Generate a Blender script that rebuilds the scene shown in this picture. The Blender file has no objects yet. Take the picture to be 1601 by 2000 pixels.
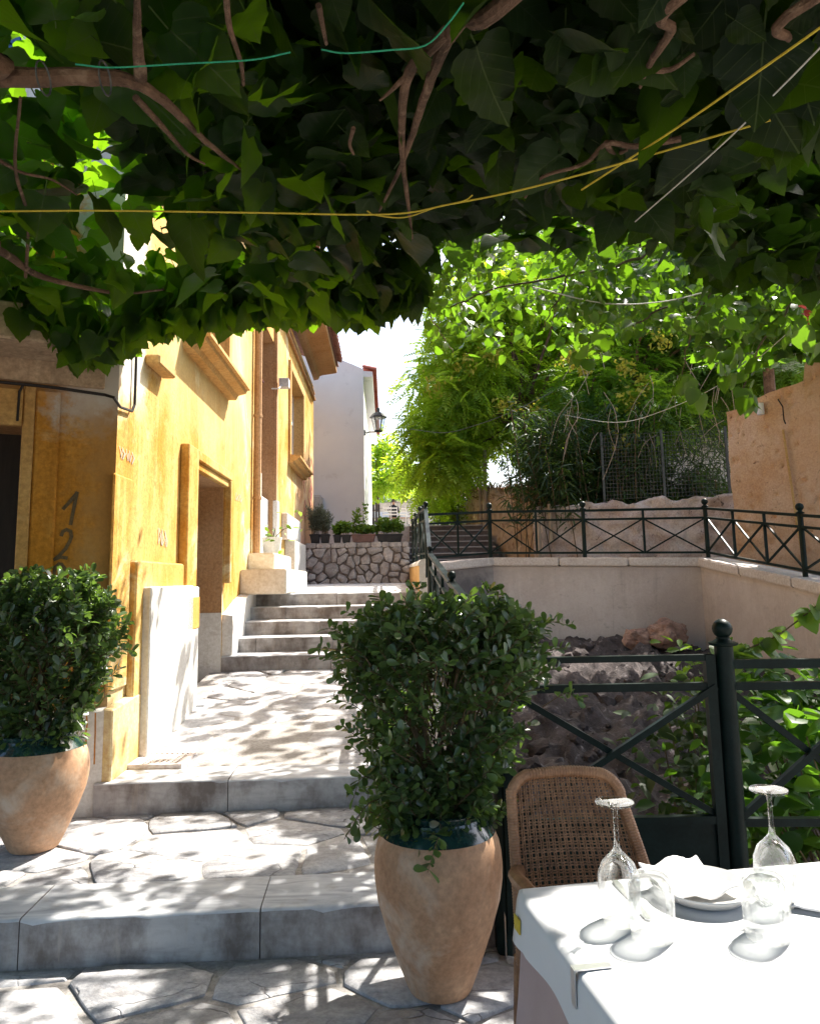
import bpy, bmesh, math, random
import numpy as np
from mathutils import Vector as V, Matrix
R = math.radians
rnd = random.Random(7)
sc = bpy.context.scene
col = sc.collection

# ------------------------------------------------------------------ camera
F, CX, CY = 1460.0, 800.5, 933.0            # focal length and principal point, in photo pixels (1601 x 2000)
PITCH, ROLL = R(7.8), R(1.0)
EYE = V((0, 0, 1.4))
_f = V((0, math.cos(PITCH), math.sin(PITCH)))
_u = V((0, -math.sin(PITCH), math.cos(PITCH)))
_r = V((1, 0, 0))
CR = _r * math.cos(ROLL) - _u * math.sin(ROLL)
CU = _u * math.cos(ROLL) + _r * math.sin(ROLL)
cam_d = bpy.data.cameras.new('camera')
cam = bpy.data.objects.new('camera', cam_d)
col.objects.link(cam)
sc.camera = cam
m = Matrix((CR, CU, -_f)).transposed().to_4x4()
m.translation = EYE
cam.matrix_world = m
cam_d.sensor_fit = 'HORIZONTAL'
cam_d.sensor_width = 36
cam_d.lens = 36 * F / 1601
cam_d.shift_y = (CY - 1000) / 1601
cam_d.clip_start = 0.05
cam_d.clip_end = 3000

# ------------------------------------------------------------------ world, sun, exposure
SUN_AZ, SUN_EL = R(46), R(51)               # azimuth to the right of the view, elevation
SUN = V((math.sin(SUN_AZ) * math.cos(SUN_EL), math.cos(SUN_AZ) * math.cos(SUN_EL), math.sin(SUN_EL)))
w = bpy.data.worlds.new('World')
sc.world = w
w.use_nodes = True
wn = w.node_tree
bg = wn.nodes['Background']
sky = wn.nodes.new('ShaderNodeTexSky')
sky.sky_type = 'NISHITA'
sky.sun_disc = False
sky.sun_elevation = SUN_EL
sky.sun_rotation = SUN_AZ
sky.air_density = 1.0
sky.dust_density = 4.0
sky.ozone_density = 1.0
wn.links.new(sky.outputs[0], bg.inputs[0])
bg.inputs[1].default_value = 0.15
sd = bpy.data.lights.new('sun', 'SUN')
sd.energy = 5.0
sd.angle = R(0.55)
sd.color = (1.0, 0.95, 0.86)
so = bpy.data.objects.new('sun', sd)
col.objects.link(so)
so.rotation_euler = (-SUN).to_track_quat('-Z', 'Y').to_euler()
so.location = (0, 0, 30)
sc.view_settings.view_transform = 'Standard'
sc.view_settings.look = 'None'
sc.view_settings.exposure = 1.4
sc.view_settings.gamma = 1.0
sc.view_settings.use_curve_mapping = False
cy = sc.cycles
cy.max_bounces = 9
cy.diffuse_bounces = 4
cy.glossy_bounces = 4
cy.transmission_bounces = 9
cy.transparent_max_bounces = 12
cy.caustics_reflective = False
cy.caustics_refractive = False
cy.sample_clamp_indirect = 6
try:
    cy.use_denoising = True
    cy.denoiser = 'OPENIMAGEDENOISE'
except Exception:
    pass

# ------------------------------------------------------------------ pixel to place
def ray(px, py):
    return (_f + CR * ((px - CX) / F) - CU * ((py - CY) / F))
def atY(px, py, y):
    d = ray(px, py)
    return EYE + d * ((y - EYE.y) / d.y)
def atZ(px, py, z):
    d = ray(px, py)
    return EYE + d * ((z - EYE.z) / d.z)
def proj(p):
    d = V(p) - EYE
    k = d.dot(_f)
    if k < 0.05:
        return None
    return (CX + F * d.dot(CR) / k, CY - F * d.dot(CU) / k, k)
def inframe(p, mrg=60):
    q = proj(p)
    return q is not None and -mrg < q[0] < 1601 + mrg and -mrg < q[1] < 2000 + mrg
def lerp(a, b, t):
    return a + (b - a) * t
def interp(x, xs, ys):
    return float(np.interp(x, xs, ys))

# ------------------------------------------------------------------ objects
WL = {}
def tag(o, label=None, cat=None, group=None, kind=None):
    if label: o['label'] = label
    if cat: o['category'] = cat
    if group: o['group'] = group
    if kind: o['kind'] = kind
    return o
def thing(name, label, cat, loc=(0, 0, 0), group=None):
    o = bpy.data.objects.new(name, None)
    o.empty_display_size = 0.1
    col.objects.link(o)
    o.location = V(loc)
    WL[o.name] = V(loc)
    return tag(o, label, cat, group)
def link(name, me, parent=None, loc=None):
    o = bpy.data.objects.new(name, me)
    col.objects.link(o)
    if parent is not None:
        o.parent = parent
        pl = WL.get(parent.name, V((0, 0, 0)))
    else:
        pl = V((0, 0, 0))
    L = V(loc) if loc is not None else pl
    o.location = L - pl
    WL[o.name] = L
    return o

class MB:
    def __init__(s, frame=None):
        s.v, s.f, s.mi, s.fr, s.cur = [], [], [], frame, 0
    def T(s, p):
        if s.fr is None:
            return V(p)
        o, ex, ey = s.fr[:3]
        ez = s.fr[3] if len(s.fr) > 3 else V((0, 0, 1))
        return o + ex * p[0] + ey * p[1] + ez * p[2]
    def add(s, vs, fs):
        b = len(s.v)
        s.v += [s.T(p) for p in vs]
        s.f += [[i + b for i in f] for f in fs]
        s.mi += [s.cur] * len(fs)
        return s
    def box(s, x0, x1, y0, y1, z0, z1):
        return s.add([(x0, y0, z0), (x1, y0, z0), (x1, y1, z0), (x0, y1, z0), (x0, y0, z1), (x1, y0, z1), (x1, y1, z1), (x0, y1, z1)],
                     [(0, 3, 2, 1), (4, 5, 6, 7), (0, 1, 5, 4), (1, 2, 6, 5), (2, 3, 7, 6), (3, 0, 4, 7)])
    def hexa(s, p):          # eight corners: bottom ring, top ring
        return s.add(p, [(0, 3, 2, 1), (4, 5, 6, 7), (0, 1, 5, 4), (1, 2, 6, 5), (2, 3, 7, 6), (3, 0, 4, 7)])
    def quad(s, a, b, c, d):
        return s.add([a, b, c, d], [(0, 1, 2, 3)])
    def prism(s, poly, z0, z1):
        n = len(poly)
        vs = [(x, y, z0) for x, y in poly] + [(x, y, z1) for x, y in poly]
        return s.add(vs, [tuple(range(n - 1, -1, -1)), tuple(range(n, 2 * n))] + [(i, (i + 1) % n, n + (i + 1) % n, n + i) for i in range(n)])
    def bar(s, a, b, w, h=None, up=V((0, 0, 1))):      # square bar between two points
        h = h or w
        a, b = V(a), V(b)
        d = (b - a).normalized()
        x = d.cross(up)
        if x.length < 1e-3: x = d.cross(V((0, 1, 0)))
        x.normalize()
        y = x.cross(d)
        vs = []
        for p in (a, b):
            for sx, sy in ((-1, -1), (1, -1), (1, 1), (-1, 1)):
                vs.append(p + x * (sx * w / 2) + y * (sy * h / 2))
        return s.add(vs, [(0, 1, 2, 3), (7, 6, 5, 4), (0, 4, 5, 1), (1, 5, 6, 2), (2, 6, 7, 3), (3, 7, 4, 0)])
    def tube(s, pts, r, n=8, caps=True):
        pts = [V(p) for p in pts]
        k = len(pts)
        rs = r if hasattr(r, '__len__') else [r] * k
        vs, fs = [], []
        pn = None
        for i, p in enumerate(pts):
            d = (pts[min(i + 1, k - 1)] - pts[max(i - 1, 0)])
            if d.length < 1e-9: d = V((0, 0, 1))
            d.normalize()
            if pn is None:
                pn = d.orthogonal().normalized()
            else:
                pn = (pn - d * pn.dot(d))
                pn = pn.normalized() if pn.length > 1e-6 else d.orthogonal().normalized()
            q = d.cross(pn)
            for j in range(n):
                a = 2 * math.pi * j / n
                vs.append(p + (pn * math.cos(a) + q * math.sin(a)) * rs[i])
        for i in range(k - 1):
            for j in range(n):
                j2 = (j + 1) % n
                fs.append((i * n + j, i * n + j2, (i + 1) * n + j2, (i + 1) * n + j))
        if caps:
            fs.append(tuple(range(n - 1, -1, -1)))
            fs.append(tuple(range((k - 1) * n, k * n)))
        return s.add(vs, fs)
    def lathe(s, prof, n=24, c=(0, 0, 0), close=False, wob=None):
        vs, fs = [], []
        c = V(c)
        k = len(prof)
        for r, z in prof:
            for j in range(n):
                a = 2 * math.pi * j / n
                rr = r * (wob(a, z) if wob else 1)
                vs.append((c.x + rr * math.cos(a), c.y + rr * math.sin(a), c.z + z))
        for i in range(k - 1):
            for j in range(n):
                j2 = (j + 1) % n
                fs.append((i * n + j, i * n + j2, (i + 1) * n + j2, (i + 1) * n + j))
        if close:
            for j in range(n):
                j2 = (j + 1) % n
                fs.append(((k - 1) * n + j, (k - 1) * n + j2, j2, j))
        else:
            if prof[0][0] > 1e-4: fs.append(tuple(range(n - 1, -1, -1)))
            if prof[-1][0] > 1e-4: fs.append(tuple(range((k - 1) * n, k * n)))
        return s.add(vs, fs)
    def ball(s, c, r, n=14, k=9, sq=1.0):
        return s.lathe([(max(1e-5, r * math.sin(math.pi * i / k)), -r * sq * math.cos(math.pi * i / k)) for i in range(k + 1)], n, c)
    def build(s, name, mat, parent=None, smooth=False, bevel=0, seg=1, weld=False, loc=None, ang=35):
        me = bpy.data.meshes.new(name)
        L = V(loc) if loc is not None else (WL.get(parent.name, V((0, 0, 0))) if parent is not None else V((0, 0, 0)))
        me.from_pydata([tuple(p - L) for p in s.v], [], s.f)
        mats = mat if isinstance(mat, (list, tuple)) else [mat]
        for mm in mats: me.materials.append(mm)
        if len(mats) > 1: me.polygons.foreach_set('material_index', s.mi)
        bm = bmesh.new()
        bm.from_mesh(me)
        if weld: bmesh.ops.remove_doubles(bm, verts=bm.verts, dist=1e-5)
        bmesh.ops.recalc_face_normals(bm, faces=bm.faces)
        if bevel:
            es = [e for e in bm.edges if len(e.link_faces) == 2 and e.calc_face_angle(0) > R(30)]
            bmesh.ops.bevel(bm, geom=es, offset=bevel, segments=seg, affect='EDGES', clamp_overlap=True)
        bm.to_mesh(me)
        bm.free()
        if smooth:
            me.polygons.foreach_set('use_smooth', [True] * len(me.polygons))
            if ang < 180: me.set_sharp_from_angle(angle=R(ang))
        return link(name, me, parent, L)

def copy_tree(o, parent=None, loc=None, rotz=None):
    c = o.copy()
    col.objects.link(c)
    c.parent = parent
    if loc is not None: c.location = loc
    if rotz is not None: c.rotation_euler = (0, 0, rotz)
    for ch in o.children:
        copy_tree(ch, c)
    return c

# ------------------------------------------------------------------ materials
def newmat(name):
    m = bpy.data.materials.new(name)
    m.use_nodes = True
    nt = m.node_tree
    nt.nodes.clear()
    out = nt.nodes.new('ShaderNodeOutputMaterial')
    return m, nt, out
def nd(nt, t, ins=None, **props):
    n = nt.nodes.new(t)
    for k, v in props.items(): setattr(n, k, v)
    for k, v in (ins or {}).items():
        sk = n.inputs[k]
        if isinstance(v, bpy.types.NodeSocket): nt.links.new(v, sk)
        else:
            if hasattr(sk.default_value, '__len__') and not hasattr(v, '__len__'): v = (v, v, v)
            if sk.type == 'RGBA' and len(v) == 3: v = (*v, 1)
            sk.default_value = v
    return n
def pos(nt, scale=(1, 1, 1)):
    g = nd(nt, 'ShaderNodeNewGeometry')
    if scale == (1, 1, 1): return g.outputs['Position']
    return nd(nt, 'ShaderNodeMapping', {'Vector': g.outputs['Position'], 'Scale': scale}).outputs[0]
def noise(nt, vec, scale, detail=4, rough=0.55, dist=0.0):
    return nd(nt, 'ShaderNodeTexNoise', {'Vector': vec, 'Scale': scale, 'Detail': detail, 'Roughness': rough, 'Distortion': dist}).outputs[0]
def ramp(nt, fac, stops, interp='LINEAR'):
    n = nd(nt, 'ShaderNodeValToRGB', {'Fac': fac})
    n.color_ramp.interpolation = interp
    e = n.color_ramp.elements
    while len(e) < len(stops): e.new(0.5)
    for el, (p, c) in zip(e, stops):
        el.position = p
        if not hasattr(c, '__len__'): c = (c, c, c)
        el.color = (*c, 1)
    return n.outputs[0]
def mixc(nt, f, a, b, mode='MIX'):
    n = nd(nt, 'ShaderNodeMix', data_type='RGBA', blend_type=mode)
    for sk, v in ((n.inputs[0], f), (n.inputs[6], a), (n.inputs[7], b)):
        if isinstance(v, bpy.types.NodeSocket): nt.links.new(v, sk)
        else:
            if sk.type == 'RGBA' and len(v) == 3: v = (*v, 1)
            sk.default_value = v
    return n.outputs[2]
def math_(nt, op, a, b=0.0, c=None, clamp=False):
    n = nd(nt, 'ShaderNodeMath', operation=op)
    n.use_clamp = clamp
    for i, v in enumerate((a, b) if c is None else (a, b, c)):
        if isinstance(v, bpy.types.NodeSocket): nt.links.new(v, n.inputs[i])
        else: n.inputs[i].default_value = v
    return n.outputs[0]
def finish(nt, out, colr, rough=0.7, bump=None, bstr=0.3, bdist=0.01, spec=0.4, metal=0.0, coat=0.0):
    ins = {'Base Color': colr, 'Roughness': rough, 'Specular IOR Level': spec, 'Metallic': metal, 'Coat Weight': coat}
    if bump is not None:
        ins['Normal'] = nd(nt, 'ShaderNodeBump', {'Height': bump, 'Strength': bstr, 'Distance': bdist}).outputs[0]
    p = nd(nt, 'ShaderNodeBsdfPrincipled', ins)
    nt.links.new(p.outputs[0], out.inputs[0])
    return p
def surf(name, c1, c2, scale=3.0, rough=0.75, bscale=40.0, bstr=0.3, bdist=0.006, spots=None, sscale=9.0, spos=(0.56, 0.68), rand=0.0, spec=0.35, stretch=(1, 1, 1), metal=0.0, coat=0.0, detail=6, fine=0.25):
    """Two-tone stone / plaster / paint with stains, fine grain and per-piece variation."""
    m, nt, out = newmat(name)
    p = pos(nt, stretch)
    n1 = noise(nt, p, scale, detail, 0.6)
    c = ramp(nt, n1, [(0.32, c1), (0.68, c2)])
    n3 = noise(nt, p, bscale, 5, 0.65)
    c = mixc(nt, min(1.0, fine * 2), c, ramp(nt, n3, [(0.3, 0.25), (0.7, 0.75)]), 'OVERLAY')
    if spots is not None:
        n2 = noise(nt, p, sscale, 5, 0.62, 0.6)
        c = mixc(nt, ramp(nt, n2, [(spos[0], 0.0), (spos[1], 1.0)]), c, spots)
    if rand:
        oi = nd(nt, 'ShaderNodeObjectInfo')
        v = math_(nt, 'MULTIPLY_ADD', oi.outputs['Random'], 2 * rand, 1 - rand)
        hs = nd(nt, 'ShaderNodeHueSaturation', {'Color': c, 'Value': v, 'Saturation': math_(nt, 'MULTIPLY_ADD', oi.outputs['Random'], -rand, 1 + rand / 2)})
        c = hs.outputs[0]
    h = math_(nt, 'ADD', math_(nt, 'MULTIPLY', n3, 0.6), n1)
    finish(nt, out, c, rough, h, bstr, bdist, spec, metal, coat)
    return m
def leafmat(name, dark, light, trans, tmix=0.45, rough=0.42, veins=False, veincol=(0.30, 0.36, 0.12), spec=0.45):
    m, nt, out = newmat(name)
    a = nd(nt, 'ShaderNodeAttribute', attribute_name='rnd').outputs['Fac']
    oi = nd(nt, 'ShaderNodeObjectInfo').outputs['Random']
    r = math_(nt, 'FRACT', math_(nt, 'ADD', a, math_(nt, 'MULTIPLY', oi, 0.999)))
    c = ramp(nt, r, [(0.0, dark), (0.75, light), (1.0, [min(1, x * 1.25) for x in light])])
    t = mixc(nt, r, [x * 0.85 for x in trans], [min(1, x * 1.1) for x in trans])
    nz = noise(nt, pos(nt), 22, 3, 0.5)
    c = mixc(nt, 0.25, c, ramp(nt, nz, [(0.3, 0.3), (0.7, 0.7)]), 'OVERLAY')
    bump = None
    if veins:
        uv = nd(nt, 'ShaderNodeUVMap', uv_map='uv').outputs[0]
        sp = nd(nt, 'ShaderNodeSeparateXYZ', {0: uv})
        ax = math_(nt, 'ABSOLUTE', sp.outputs[0])
        mid = math_(nt, 'LESS_THAN', ax, 0.009)
        fr = math_(nt, 'FRACT', math_(nt, 'MULTIPLY', math_(nt, 'SUBTRACT', sp.outputs[1], math_(nt, 'MULTIPLY', ax, 0.85)), 5.5))
        sv = math_(nt, 'LESS_THAN', math_(nt, 'ABSOLUTE', math_(nt, 'SUBTRACT', fr, 0.5)), 0.028)
        vv = math_(nt, 'MAXIMUM', mid, math_(nt, 'MULTIPLY', sv, 0.75))
        c = mixc(nt, vv, c, veincol)
        t = mixc(nt, math_(nt, 'MULTIPLY', vv, 0.6), t, [x * 0.55 for x in trans])
        w2 = math_(nt, 'ABSOLUTE', math_(nt, 'SUBTRACT', fr, 0.5))
        bump = math_(nt, 'SUBTRACT', math_(nt, 'MULTIPLY', w2, 0.5), math_(nt, 'MULTIPLY', vv, 0.6))
    ins = {'Base Color': c, 'Roughness': rough, 'Specular IOR Level': spec}
    if bump is not None:
        ins['Normal'] = nd(nt, 'ShaderNodeBump', {'Height': bump, 'Strength': 0.5, 'Distance': 0.004}).outputs[0]
    p = nd(nt, 'ShaderNodeBsdfPrincipled', ins)
    tr = nd(nt, 'ShaderNodeBsdfTranslucent', {'Color': t})
    mx = nd(nt, 'ShaderNodeMixShader', {0: tmix, 1: p.outputs[0], 2: tr.outputs[0]})
    nt.links.new(mx.outputs[0], out.inputs[0])
    return m

MT = {}
def flagmat():
    m, nt, out = newmat('flagstone')
    p = pos(nt)
    oi = nd(nt, 'ShaderNodeObjectInfo').outputs['Random']
    off = nd(nt, 'ShaderNodeCombineXYZ', {0: math_(nt, 'MULTIPLY', oi, 37.0), 1: math_(nt, 'MULTIPLY', oi, 11.0)}).outputs[0]
    q = nd(nt, 'ShaderNodeVectorMath', {0: p, 1: off}, operation='ADD').outputs[0]
    st = nd(nt, 'ShaderNodeMapping', {'Vector': q, 'Scale': (1.0, 2.6, 1.0), 'Rotation': (0, 0, 0.4)}).outputs[0]
    n1 = noise(nt, st, 2.6, 8, 0.66, 1.4)
    n2 = noise(nt, q, 9, 7, 0.7, 0.6)
    n3 = noise(nt, q, 45, 5, 0.7)
    c = ramp(nt, n1, [(0.28, (0.25, 0.25, 0.268)), (0.5, (0.40, 0.395, 0.405)), (0.72, (0.54, 0.53, 0.53))])
    c = mixc(nt, ramp(nt, n2, [(0.52, 0.0), (0.70, 0.6)]), c, (0.24, 0.215, 0.20))
    c = mixc(nt, 0.6, c, ramp(nt, n3, [(0.3, 0.28), (0.7, 0.72)]), 'OVERLAY')
    # fracture lines of the layered stone
    vc = nd(nt, 'ShaderNodeTexVoronoi', {'Vector': nd(nt, 'ShaderNodeVectorMath', {0: st, 1: nd(nt, 'ShaderNodeVectorMath', {0: nd(nt, 'ShaderNodeTexNoise', {'Vector': q, 'Scale': 3.0, 'Detail': 5.0}).outputs[1], 1: (0.3, 0.3, 0.3)}, operation='MULTIPLY').outputs[0]}, operation='ADD').outputs[0], 'Scale': 2.4}, feature='DISTANCE_TO_EDGE').outputs[0]
    cr_ = math_(nt, 'MULTIPLY', ramp(nt, vc, [(0.0, 1.0), (0.014, 0.0)]), ramp(nt, noise(nt, q, 2.2, 3, 0.5), [(0.50, 0.0), (0.60, 1.0)]))
    c = mixc(nt, math_(nt, 'MULTIPLY', cr_, 0.75), c, (0.07, 0.055, 0.05))
    c = nd(nt, 'ShaderNodeHueSaturation', {'Color': c, 'Value': math_(nt, 'MULTIPLY_ADD', oi, 0.30, 0.85)}).outputs[0]
    h = math_(nt, 'SUBTRACT', math_(nt, 'ADD', math_(nt, 'MULTIPLY', n3, 0.25), math_(nt, 'ADD', n1, math_(nt, 'MULTIPLY', n2, 0.6))), math_(nt, 'MULTIPLY', cr_, 0.7))
    finish(nt, out, c, 0.62, h, 0.6, 0.014, 0.35)
    return m
MT['flag'] = flagmat()
MT['mortar'] = surf('mortar', (0.25, 0.23, 0.215), (0.39, 0.37, 0.35), 6, 0.95, 60, 0.6, 0.008)
MT['terracotta'] = surf('terracotta', (0.38, 0.20, 0.105), (0.51, 0.315, 0.19), 5, 0.7, 50, 0.15, 0.003, spots=(0.58, 0.45, 0.34), sscale=4.5, spos=(0.52, 0.72), fine=0.22)
MT['glaze'] = surf('green_glaze', (0.006, 0.022, 0.022), (0.012, 0.045, 0.042), 6, 0.16, 30, 0.05, 0.002, spec=0.6, coat=0.5)
MT['soil'] = surf('soil', (0.02, 0.014, 0.010), (0.05, 0.035, 0.025), 20, 1.0, 90, 0.8, 0.01)
MT['iron'] = surf('green_black_iron_paint', (0.004, 0.0105, 0.0095), (0.008, 0.0195, 0.0175), 9, 0.42, 70, 0.12, 0.0015, spots=(0.02, 0.03, 0.03), sscale=30, spos=(0.66, 0.75), spec=0.15)
MT['iron_near'] = MT['iron']
MT['bark'] = surf('bark', (0.06, 0.035, 0.023), (0.21, 0.125, 0.08), 9, 0.9, 60, 1.0, 0.014, spots=(0.28, 0.19, 0.13), sscale=14, spos=(0.58, 0.7))
MT['twig'] = surf('twig', (0.08, 0.055, 0.03), (0.17, 0.12, 0.065), 15, 0.8, 60, 0.4, 0.004)
MT['wood_dark'] = surf('dark_wood', (0.012, 0.009, 0.008), (0.03, 0.022, 0.018), 4, 0.6, 50, 0.3, 0.003, stretch=(6, 6, 0.6))
MT['door_red'] = surf('dark_red_paint', (0.055, 0.010, 0.012), (0.09, 0.018, 0.018), 5, 0.5, 50, 0.2, 0.003)
MT['white_stucco'] = surf('white_stucco', (0.68, 0.69, 0.71), (0.76, 0.77, 0.78), 1.2, 0.9, 60, 0.25, 0.004, spots=(0.52, 0.52, 0.53), sscale=2.0, spos=(0.6, 0.8), fine=0.08)
MT['pale_stone'] = surf('pale_marble_block', (0.58, 0.53, 0.44), (0.72, 0.68, 0.60), 3, 0.6, 30, 0.2, 0.004, spots=(0.42, 0.34, 0.24), sscale=3.5, spos=(0.62, 0.78))
MT['wicker'] = surf('wicker', (0.16, 0.078, 0.037), (0.30, 0.16, 0.083), 25, 0.5, 120, 0.35, 0.002, spec=0.4)
MT['wicker_frame'] = surf('cane', (0.20, 0.095, 0.045), (0.33, 0.175, 0.09), 12, 0.45, 90, 0.25, 0.002, spec=0.45)
MT['cloth'] = surf('white_cloth', (0.66, 0.66, 0.67), (0.72, 0.72, 0.73), 3, 0.9, 400, 0.08, 0.001, fine=0.03)
MT['undercloth'] = surf('taupe_cloth', (0.42, 0.31, 0.30), (0.50, 0.38, 0.36), 3, 0.95, 400, 0.1, 0.001, fine=0.05)
MT['porcelain'] = surf('stoneware', (0.56, 0.55, 0.53), (0.64, 0.63, 0.61), 8, 0.35, 80, 0.06, 0.001, spots=(0.45, 0.43, 0.40), sscale=60, spos=(0.68, 0.74), fine=0.06)
MT['steel'] = surf('steel', (0.60, 0.60, 0.61), (0.66, 0.66, 0.67), 8, 0.32, 60, 0.03, 0.001, metal=1.0, fine=0.0)
MT['plastic_black'] = surf('black_plastic', (0.015, 0.015, 0.017), (0.03, 0.03, 0.032), 10, 0.5, 60, 0.1, 0.002)
MT['plastic_brown'] = surf('brown_plastic', (0.16, 0.085, 0.07), (0.22, 0.12, 0.10), 10, 0.5, 60, 0.1, 0.002)
MT['rooftile'] = surf('roof_tile', (0.20, 0.085, 0.06), (0.34, 0.16, 0.11), 8, 0.85, 50, 0.35, 0.004, rand=0.2)
MT['tile_red'] = surf('red_roof_tile', (0.30, 0.075, 0.05), (0.40, 0.13, 0.09), 8, 0.8, 50, 0.3, 0.004, rand=0.15)
MT['coping'] = surf('coping_stone', (0.56, 0.49, 0.46), (0.68, 0.61, 0.57), 2.5, 0.7, 40, 0.2, 0.004, spots=(0.42, 0.36, 0.33), sscale=5, spos=(0.62, 0.8), rand=0.06)
MT['rock'] = surf('red_brown_rock', (0.22, 0.12, 0.09), (0.42, 0.27, 0.21), 5, 0.9, 25, 0.8, 0.02, spots=(0.13, 0.09, 0.08), sscale=8, spos=(0.55, 0.7))
MT['rubble'] = surf('pit_earth', (0.028, 0.022, 0.022), (0.095, 0.075, 0.072), 4.5, 0.95, 22, 1.0, 0.03, spots=(0.23, 0.20, 0.20), sscale=11, spos=(0.60, 0.72))
MT['stone'] = surf('rubble_stone', (0.30, 0.265, 0.24), (0.56, 0.51, 0.46), 6, 0.9, 30, 0.7, 0.012, spots=(0.36, 0.25, 0.18), sscale=5, spos=(0.58, 0.75), rand=0.2)
MT['stone_mortar'] = surf('dark_mortar', (0.13, 0.105, 0.09), (0.24, 0.20, 0.17), 8, 1.0, 50, 0.7, 0.01)
MT['earth_wall'] = surf('dry_earth_wall', (0.42, 0.28, 0.17), (0.60, 0.45, 0.31), 4, 0.95, 14, 1.0, 0.04, spots=(0.28, 0.15, 0.08), sscale=6, spos=(0.56, 0.68), stretch=(1, 1, 0.6))
MT['ground'] = surf('ground_earth', (0.16, 0.13, 0.10), (0.26, 0.22, 0.17), 1.5, 1.0, 20, 0.5, 0.02)
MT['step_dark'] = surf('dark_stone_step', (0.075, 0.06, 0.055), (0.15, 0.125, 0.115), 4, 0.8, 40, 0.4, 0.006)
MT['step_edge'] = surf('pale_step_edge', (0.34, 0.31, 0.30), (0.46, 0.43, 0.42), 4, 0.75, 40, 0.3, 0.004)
MT['chair_paint'] = surf('cream_chair_paint', (0.52, 0.47, 0.40), (0.60, 0.55, 0.48), 5, 0.6, 40, 0.1, 0.002)
MT['skin'] = surf('skin', (0.30, 0.15, 0.09), (0.36, 0.19, 0.12), 8, 0.6, 60, 0.1, 0.001, fine=0.05)
MT['shirt'] = surf('black_shirt', (0.012, 0.012, 0.014), (0.025, 0.025, 0.028), 8, 0.9, 60, 0.2, 0.003)
MT['hair'] = surf('dark_hair', (0.02, 0.012, 0.008), (0.04, 0.025, 0.016), 20, 0.6, 90, 0.4, 0.003)
MT['cable'] = surf('black_cable', (0.012, 0.010, 0.010), (0.025, 0.02, 0.02), 10, 0.6, 60, 0.1, 0.001)
MT['rope_yellow'] = surf('yellow_rope', (0.50, 0.38, 0.03), (0.62, 0.50, 0.06), 40, 0.7, 200, 0.3, 0.001)
MT['string_green'] = surf('green_string', (0.02, 0.30, 0.16), (0.04, 0.40, 0.22), 40, 0.6, 200, 0.2, 0.001)
MT['wire_white'] = surf('white_wire', (0.50, 0.50, 0.44), (0.62, 0.62, 0.56), 40, 0.6, 200, 0.2, 0.001)
MT['galv'] = surf('galvanised_wire', (0.08, 0.085, 0.08), (0.13, 0.135, 0.13), 20, 0.5, 100, 0.1, 0.001, metal=0.4)
MT['pole'] = surf('weathered_pole', (0.30, 0.22, 0.15), (0.46, 0.36, 0.26), 6, 0.85, 50, 0.4, 0.004, stretch=(4, 4, 0.7))
MT['paint_dark'] = surf('dark_spray_paint', (0.10, 0.075, 0.045), (0.17, 0.115, 0.05), 10, 0.9, 80, 0.05, 0.001)
MT['paint_grey'] = surf('faded_grey_paint', (0.36, 0.30, 0.26), (0.50, 0.42, 0.33), 10, 0.9, 80, 0.05, 0.001)
MT['paint_red'] = surf('red_spray_paint', (0.38, 0.06, 0.06), (0.50, 0.16, 0.14), 10, 0.9, 80, 0.05, 0.001)
MT['drip'] = surf('ochre_drip', (0.36, 0.15, 0.03), (0.48, 0.22, 0.05), 10, 0.8, 80, 0.05, 0.001)
MT['blue_paint'] = surf('blue_shutter_paint', (0.035, 0.09, 0.24), (0.05, 0.13, 0.32), 6, 0.6, 60, 0.15, 0.002)
MT['awning'] = surf('tan_awning', (0.34, 0.24, 0.15), (0.42, 0.31, 0.20), 3, 0.9, 60, 0.1, 0.002)
MT['tag_yellow'] = surf('yellow_tag', (0.55, 0.40, 0.03), (0.62, 0.47, 0.06), 20, 0.8, 90, 0.1, 0.001)
MT['dry_grass'] = leafmat('dry_grass', (0.26, 0.14, 0.06), (0.40, 0.26, 0.13), (0.4, 0.25, 0.1), 0.25, 0.8)

def glassmat():
    m, nt, out = newmat('clear_glass')
    p = nd(nt, 'ShaderNodeBsdfGlass', {'Color': (1.0, 1.0, 1.0), 'Roughness': 0.0, 'IOR': 1.45})
    t = nd(nt, 'ShaderNodeBsdfTransparent', {'Color': (0.975, 0.985, 0.985)})
    # thin drinking glass: mostly clear, reflecting at grazing angles
    lw = nd(nt, 'ShaderNodeLayerWeight', {'Blend': 0.28})
    mx = nd(nt, 'ShaderNodeMixShader', {0: math_(nt, 'MULTIPLY_ADD', lw.outputs['Facing'], 0.9, 0.07, clamp=True), 1: t.outputs[0], 2: p.outputs[0]})
    nt.links.new(mx.outputs[0], out.inputs[0])
    return m
MT['glass'] = glassmat()
def paneglass():
    m, nt, out = newmat('window_glass')
    finish(nt, out, (0.02, 0.025, 0.03), 0.06, spec=0.6)
    return m
MT['pane'] = paneglass()
def lampglass():
    m, nt, out = newmat('lantern_glass')
    g = nd(nt, 'ShaderNodeBsdfPrincipled', {'Base Color': (0.75, 0.77, 0.78), 'Roughness': 0.25, 'Specular IOR Level': 0.5})
    t = nd(nt, 'ShaderNodeBsdfTransparent', {'Color': (0.9, 0.92, 0.93)})
    mx = nd(nt, 'ShaderNodeMixShader', {0: 0.3, 1: t.outputs[0], 2: g.outputs[0]})
    nt.links.new(mx.outputs[0], out.inputs[0])
    return m
MT['lampglass'] = lampglass()

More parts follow.
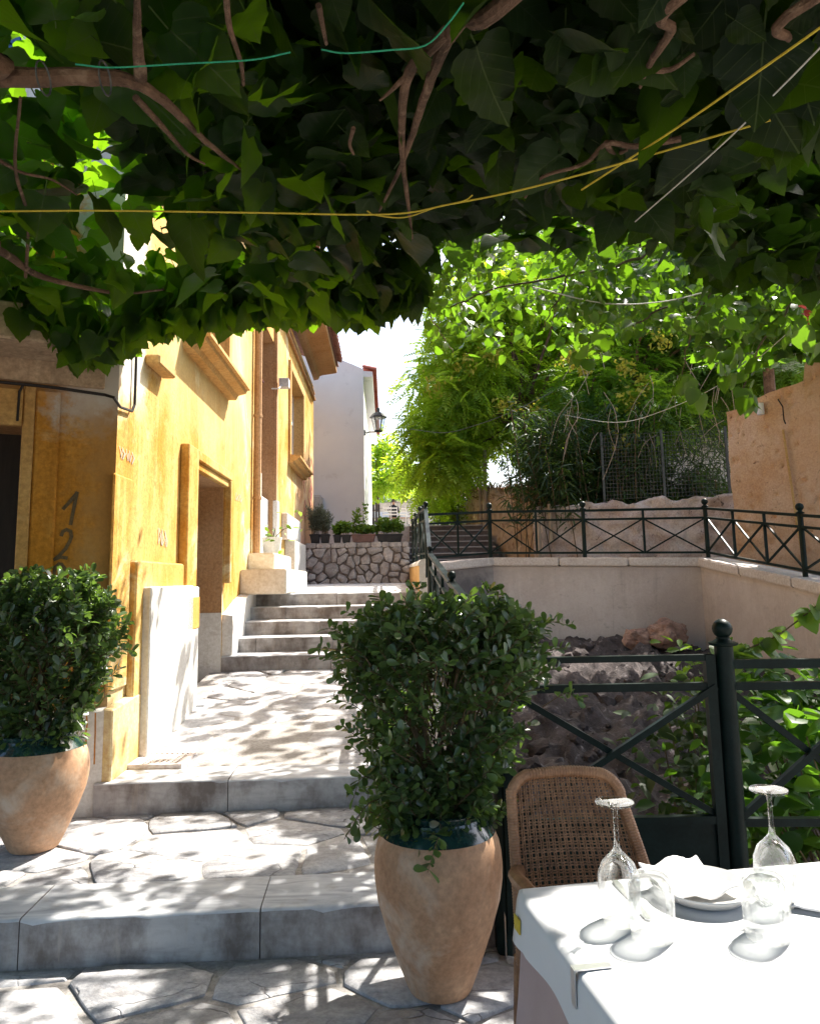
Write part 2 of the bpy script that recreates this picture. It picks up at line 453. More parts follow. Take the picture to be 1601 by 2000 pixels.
def marble(name, tint=1.0, dirty=0.0):
    m, nt, out = newmat(name)
    p = pos(nt)
    st = nd(nt, 'ShaderNodeMapping', {'Vector': p, 'Scale': (1.2, 5.0, 5.0), 'Rotation': (0, 0, 0.35)}).outputs[0]
    v = noise(nt, st, 2.3, 7, 0.62, 1.6)
    c = ramp(nt, v, [(0.30, [x * tint for x in (0.33, 0.34, 0.37)]), (0.5, [x * tint for x in (0.55, 0.56, 0.58)]), (0.68, [x * tint for x in (0.70, 0.70, 0.70)])])
    n2 = noise(nt, p, 9, 5, 0.65)
    c = mixc(nt, ramp(nt, n2, [(0.55, 0.0), (0.75, 0.6)]), c, [x * tint for x in (0.36, 0.32, 0.28)])
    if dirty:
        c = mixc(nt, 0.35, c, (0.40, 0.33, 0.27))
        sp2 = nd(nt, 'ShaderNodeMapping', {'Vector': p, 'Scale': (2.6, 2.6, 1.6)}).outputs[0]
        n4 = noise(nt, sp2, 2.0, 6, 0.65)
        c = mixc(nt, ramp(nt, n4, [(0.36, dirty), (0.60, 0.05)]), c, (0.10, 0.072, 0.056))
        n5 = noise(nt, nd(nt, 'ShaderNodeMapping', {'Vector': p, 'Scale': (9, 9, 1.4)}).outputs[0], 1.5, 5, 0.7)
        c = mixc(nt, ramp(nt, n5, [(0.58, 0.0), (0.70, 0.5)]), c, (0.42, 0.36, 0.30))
    oi = nd(nt, 'ShaderNodeObjectInfo')
    c = nd(nt, 'ShaderNodeHueSaturation', {'Color': c, 'Value': math_(nt, 'MULTIPLY_ADD', oi.outputs['Random'], 0.2, 0.9)}).outputs[0]
    finish(nt, out, c, 0.55, n2, 0.2, 0.004, 0.4)
    return m
MT['marble'] = marble('worn_marble', 0.9)
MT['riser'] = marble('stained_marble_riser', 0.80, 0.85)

def stained(name, base, pale, stain, white=None, amount=0.5, streak=0.6, bstr=0.35, boxes=(), scale=1.0, specks=0, grain=0.6):
    """Old lime-washed plaster: colour patches, vertical runs and named peeled areas (x0,x1,y0,y1,z0,z1,colour)."""
    m, nt, out = newmat(name)
    p = pos(nt)
    big = noise(nt, p, 1.1 * scale, 6, 0.6, 0.4)
    vs = nd(nt, 'ShaderNodeMapping', {'Vector': p, 'Scale': (7 * scale, 7 * scale, 0.55 * scale)}).outputs[0]
    run = noise(nt, vs, 1.6, 6, 0.62, 0.3)
    fine = noise(nt, p, 38, 6, 0.7)
    c = ramp(nt, big, [(0.40, base), (0.60, [lerp(a, b, amount) for a, b in zip(base, pale)])])
    if white is not None:
        wn_ = noise(nt, p, 0.9 * scale, 8, 0.66, 0.9)
        c = mixc(nt, ramp(nt, wn_, [(0.56, 0.0), (0.62, 0.85)]), c, white)
    c = mixc(nt, ramp(nt, run, [(0.52, 0.0), (0.72, streak)]), c, pale)
    c = mixc(nt, ramp(nt, run, [(0.25, streak * 0.8), (0.42, 0.0)]), c, stain)
    c = mixc(nt, grain, c, ramp(nt, fine, [(0.3, 0.25), (0.7, 0.75)]), 'OVERLAY')
    med = noise(nt, p, 6.5 * scale, 7, 0.68, 0.8)
    c = mixc(nt, ramp(nt, med, [(0.56, 0.0), (0.70, 0.55)]), c, pale)
    c = mixc(nt, ramp(nt, med, [(0.30, 0.6), (0.42, 0.0)]), c, stain)
    if specks:
        sn = noise(nt, p, specks, 4, 0.75, 1.2)
        c = mixc(nt, ramp(nt, sn, [(0.62, 0.0), (0.68, 0.85)]), c, [x * 0.35 for x in stain])
    g = nd(nt, 'ShaderNodeSeparateXYZ', {0: p})
    wob = math_(nt, 'MULTIPLY', math_(nt, 'SUBTRACT', noise(nt, p, 9, 6, 0.7), 0.5), 0.45)
    for (x0, x1, y0, y1, z0, z1, cc, soft, amt) in boxes:
        mk = None
        for ax, lo, hi in ((0, x0, x1), (1, y0, y1), (2, z0, z1)):
            q = math_(nt, 'ADD', g.outputs[ax], wob)
            for sgn, lim in ((1, lo), (-1, hi)):
                if lim is None: continue
                d = math_(nt, 'MULTIPLY_ADD', math_(nt, 'MULTIPLY', math_(nt, 'SUBTRACT', q, lim), sgn), 1.0 / soft, 0.5, clamp=True)
                mk = d if mk is None else math_(nt, 'MULTIPLY', mk, d)
        c = mixc(nt, math_(nt, 'MULTIPLY', mk, amt), c, cc)
    h = math_(nt, 'ADD', math_(nt, 'MULTIPLY', fine, 0.5), math_(nt, 'MULTIPLY', big, 0.8))
    finish(nt, out, c, 0.92, h, bstr, 0.012, 0.2)
    return m
# ------------------------------------------------------------------ paving
def clip(poly, a, b, c):            # keep a*x + b*y <= c
    o = []
    n = len(poly)
    for i in range(n):
        p, q = poly[i], poly[(i + 1) % n]
        dp, dq = a * p[0] + b * p[1] - c, a * q[0] + b * q[1] - c
        if dp <= 0: o.append(p)
        if dp * dq < 0:
            t = dp / (dp - dq)
            o.append((p[0] + (q[0] - p[0]) * t, p[1] + (q[1] - p[1]) * t))
    return o
def cells(region, seeds, gap):
    out = []
    for i, s in enumerate(seeds):
        poly = list(region)
        near = sorted((q for j, q in enumerate(seeds) if j != i), key=lambda q: (q[0] - s[0]) ** 2 + (q[1] - s[1]) ** 2)[:18]
        for q in near:
            a, b = q[0] - s[0], q[1] - s[1]
            L = math.hypot(a, b)
            if L < 1e-6: continue
            a, b = a / L, b / L
            poly = clip(poly, a, b, a * (s[0] + q[0]) / 2 + b * (s[1] + q[1]) / 2 - gap / 2)
            if len(poly) < 3: break
        if len(poly) >= 3: out.append(poly)
    return out
def area(p):
    return 0.5 * abs(sum(p[i][0] * p[(i + 1) % len(p)][1] - p[(i + 1) % len(p)][0] * p[i][1] for i in range(len(p))))
def rough_poly(poly, step, amp, rr, round_=0.2):
    o = []
    n = len(poly)
    for i in range(n):
        p0, p, q = poly[i - 1], poly[i], poly[(i + 1) % n]
        L = math.hypot(q[0] - p[0], q[1] - p[1])
        if L < 0.004: continue
        k = max(1, int(L / step))
        nx, ny = -(q[1] - p[1]) / L, (q[0] - p[0]) / L
        for j in range(k):
            t = round_ * (0.5 if k == 1 else 1.0) / k * 0.9 + (1 - 2 * round_ / max(k, 2)) * (j / k if k > 1 else 0)
            e = rr.uniform(-amp, amp * 0.4)
            o.append((p[0] + (q[0] - p[0]) * t + nx * e, p[1] + (q[1] - p[1]) * t + ny * e))
    return o
def jgrid(x0, x1, y0, y1, dx, dy, rr, jit=0.42, drop=0.12):
    s = []
    y, k = y0 + dy / 2, 0
    while y < y1 + dy / 2:
        x = x0 + (dx / 2 if k % 2 else 0)
        while x < x1 + dx / 2:
            if rr.random() > drop:
                s.append((x + rr.uniform(-jit, jit) * dx, y + rr.uniform(-jit, jit) * dy))
            x += dx
        y += dy
        k += 1
    return s
def paving(parent, region, zf, dx, dy, seed, gap=0.026, name='flagstone', mat=None, thick=0.05, h=0.012):
    rr = random.Random(seed)
    xs, ys = [p[0] for p in region], [p[1] for p in region]
    for poly in cells(region, jgrid(min(xs), max(xs), min(ys), max(ys), dx, dy, rr), gap):
        if area(poly) < 0.004: continue
        P = rough_poly(poly, 0.07, 0.007, rr)
        if len(P) < 4: continue
        cx_, cy_ = sum(p[0] for p in P) / len(P), sum(p[1] for p in P) / len(P)
        dz = rr.uniform(-0.008, 0.006) + h
        tx, ty = rr.uniform(-.008, .008), rr.uniform(-.008, .008)
        n = len(P)
        zt = lambda x, y: zf(x, y) + dz + tx * (x - cx_) + ty * (y - cy_)
        vs = [(x, y, zf(x, y) - thick) for x, y in P] + [(x, y, zt(x, y) - 0.007) for x, y in P]
        ins = [(cx_ + (x - cx_) * (1 - 0.012 / max(0.03, math.hypot(x - cx_, y - cy_))), cy_ + (y - cy_) * (1 - 0.012 / max(0.03, math.hypot(x - cx_, y - cy_)))) for x, y in P]
        vs += [(x, y, zt(x, y) + rr.uniform(-.0015, .0015)) for x, y in ins]
        vs.append((cx_, cy_, zt(cx_, cy_) + rr.uniform(-.002, .003)))
        fs = []
        for i in range(n):
            j = (i + 1) % n
            fs += [(i, j, n + j, n + i), (n + i, n + j, 2 * n + j, 2 * n + i), (2 * n + i, 2 * n + j, 3 * n)]
        MB().add(vs, fs).build(name, mat or MT['flag'], parent, smooth=True, loc=(cx_, cy_, zf(cx_, cy_)), ang=50)

# base terrain, one sheet to the horizon with the hill the street climbs
def terrain():
    b = MB()
    xs = [-400, -120, -40, -15, -6, 6, 15, 40, 120, 400]
    ys = [-400, -120, -40, -12, 3, 14.6, 20, 34, 60, 130, 400]
    def z(x, y):
        return interp(y, [-400, 3, 14.6, 20, 34, 400], [-0.9, -0.9, 0.4, 2.25, 2.5, 3.5])
    vs = [(x, y, z(x, y)) for y in ys for x in xs]
    n = len(xs)
    fs = [(j * n + i, j * n + i + 1, (j + 1) * n + i + 1, (j + 1) * n + i) for j in range(len(ys) - 1) for i in range(n - 1)]
    tag(b.add(vs, fs).build('ground', MT['ground']), 'bare earth ground beneath and beyond the stepped street', kind='structure')
terrain()

S0a, S0b = V((-3.6, 2.86)), V((0.62, 3.13))          # front line of the first step
S1a, S1b = V((-3.6, 4.15)), V((0.30, 4.40))
def stepline(a, b, x):
    return a.y + (b.y - a.y) * (x - a.x) / (b.x - a.x)
GATE_Y = 3.05
def flat(z): return lambda x, y: z
RAMPX0, RAMPX1 = -1.74, 0.26
def rampz(x, y): return interp(y, [4.3, 4.66, 7.3], [0.32, 0.32, 0.578])
def landz(x, y): return interp(y, [8.6, 14.6], [1.272, 1.36])
HDIR = V((-0.0332, 1.0, 0)).normalized()
HNOR = V((HDIR.y, -HDIR.x, 0))
C0 = V((-1.735, 4.36, 0))                             # corner of the yellow house
def wallx(y, off=0.0): return C0.x + HDIR.x / HDIR.y * (y - C0.y) + off

def pave_thing(name, label, poly, z, zf=None):
    b = MB()
    n = len(poly)
    zf = zf or flat(z)
    b.add([(x, y, zf(x, y)) for x, y in poly] + [(x, y, zf(x, y) - 0.6) for x, y in poly],
          [tuple(range(n))] + [(i, n + i, n + (i + 1) % n, (i + 1) % n) for i in range(n)])
    return tag(b.build(name, MT['mortar']), label, kind='structure')
lowpoly = [(-4.2, -2.6), (3.2, -2.6), (3.2, 2.98), (0.34, 3.02), (0.34, stepline(S0a, S0b, .34)), (-4.2, stepline(S0a, S0b, -4.2))]
o = pave_thing('pavement', 'crazy paving of the lower terrace under the pergola', lowpoly, -0.012)
paving(o, [(-3.0, 0.9), (1.6, 0.9), (1.6, 2.98), (0.34, 3.0), (0.30, stepline(S0a, S0b, .3) - .03), (-3.0, stepline(S0a, S0b, -3.) - .03)], flat(-0.012), 0.47, 0.30, 3)
midpoly = [(-3.6, stepline(S0a, S0b, -3.6) + .20), (0.30, stepline(S0a, S0b, .3) + .20), (0.30, 4.42), (-3.6, 4.17)]
o = pave_thing('pavement', 'crazy paving between the first and second marble step', midpoly, 0.148)
paving(o, [(-3.3, stepline(S0a, S0b, -3.3) + .33), (0.28, stepline(S0a, S0b, .28) + .30), (0.28, 4.39), (-3.3, 4.17)], flat(0.148), 0.45, 0.28, 12)
rp = [(wallx(4.5) - .1, 4.5), (RAMPX1 + .02, 4.5), (0.19, 7.34), (wallx(7.34) - .1, 7.34)]
o = pave_thing('path', 'crazy-paved sloping path leading up to the flight of steps', rp, 0, lambda x, y: rampz(x, y) - .012)
paving(o, [(wallx(4.62) + .10, 4.63), (RAMPX1, 4.66), (0.18, 7.28), (wallx(7.28) + .10, 7.28)], lambda x, y: rampz(x, y) - .012, 0.38, 0.31, 21)
# drain grate in the path
gp = atZ(318, 1487, 0.335)
g = thing('drain_grate', 'square grey cast grate set in the path beside the yellow plinth', 'grate', (gp.x, gp.y, 0.345))
b = MB()
for sx in (-1, 1): b.box(gp.x + sx * .15 - .012, gp.x + sx * .15 + .012, gp.y - .162, gp.y + .162, .325, .353)
for sy in (-1, 1): b.box(gp.x - .138, gp.x + .138, gp.y + sy * .15 - .012, gp.y + sy * .15 + .012, .325, .353)
b.build('frame', MT['coping'], g)
for i in range(9): MB().box(gp.x - .13 + i * .0325 - .009, gp.x - .13 + i * .0325 + .009, gp.y - .138, gp.y + .138, .33, .349).build('slat', MT['coping'], g)
b = MB()
for i in range(8): b.box(gp.x - .138, gp.x + .138, gp.y - .12 + i * .034 - .006, gp.y - .12 + i * .034 + .006, .33, .3465)
b.build('crossbar', MT['coping'], g)

# ------------------------------------------------------------------ marble steps
def slab_step(steps, a, b, cuts, depth, z0, z1, mat_top, mat_front, back=0.0):
    """a row of slabs along the line a-b; each is one block with a stained front."""
    d = (b - a)
    for i in range(len(cuts) - 1):
        p, q = a + d * cuts[i], a + d * cuts[i + 1]
        e = d.normalized() * 0.0022
        p, q = p + e, q - e
        nrm = V((-d.y, d.x)).normalized()
        zz = rnd.uniform(-.003, .003)
        bb = MB()
        L = (q - p).length
        k = max(4, int(L / .045))
        rows = []
        chip = 0.0
        for j in range(k + 1):
            c = p + (q - p) * (j / k)
            chip = max(0.0, chip * .5 - .001) + (rnd.uniform(.006, .014) if rnd.random() < .07 else 0) + abs(rnd.gauss(0, .0012))
            y_ = rnd.gauss(0, .0012)
            cs = [(y_ * .4, z0), (y_, z1 + zz - .009 - chip), (.004 + chip * .5 + y_, z1 + zz - .003 - chip * .45), (.012 + chip, z1 + zz), (depth, z1 + zz), (depth, z0)]
            rows.append([(c.x + nrm.x * a_, c.y + nrm.y * a_, z_) for a_, z_ in cs])
        vs = [v for r_ in rows for v in r_]
        fs, mi = [], []
        for j in range(k):
            for i_ in range(5):
                fs.append((j * 6 + i_, (j + 1) * 6 + i_, (j + 1) * 6 + i_ + 1, j * 6 + i_ + 1))
                mi.append(1 if i_ == 0 else 0)
        fs += [tuple(range(5, -1, -1)), tuple(range(k * 6, k * 6 + 6))]
        mi += [1, 1]
        bb.add(vs, fs)
        bb.mi = mi
        bb.build('slab', [mat_top, mat_front], steps, smooth=True, ang=40)
def T(a, b, xs): return [(x - a.x) / (b.x - a.x) for x in xs]
st0 = thing('step', 'low worn marble step in front, its riser stained dark', 'step', (-1, 3.0, 0)); st0['kind'] = 'structure'
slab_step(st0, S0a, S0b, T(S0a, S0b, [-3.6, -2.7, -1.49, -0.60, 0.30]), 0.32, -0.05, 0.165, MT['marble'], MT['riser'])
st1 = thing('step', 'second marble step joining the corner of the yellow house', 'step', (-1, 4.3, 0.16)); st1['kind'] = 'structure'
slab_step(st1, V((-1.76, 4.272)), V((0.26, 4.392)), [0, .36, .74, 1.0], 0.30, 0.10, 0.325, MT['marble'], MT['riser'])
fl = thing('steps', 'flight of five grey marble steps climbing beside the yellow house', 'steps', (-0.8, 7.8, 0.58)); fl['kind'] = 'structure'
FZ = [0.714, 0.856, 0.997, 1.136, 1.272]
for i, z in enumerate(FZ):
    y = 7.3 + 0.33 * i
    x0, x1 = wallx(y) - 0.05, 0.105
    cut = rnd.uniform(.42, .66)
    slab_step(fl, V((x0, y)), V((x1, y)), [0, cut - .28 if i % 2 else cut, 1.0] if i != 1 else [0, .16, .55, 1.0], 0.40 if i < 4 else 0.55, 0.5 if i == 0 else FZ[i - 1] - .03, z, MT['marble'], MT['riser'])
lp = [(wallx(9.1) - .05, 9.1), (0.12, 9.1), (0.0, 14.7), (wallx(14.7) - .2, 14.7)]
o = pave_thing('landing', 'pale marble landing at the head of the steps', lp, 0, lambda x, y: landz(x, y) - .012)
paving(o, [(wallx(9.18) + .02, 9.17), (0.10, 9.17), (0.0, 14.45), (wallx(14.45) + .02, 14.45)], lambda x, y: landz(x, y) - .012, 0.8, 0.7, 5, gap=0.01, name='paving_slab', mat=MT['marble'])

# ------------------------------------------------------------------ yellow house
def onwall(px, py, off=0.0):
    d = ray(px, py)
    o_ = C0 + HNOR * off
    t = ((o_ - EYE).dot(HNOR)) / d.dot(HNOR)
    p = EYE + d * t
    return (p - C0).dot(HDIR), p.z
def HW(s, n, z):
    p = C0 + HDIR * s + HNOR * n
    return V((p.x, p.y, z))
FANG = R(27)                                          # front face turns away from the street wall
FDIR = V((-math.cos(FANG), -math.sin(FANG), 0))       # along the front, away from the corner
FNOR = V((math.sin(FANG), -math.cos(FANG), 0))
def onfront(px, py, off=0.0):
    d = ray(px, py)
    o_ = C0 + FNOR * off
    t = ((o_ - EYE).dot(FNOR)) / d.dot(FNOR)
    p = EYE + d * t
    return (p - C0).dot(FDIR), p.z
HFR = (V((C0.x, C0.y, 0)), HDIR, HNOR)                # frames: along the wall, out of it, up
FFR = (V((C0.x, C0.y, 0)), FDIR, FNOR)
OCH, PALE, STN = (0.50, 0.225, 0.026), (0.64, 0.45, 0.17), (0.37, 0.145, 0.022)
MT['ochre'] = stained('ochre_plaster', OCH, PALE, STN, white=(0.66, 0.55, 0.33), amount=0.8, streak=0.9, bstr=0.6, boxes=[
    (None, None, C0.y - .2, C0.y + .42, 2.55, 9, (0.74, 0.70, 0.64), 0.25, 0.9),
    (None, None, C0.y + .9, C0.y + 4.2, 2.9, 9, (0.68, 0.55, 0.28), 0.9, 0.6),
    (None, None, 13.2, 17, 1.4, 4.0, (0.60, 0.34, 0.26), 0.8, 0.5),
    (None, None, 13.8, 17, 0.4, 2.3, (0.48, 0.26, 0.24), 0.6, 0.6),
    (None, None, 5.2, 6.0, 0.4, 1.7, (0.58, 0.30, 0.06), 0.4, 0.5)])
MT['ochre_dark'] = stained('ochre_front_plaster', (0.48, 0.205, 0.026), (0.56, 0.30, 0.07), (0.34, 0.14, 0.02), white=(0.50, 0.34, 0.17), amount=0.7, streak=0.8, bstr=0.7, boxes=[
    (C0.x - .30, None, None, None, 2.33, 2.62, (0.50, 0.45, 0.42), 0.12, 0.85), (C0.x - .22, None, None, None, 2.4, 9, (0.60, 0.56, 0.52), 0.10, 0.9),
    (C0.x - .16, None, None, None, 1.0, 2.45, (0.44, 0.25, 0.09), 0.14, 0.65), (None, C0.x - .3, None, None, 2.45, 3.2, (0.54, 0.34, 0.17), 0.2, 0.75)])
MT['ochre_light'] = stained('ochre_trim', (0.50, 0.29, 0.10), (0.60, 0.41, 0.19), (0.34, 0.18, 0.06), amount=0.5, streak=0.4)
MT['brown_reveal'] = stained('brown_reveal_plaster', (0.40, 0.22, 0.10), (0.50, 0.32, 0.18), (0.28, 0.15, 0.07), amount=0.6, streak=0.4)
MT['beam'] = stained('balcony_concrete', (0.44, 0.32, 0.22), (0.60, 0.47, 0.34), (0.24, 0.17, 0.12), amount=0.6, streak=0.6)
MT['plinth'] = stained('white_plinth', (0.64, 0.62, 0.58), (0.72, 0.70, 0.66), (0.42, 0.37, 0.31), amount=0.6, streak=0.35)
MT['plinth_yellow'] = stained('yellow_white_plinth', (0.58, 0.38, 0.11), (0.68, 0.58, 0.38), (0.52, 0.27, 0.06), amount=0.6, streak=0.8)
MT['grey_plaster'] = stained('grey_plaster', (0.50, 0.49, 0.47), (0.60, 0.58, 0.55), (0.36, 0.33, 0.30), amount=0.6, streak=0.4)

house = thing('yellow_house', 'weathered yellow ochre old house with recessed door beside the steps', 'house', (C0.x, C0.y, 0))
HL = onwall(612, 900)[0]
HT = 5.75
# openings in the street wall: pixel readings of their outline in the photograph
d0, dz1 = onwall(372, 915); d1, _ = onwall(437, 944)
door1 = (d0, d1, 0.46, dz1)
e0, _ = onwall(503, 800); e1, _ = onwall(534, 800)
door2 = (e0, e1, 1.60, 4.85)
w0, wz0 = onwall(564, 893); w1, _ = onwall(590, 900)
win2 = (w0 + .05, w1 - .05, wz0, 4.95)
n0, nz0 = onwall(357, 655); n1, _ = onwall(447, 757)
win1 = (n0 + .18, n1 - .18, nz0 + .02, 5.0)
def holed_wall(b, L0, L1, z0, z1, holes, depth):
    ss = sorted({L0, L1, *[h[0] for h in holes], *[h[1] for h in holes]})
    zs = sorted({z0, z1, *[h[2] for h in holes], *[h[3] for h in holes]})
    for i in range(len(ss) - 1):
        for j in range(len(zs) - 1):
            sm, zm = (ss[i] + ss[i + 1]) / 2, (zs[j] + zs[j + 1]) / 2
            if any(h[0] < sm < h[1] and h[2] < zm < h[3] for h in holes): continue
            b.quad((ss[i], 0, zs[j]), (ss[i + 1], 0, zs[j]), (ss[i + 1], 0, zs[j + 1]), (ss[i], 0, zs[j + 1]))
b = MB(HFR)
holed_wall(b, 0, HL, -0.3, HT, [door1, door2, win1, win2], .3)
b.quad((HL, 0, -.3), (HL, -3.5, -.3), (HL, -3.5, HT), (HL, 0, HT))
wall = b.build('wall', MT['ochre'], house, weld=True)
wall['label'] = 'sunlit street wall of peeling yellow ochre plaster'
b = MB(FFR)
fz1 = onfront(20, 826)[1]
fd_s = onfront(34, 1000)[0]
b.quad((0, 0, -.3), (fd_s, 0, -.3), (fd_s, 0, HT), (0, 0, HT))
b.quad((fd_s, 0, fz1), (fd_s + 1.5, 0, fz1), (fd_s + 1.5, 0, HT), (fd_s, 0, HT))
b.quad((fd_s + 1.5, 0, -.3), (4.2, 0, -.3), (4.2, 0, HT), (fd_s + 1.5, 0, HT))
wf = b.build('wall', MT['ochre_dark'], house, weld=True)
wf['label'] = 'shaded dark ochre front wall at the corner'
b = MB()
pts = [HW(0, 0, HT), HW(HL, 0, HT), HW(HL, -5, HT), C0 + FDIR * 4.2 + V((0, 0, HT))]
b.add([tuple(p) for p in pts], [(0, 1, 2, 3)])
b.build('roof_deck', MT['grey_plaster'], house)

def reveal(h, depth, mat, name, back=None, backname='door', stone=False):
    b = MB(HFR)
    s0, s1, z0, z1 = h
    b.quad((s0, 0, z0), (s0, -depth, z0), (s0, -depth, z1), (s0, 0, z1))
    b.quad((s1, 0, z0), (s1, 0, z1), (s1, -depth, z1), (s1, -depth, z0))
    b.quad((s0, 0, z1), (s0, -depth, z1), (s1, -depth, z1), (s1, 0, z1))
    b.quad((s0, 0, z0), (s1, 0, z0), (s1, -depth, z0), (s0, -depth, z0))
    b.build(name, mat, house)
    if back is not None:
        bb = MB(HFR)
        bb.box(s0 + .001, s1 - .001, -depth - .04, -depth + .0, z0, z1)
        return bb.build(backname, back, house)
# door 1
s0, s1, z0, z1 = door1
reveal(door1, .30, MT['brown_reveal'], 'reveal')
dr = MB(HFR).box(s0, s1, -.35, -.30, z0, z1).build('door', MT['wood_dark'], house)
for k in range(4):
    a = lerp(s0, s1, k / 4)
    MB(HFR).box(a + .012, a + (s1 - s0) / 4 - .012, -.302, -.285, z0 + .02, z1 - .02).build('plank', MT['wood_dark'], dr, bevel=.004)
MB(HFR).tube([(s0 + .12, -.285, z0 + 1.0), (s0 + .12, -.24, z0 + 1.0), (s0 + .22, -.24, z0 + 1.0)], .010, 8).build('handle', MT['steel'], dr, smooth=True)
# raised surround: outer band of the doorway
so0 = onwall(352, 900)[0]; st = onwall(357, 868)[1]
sr = thing_part = None
b = MB(HFR)
b.box(so0, s0 - .002, .0, .07, 1.30, st)
b.box(s0 - .002, s1 + .10, .0, .07, z1 + .07, st)
b.box(s0 - .002, s1 + .02, .0, .045, z1 + .0, z1 + .07)
b.box(s1 + .02, s1 + .10, .0, .07, 1.40, z1 + .07)
b.build('door_surround', MT['ochre'], house, bevel=.008)
b = MB(HFR)
b.box(so0 - .05, s0 - .004, .0, .10, 1.05, 1.30)
b.build('surround_base', MT['ochre'], house, bevel=.008)
MB(HFR).box(s1 - .008, s1 - .002, -.295, .0, z0 + .01, 1.12).build('reveal_base', MT['plinth'], house)
# threshold
MB(HFR).box(s0 - .04, s1 + .06, -.30, .16, 0.40, 0.468).build('threshold', MT['marble'], house, bevel=.006)
MB(HFR).box(s0 - .03, s1 + .05, -.28, .135, 0.1, 0.399).build('threshold_base', MT['plinth'], house)
# plinth: orange base at the corner, white panels on either side of the door
pz = lambda s: interp(s, [0, 1.0], [0.70, 0.78])
b = MB(HFR)
sa = onwall(292, 1400)[0]
b.hexa([(-.06, -.0, 0.05), (sa, -.0, 0.05), (sa, .055, 0.05), (-.06, .055, 0.05), (-.06, -.0, .72), (sa, -.0, .76), (sa, .055, .75), (-.06, .055, .71)])
b.build('plinth', MT['plinth_yellow'], house, bevel=.008)
b = MB(FFR)
b.hexa([(-.02, 0, -.1), (.62, 0, -.1), (.62, .055, -.1), (-.02, .055, -.1), (-.02, 0, .72), (.62, 0, .72), (.62, .055, .71), (-.02, .055, .71)])
b.build('plinth', MT['plinth'], house, bevel=.006)
sb, zb = onwall(293, 1146, .09)
b = MB(HFR)
b.box(sb, so0 + .10, 0, .10, 0.1, zb)
b.box(so0 + .10, s0 - .012, 0, .095, 0.1, zb - .01)
b.build('plinth_panel', MT['plinth'], house, bevel=.008)
sq, zq = onwall(268, 1094, .05)
b = MB(HFR)
b.box(sq, s0 - .06, 0, .05, .72, zq)
b.build('raised_panel', MT['ochre'], house, bevel=.012)
MB(HFR).box(sq - .34, sq - .02, 0, .018, 0.80, 2.05).build('pilaster_strip', MT['ochre'], house, bevel=.01)
# white plinth climbing beside the steps
b = MB(HFR)
sc0 = s1 + .03
k = [(sc0, 1.10), (sc0 + .5, 1.22), (sc0 + 1.2, 1.34), (e0 - .05, 1.50)]
for i in range(3):
    (a0, za), (a1, zb2) = k[i], k[i + 1]
    b.hexa([(a0, 0, .3), (a1, 0, .3), (a1, .10, .3), (a0, .10, .3), (a0, 0, za), (a1, 0, zb2), (a1, .10, zb2 - .01), (a0, .10, za - .01)])
b.build('plinth', MT['plinth'], house, weld=True)
# drainpipe and pilaster by the tall door
ps, _ = onwall(493, 900)
b = MB(HFR)
b.tube([(ps, .06, HT - .2), (ps, .06, 1.72)], .045, 10)
for z in (2.4, 3.4, 4.6): b.lathe([(.052, -.02), (.056, 0), (.052, .02)], 10, (ps, .06, z))
b.build('drainpipe', MT['brown_reveal'], house, smooth=True)
ps2 = onwall(501, 900)[0]
MB(HFR).box(ps + .10, e0, 0, .05, 2.75, HT - .05).build('door_jamb', MT['ochre'], house, bevel=.006)
MB(HFR).box(ps + .10, e0, 0, .06, 1.5, 2.748).build('door_jamb', MT['plinth'], house, bevel=.006)
# tall door
s0, s1, z0, z1 = door2
reveal(door2, .34, MT['brown_reveal'], 'reveal')
dr = MB(HFR).box(s0, s1, -.40, -.34, z0, z1).build('door', MT['door_red'], house)
for z in (z0 + .25, z0 + 1.2, z0 + 2.2): MB(HFR).box(s0 + .15, s1 - .15, -.341, -.325, z, z + .75).build('panel', MT['door_red'], dr, bevel=.01)
b = MB(HFR)
for q in range(5): b.bar((s0, -.02 - .035 * q, 4.05 - .03 * q), (s0 + .55, -.02 - .035 * q, 4.05 - .03 * q), .015, .02)
b.build('awning_slat', MT['door_red'], house)
MB(HFR).box(s1, s1 + .16, 0, .05, 2.55, HT - .05).build('door_jamb', MT['brown_reveal'], house, bevel=.006)
MB(HFR).box(s1, s1 + .20, 0, .065, 1.42, 2.547).build('door_jamb', MT['plinth'], house, bevel=.006)
MB(HFR).box(s0 + .02, s1 - .001, -.33, -.06, 1.605, 2.55).build('door_panel_white', MT['grey_plaster'], house, bevel=.006)
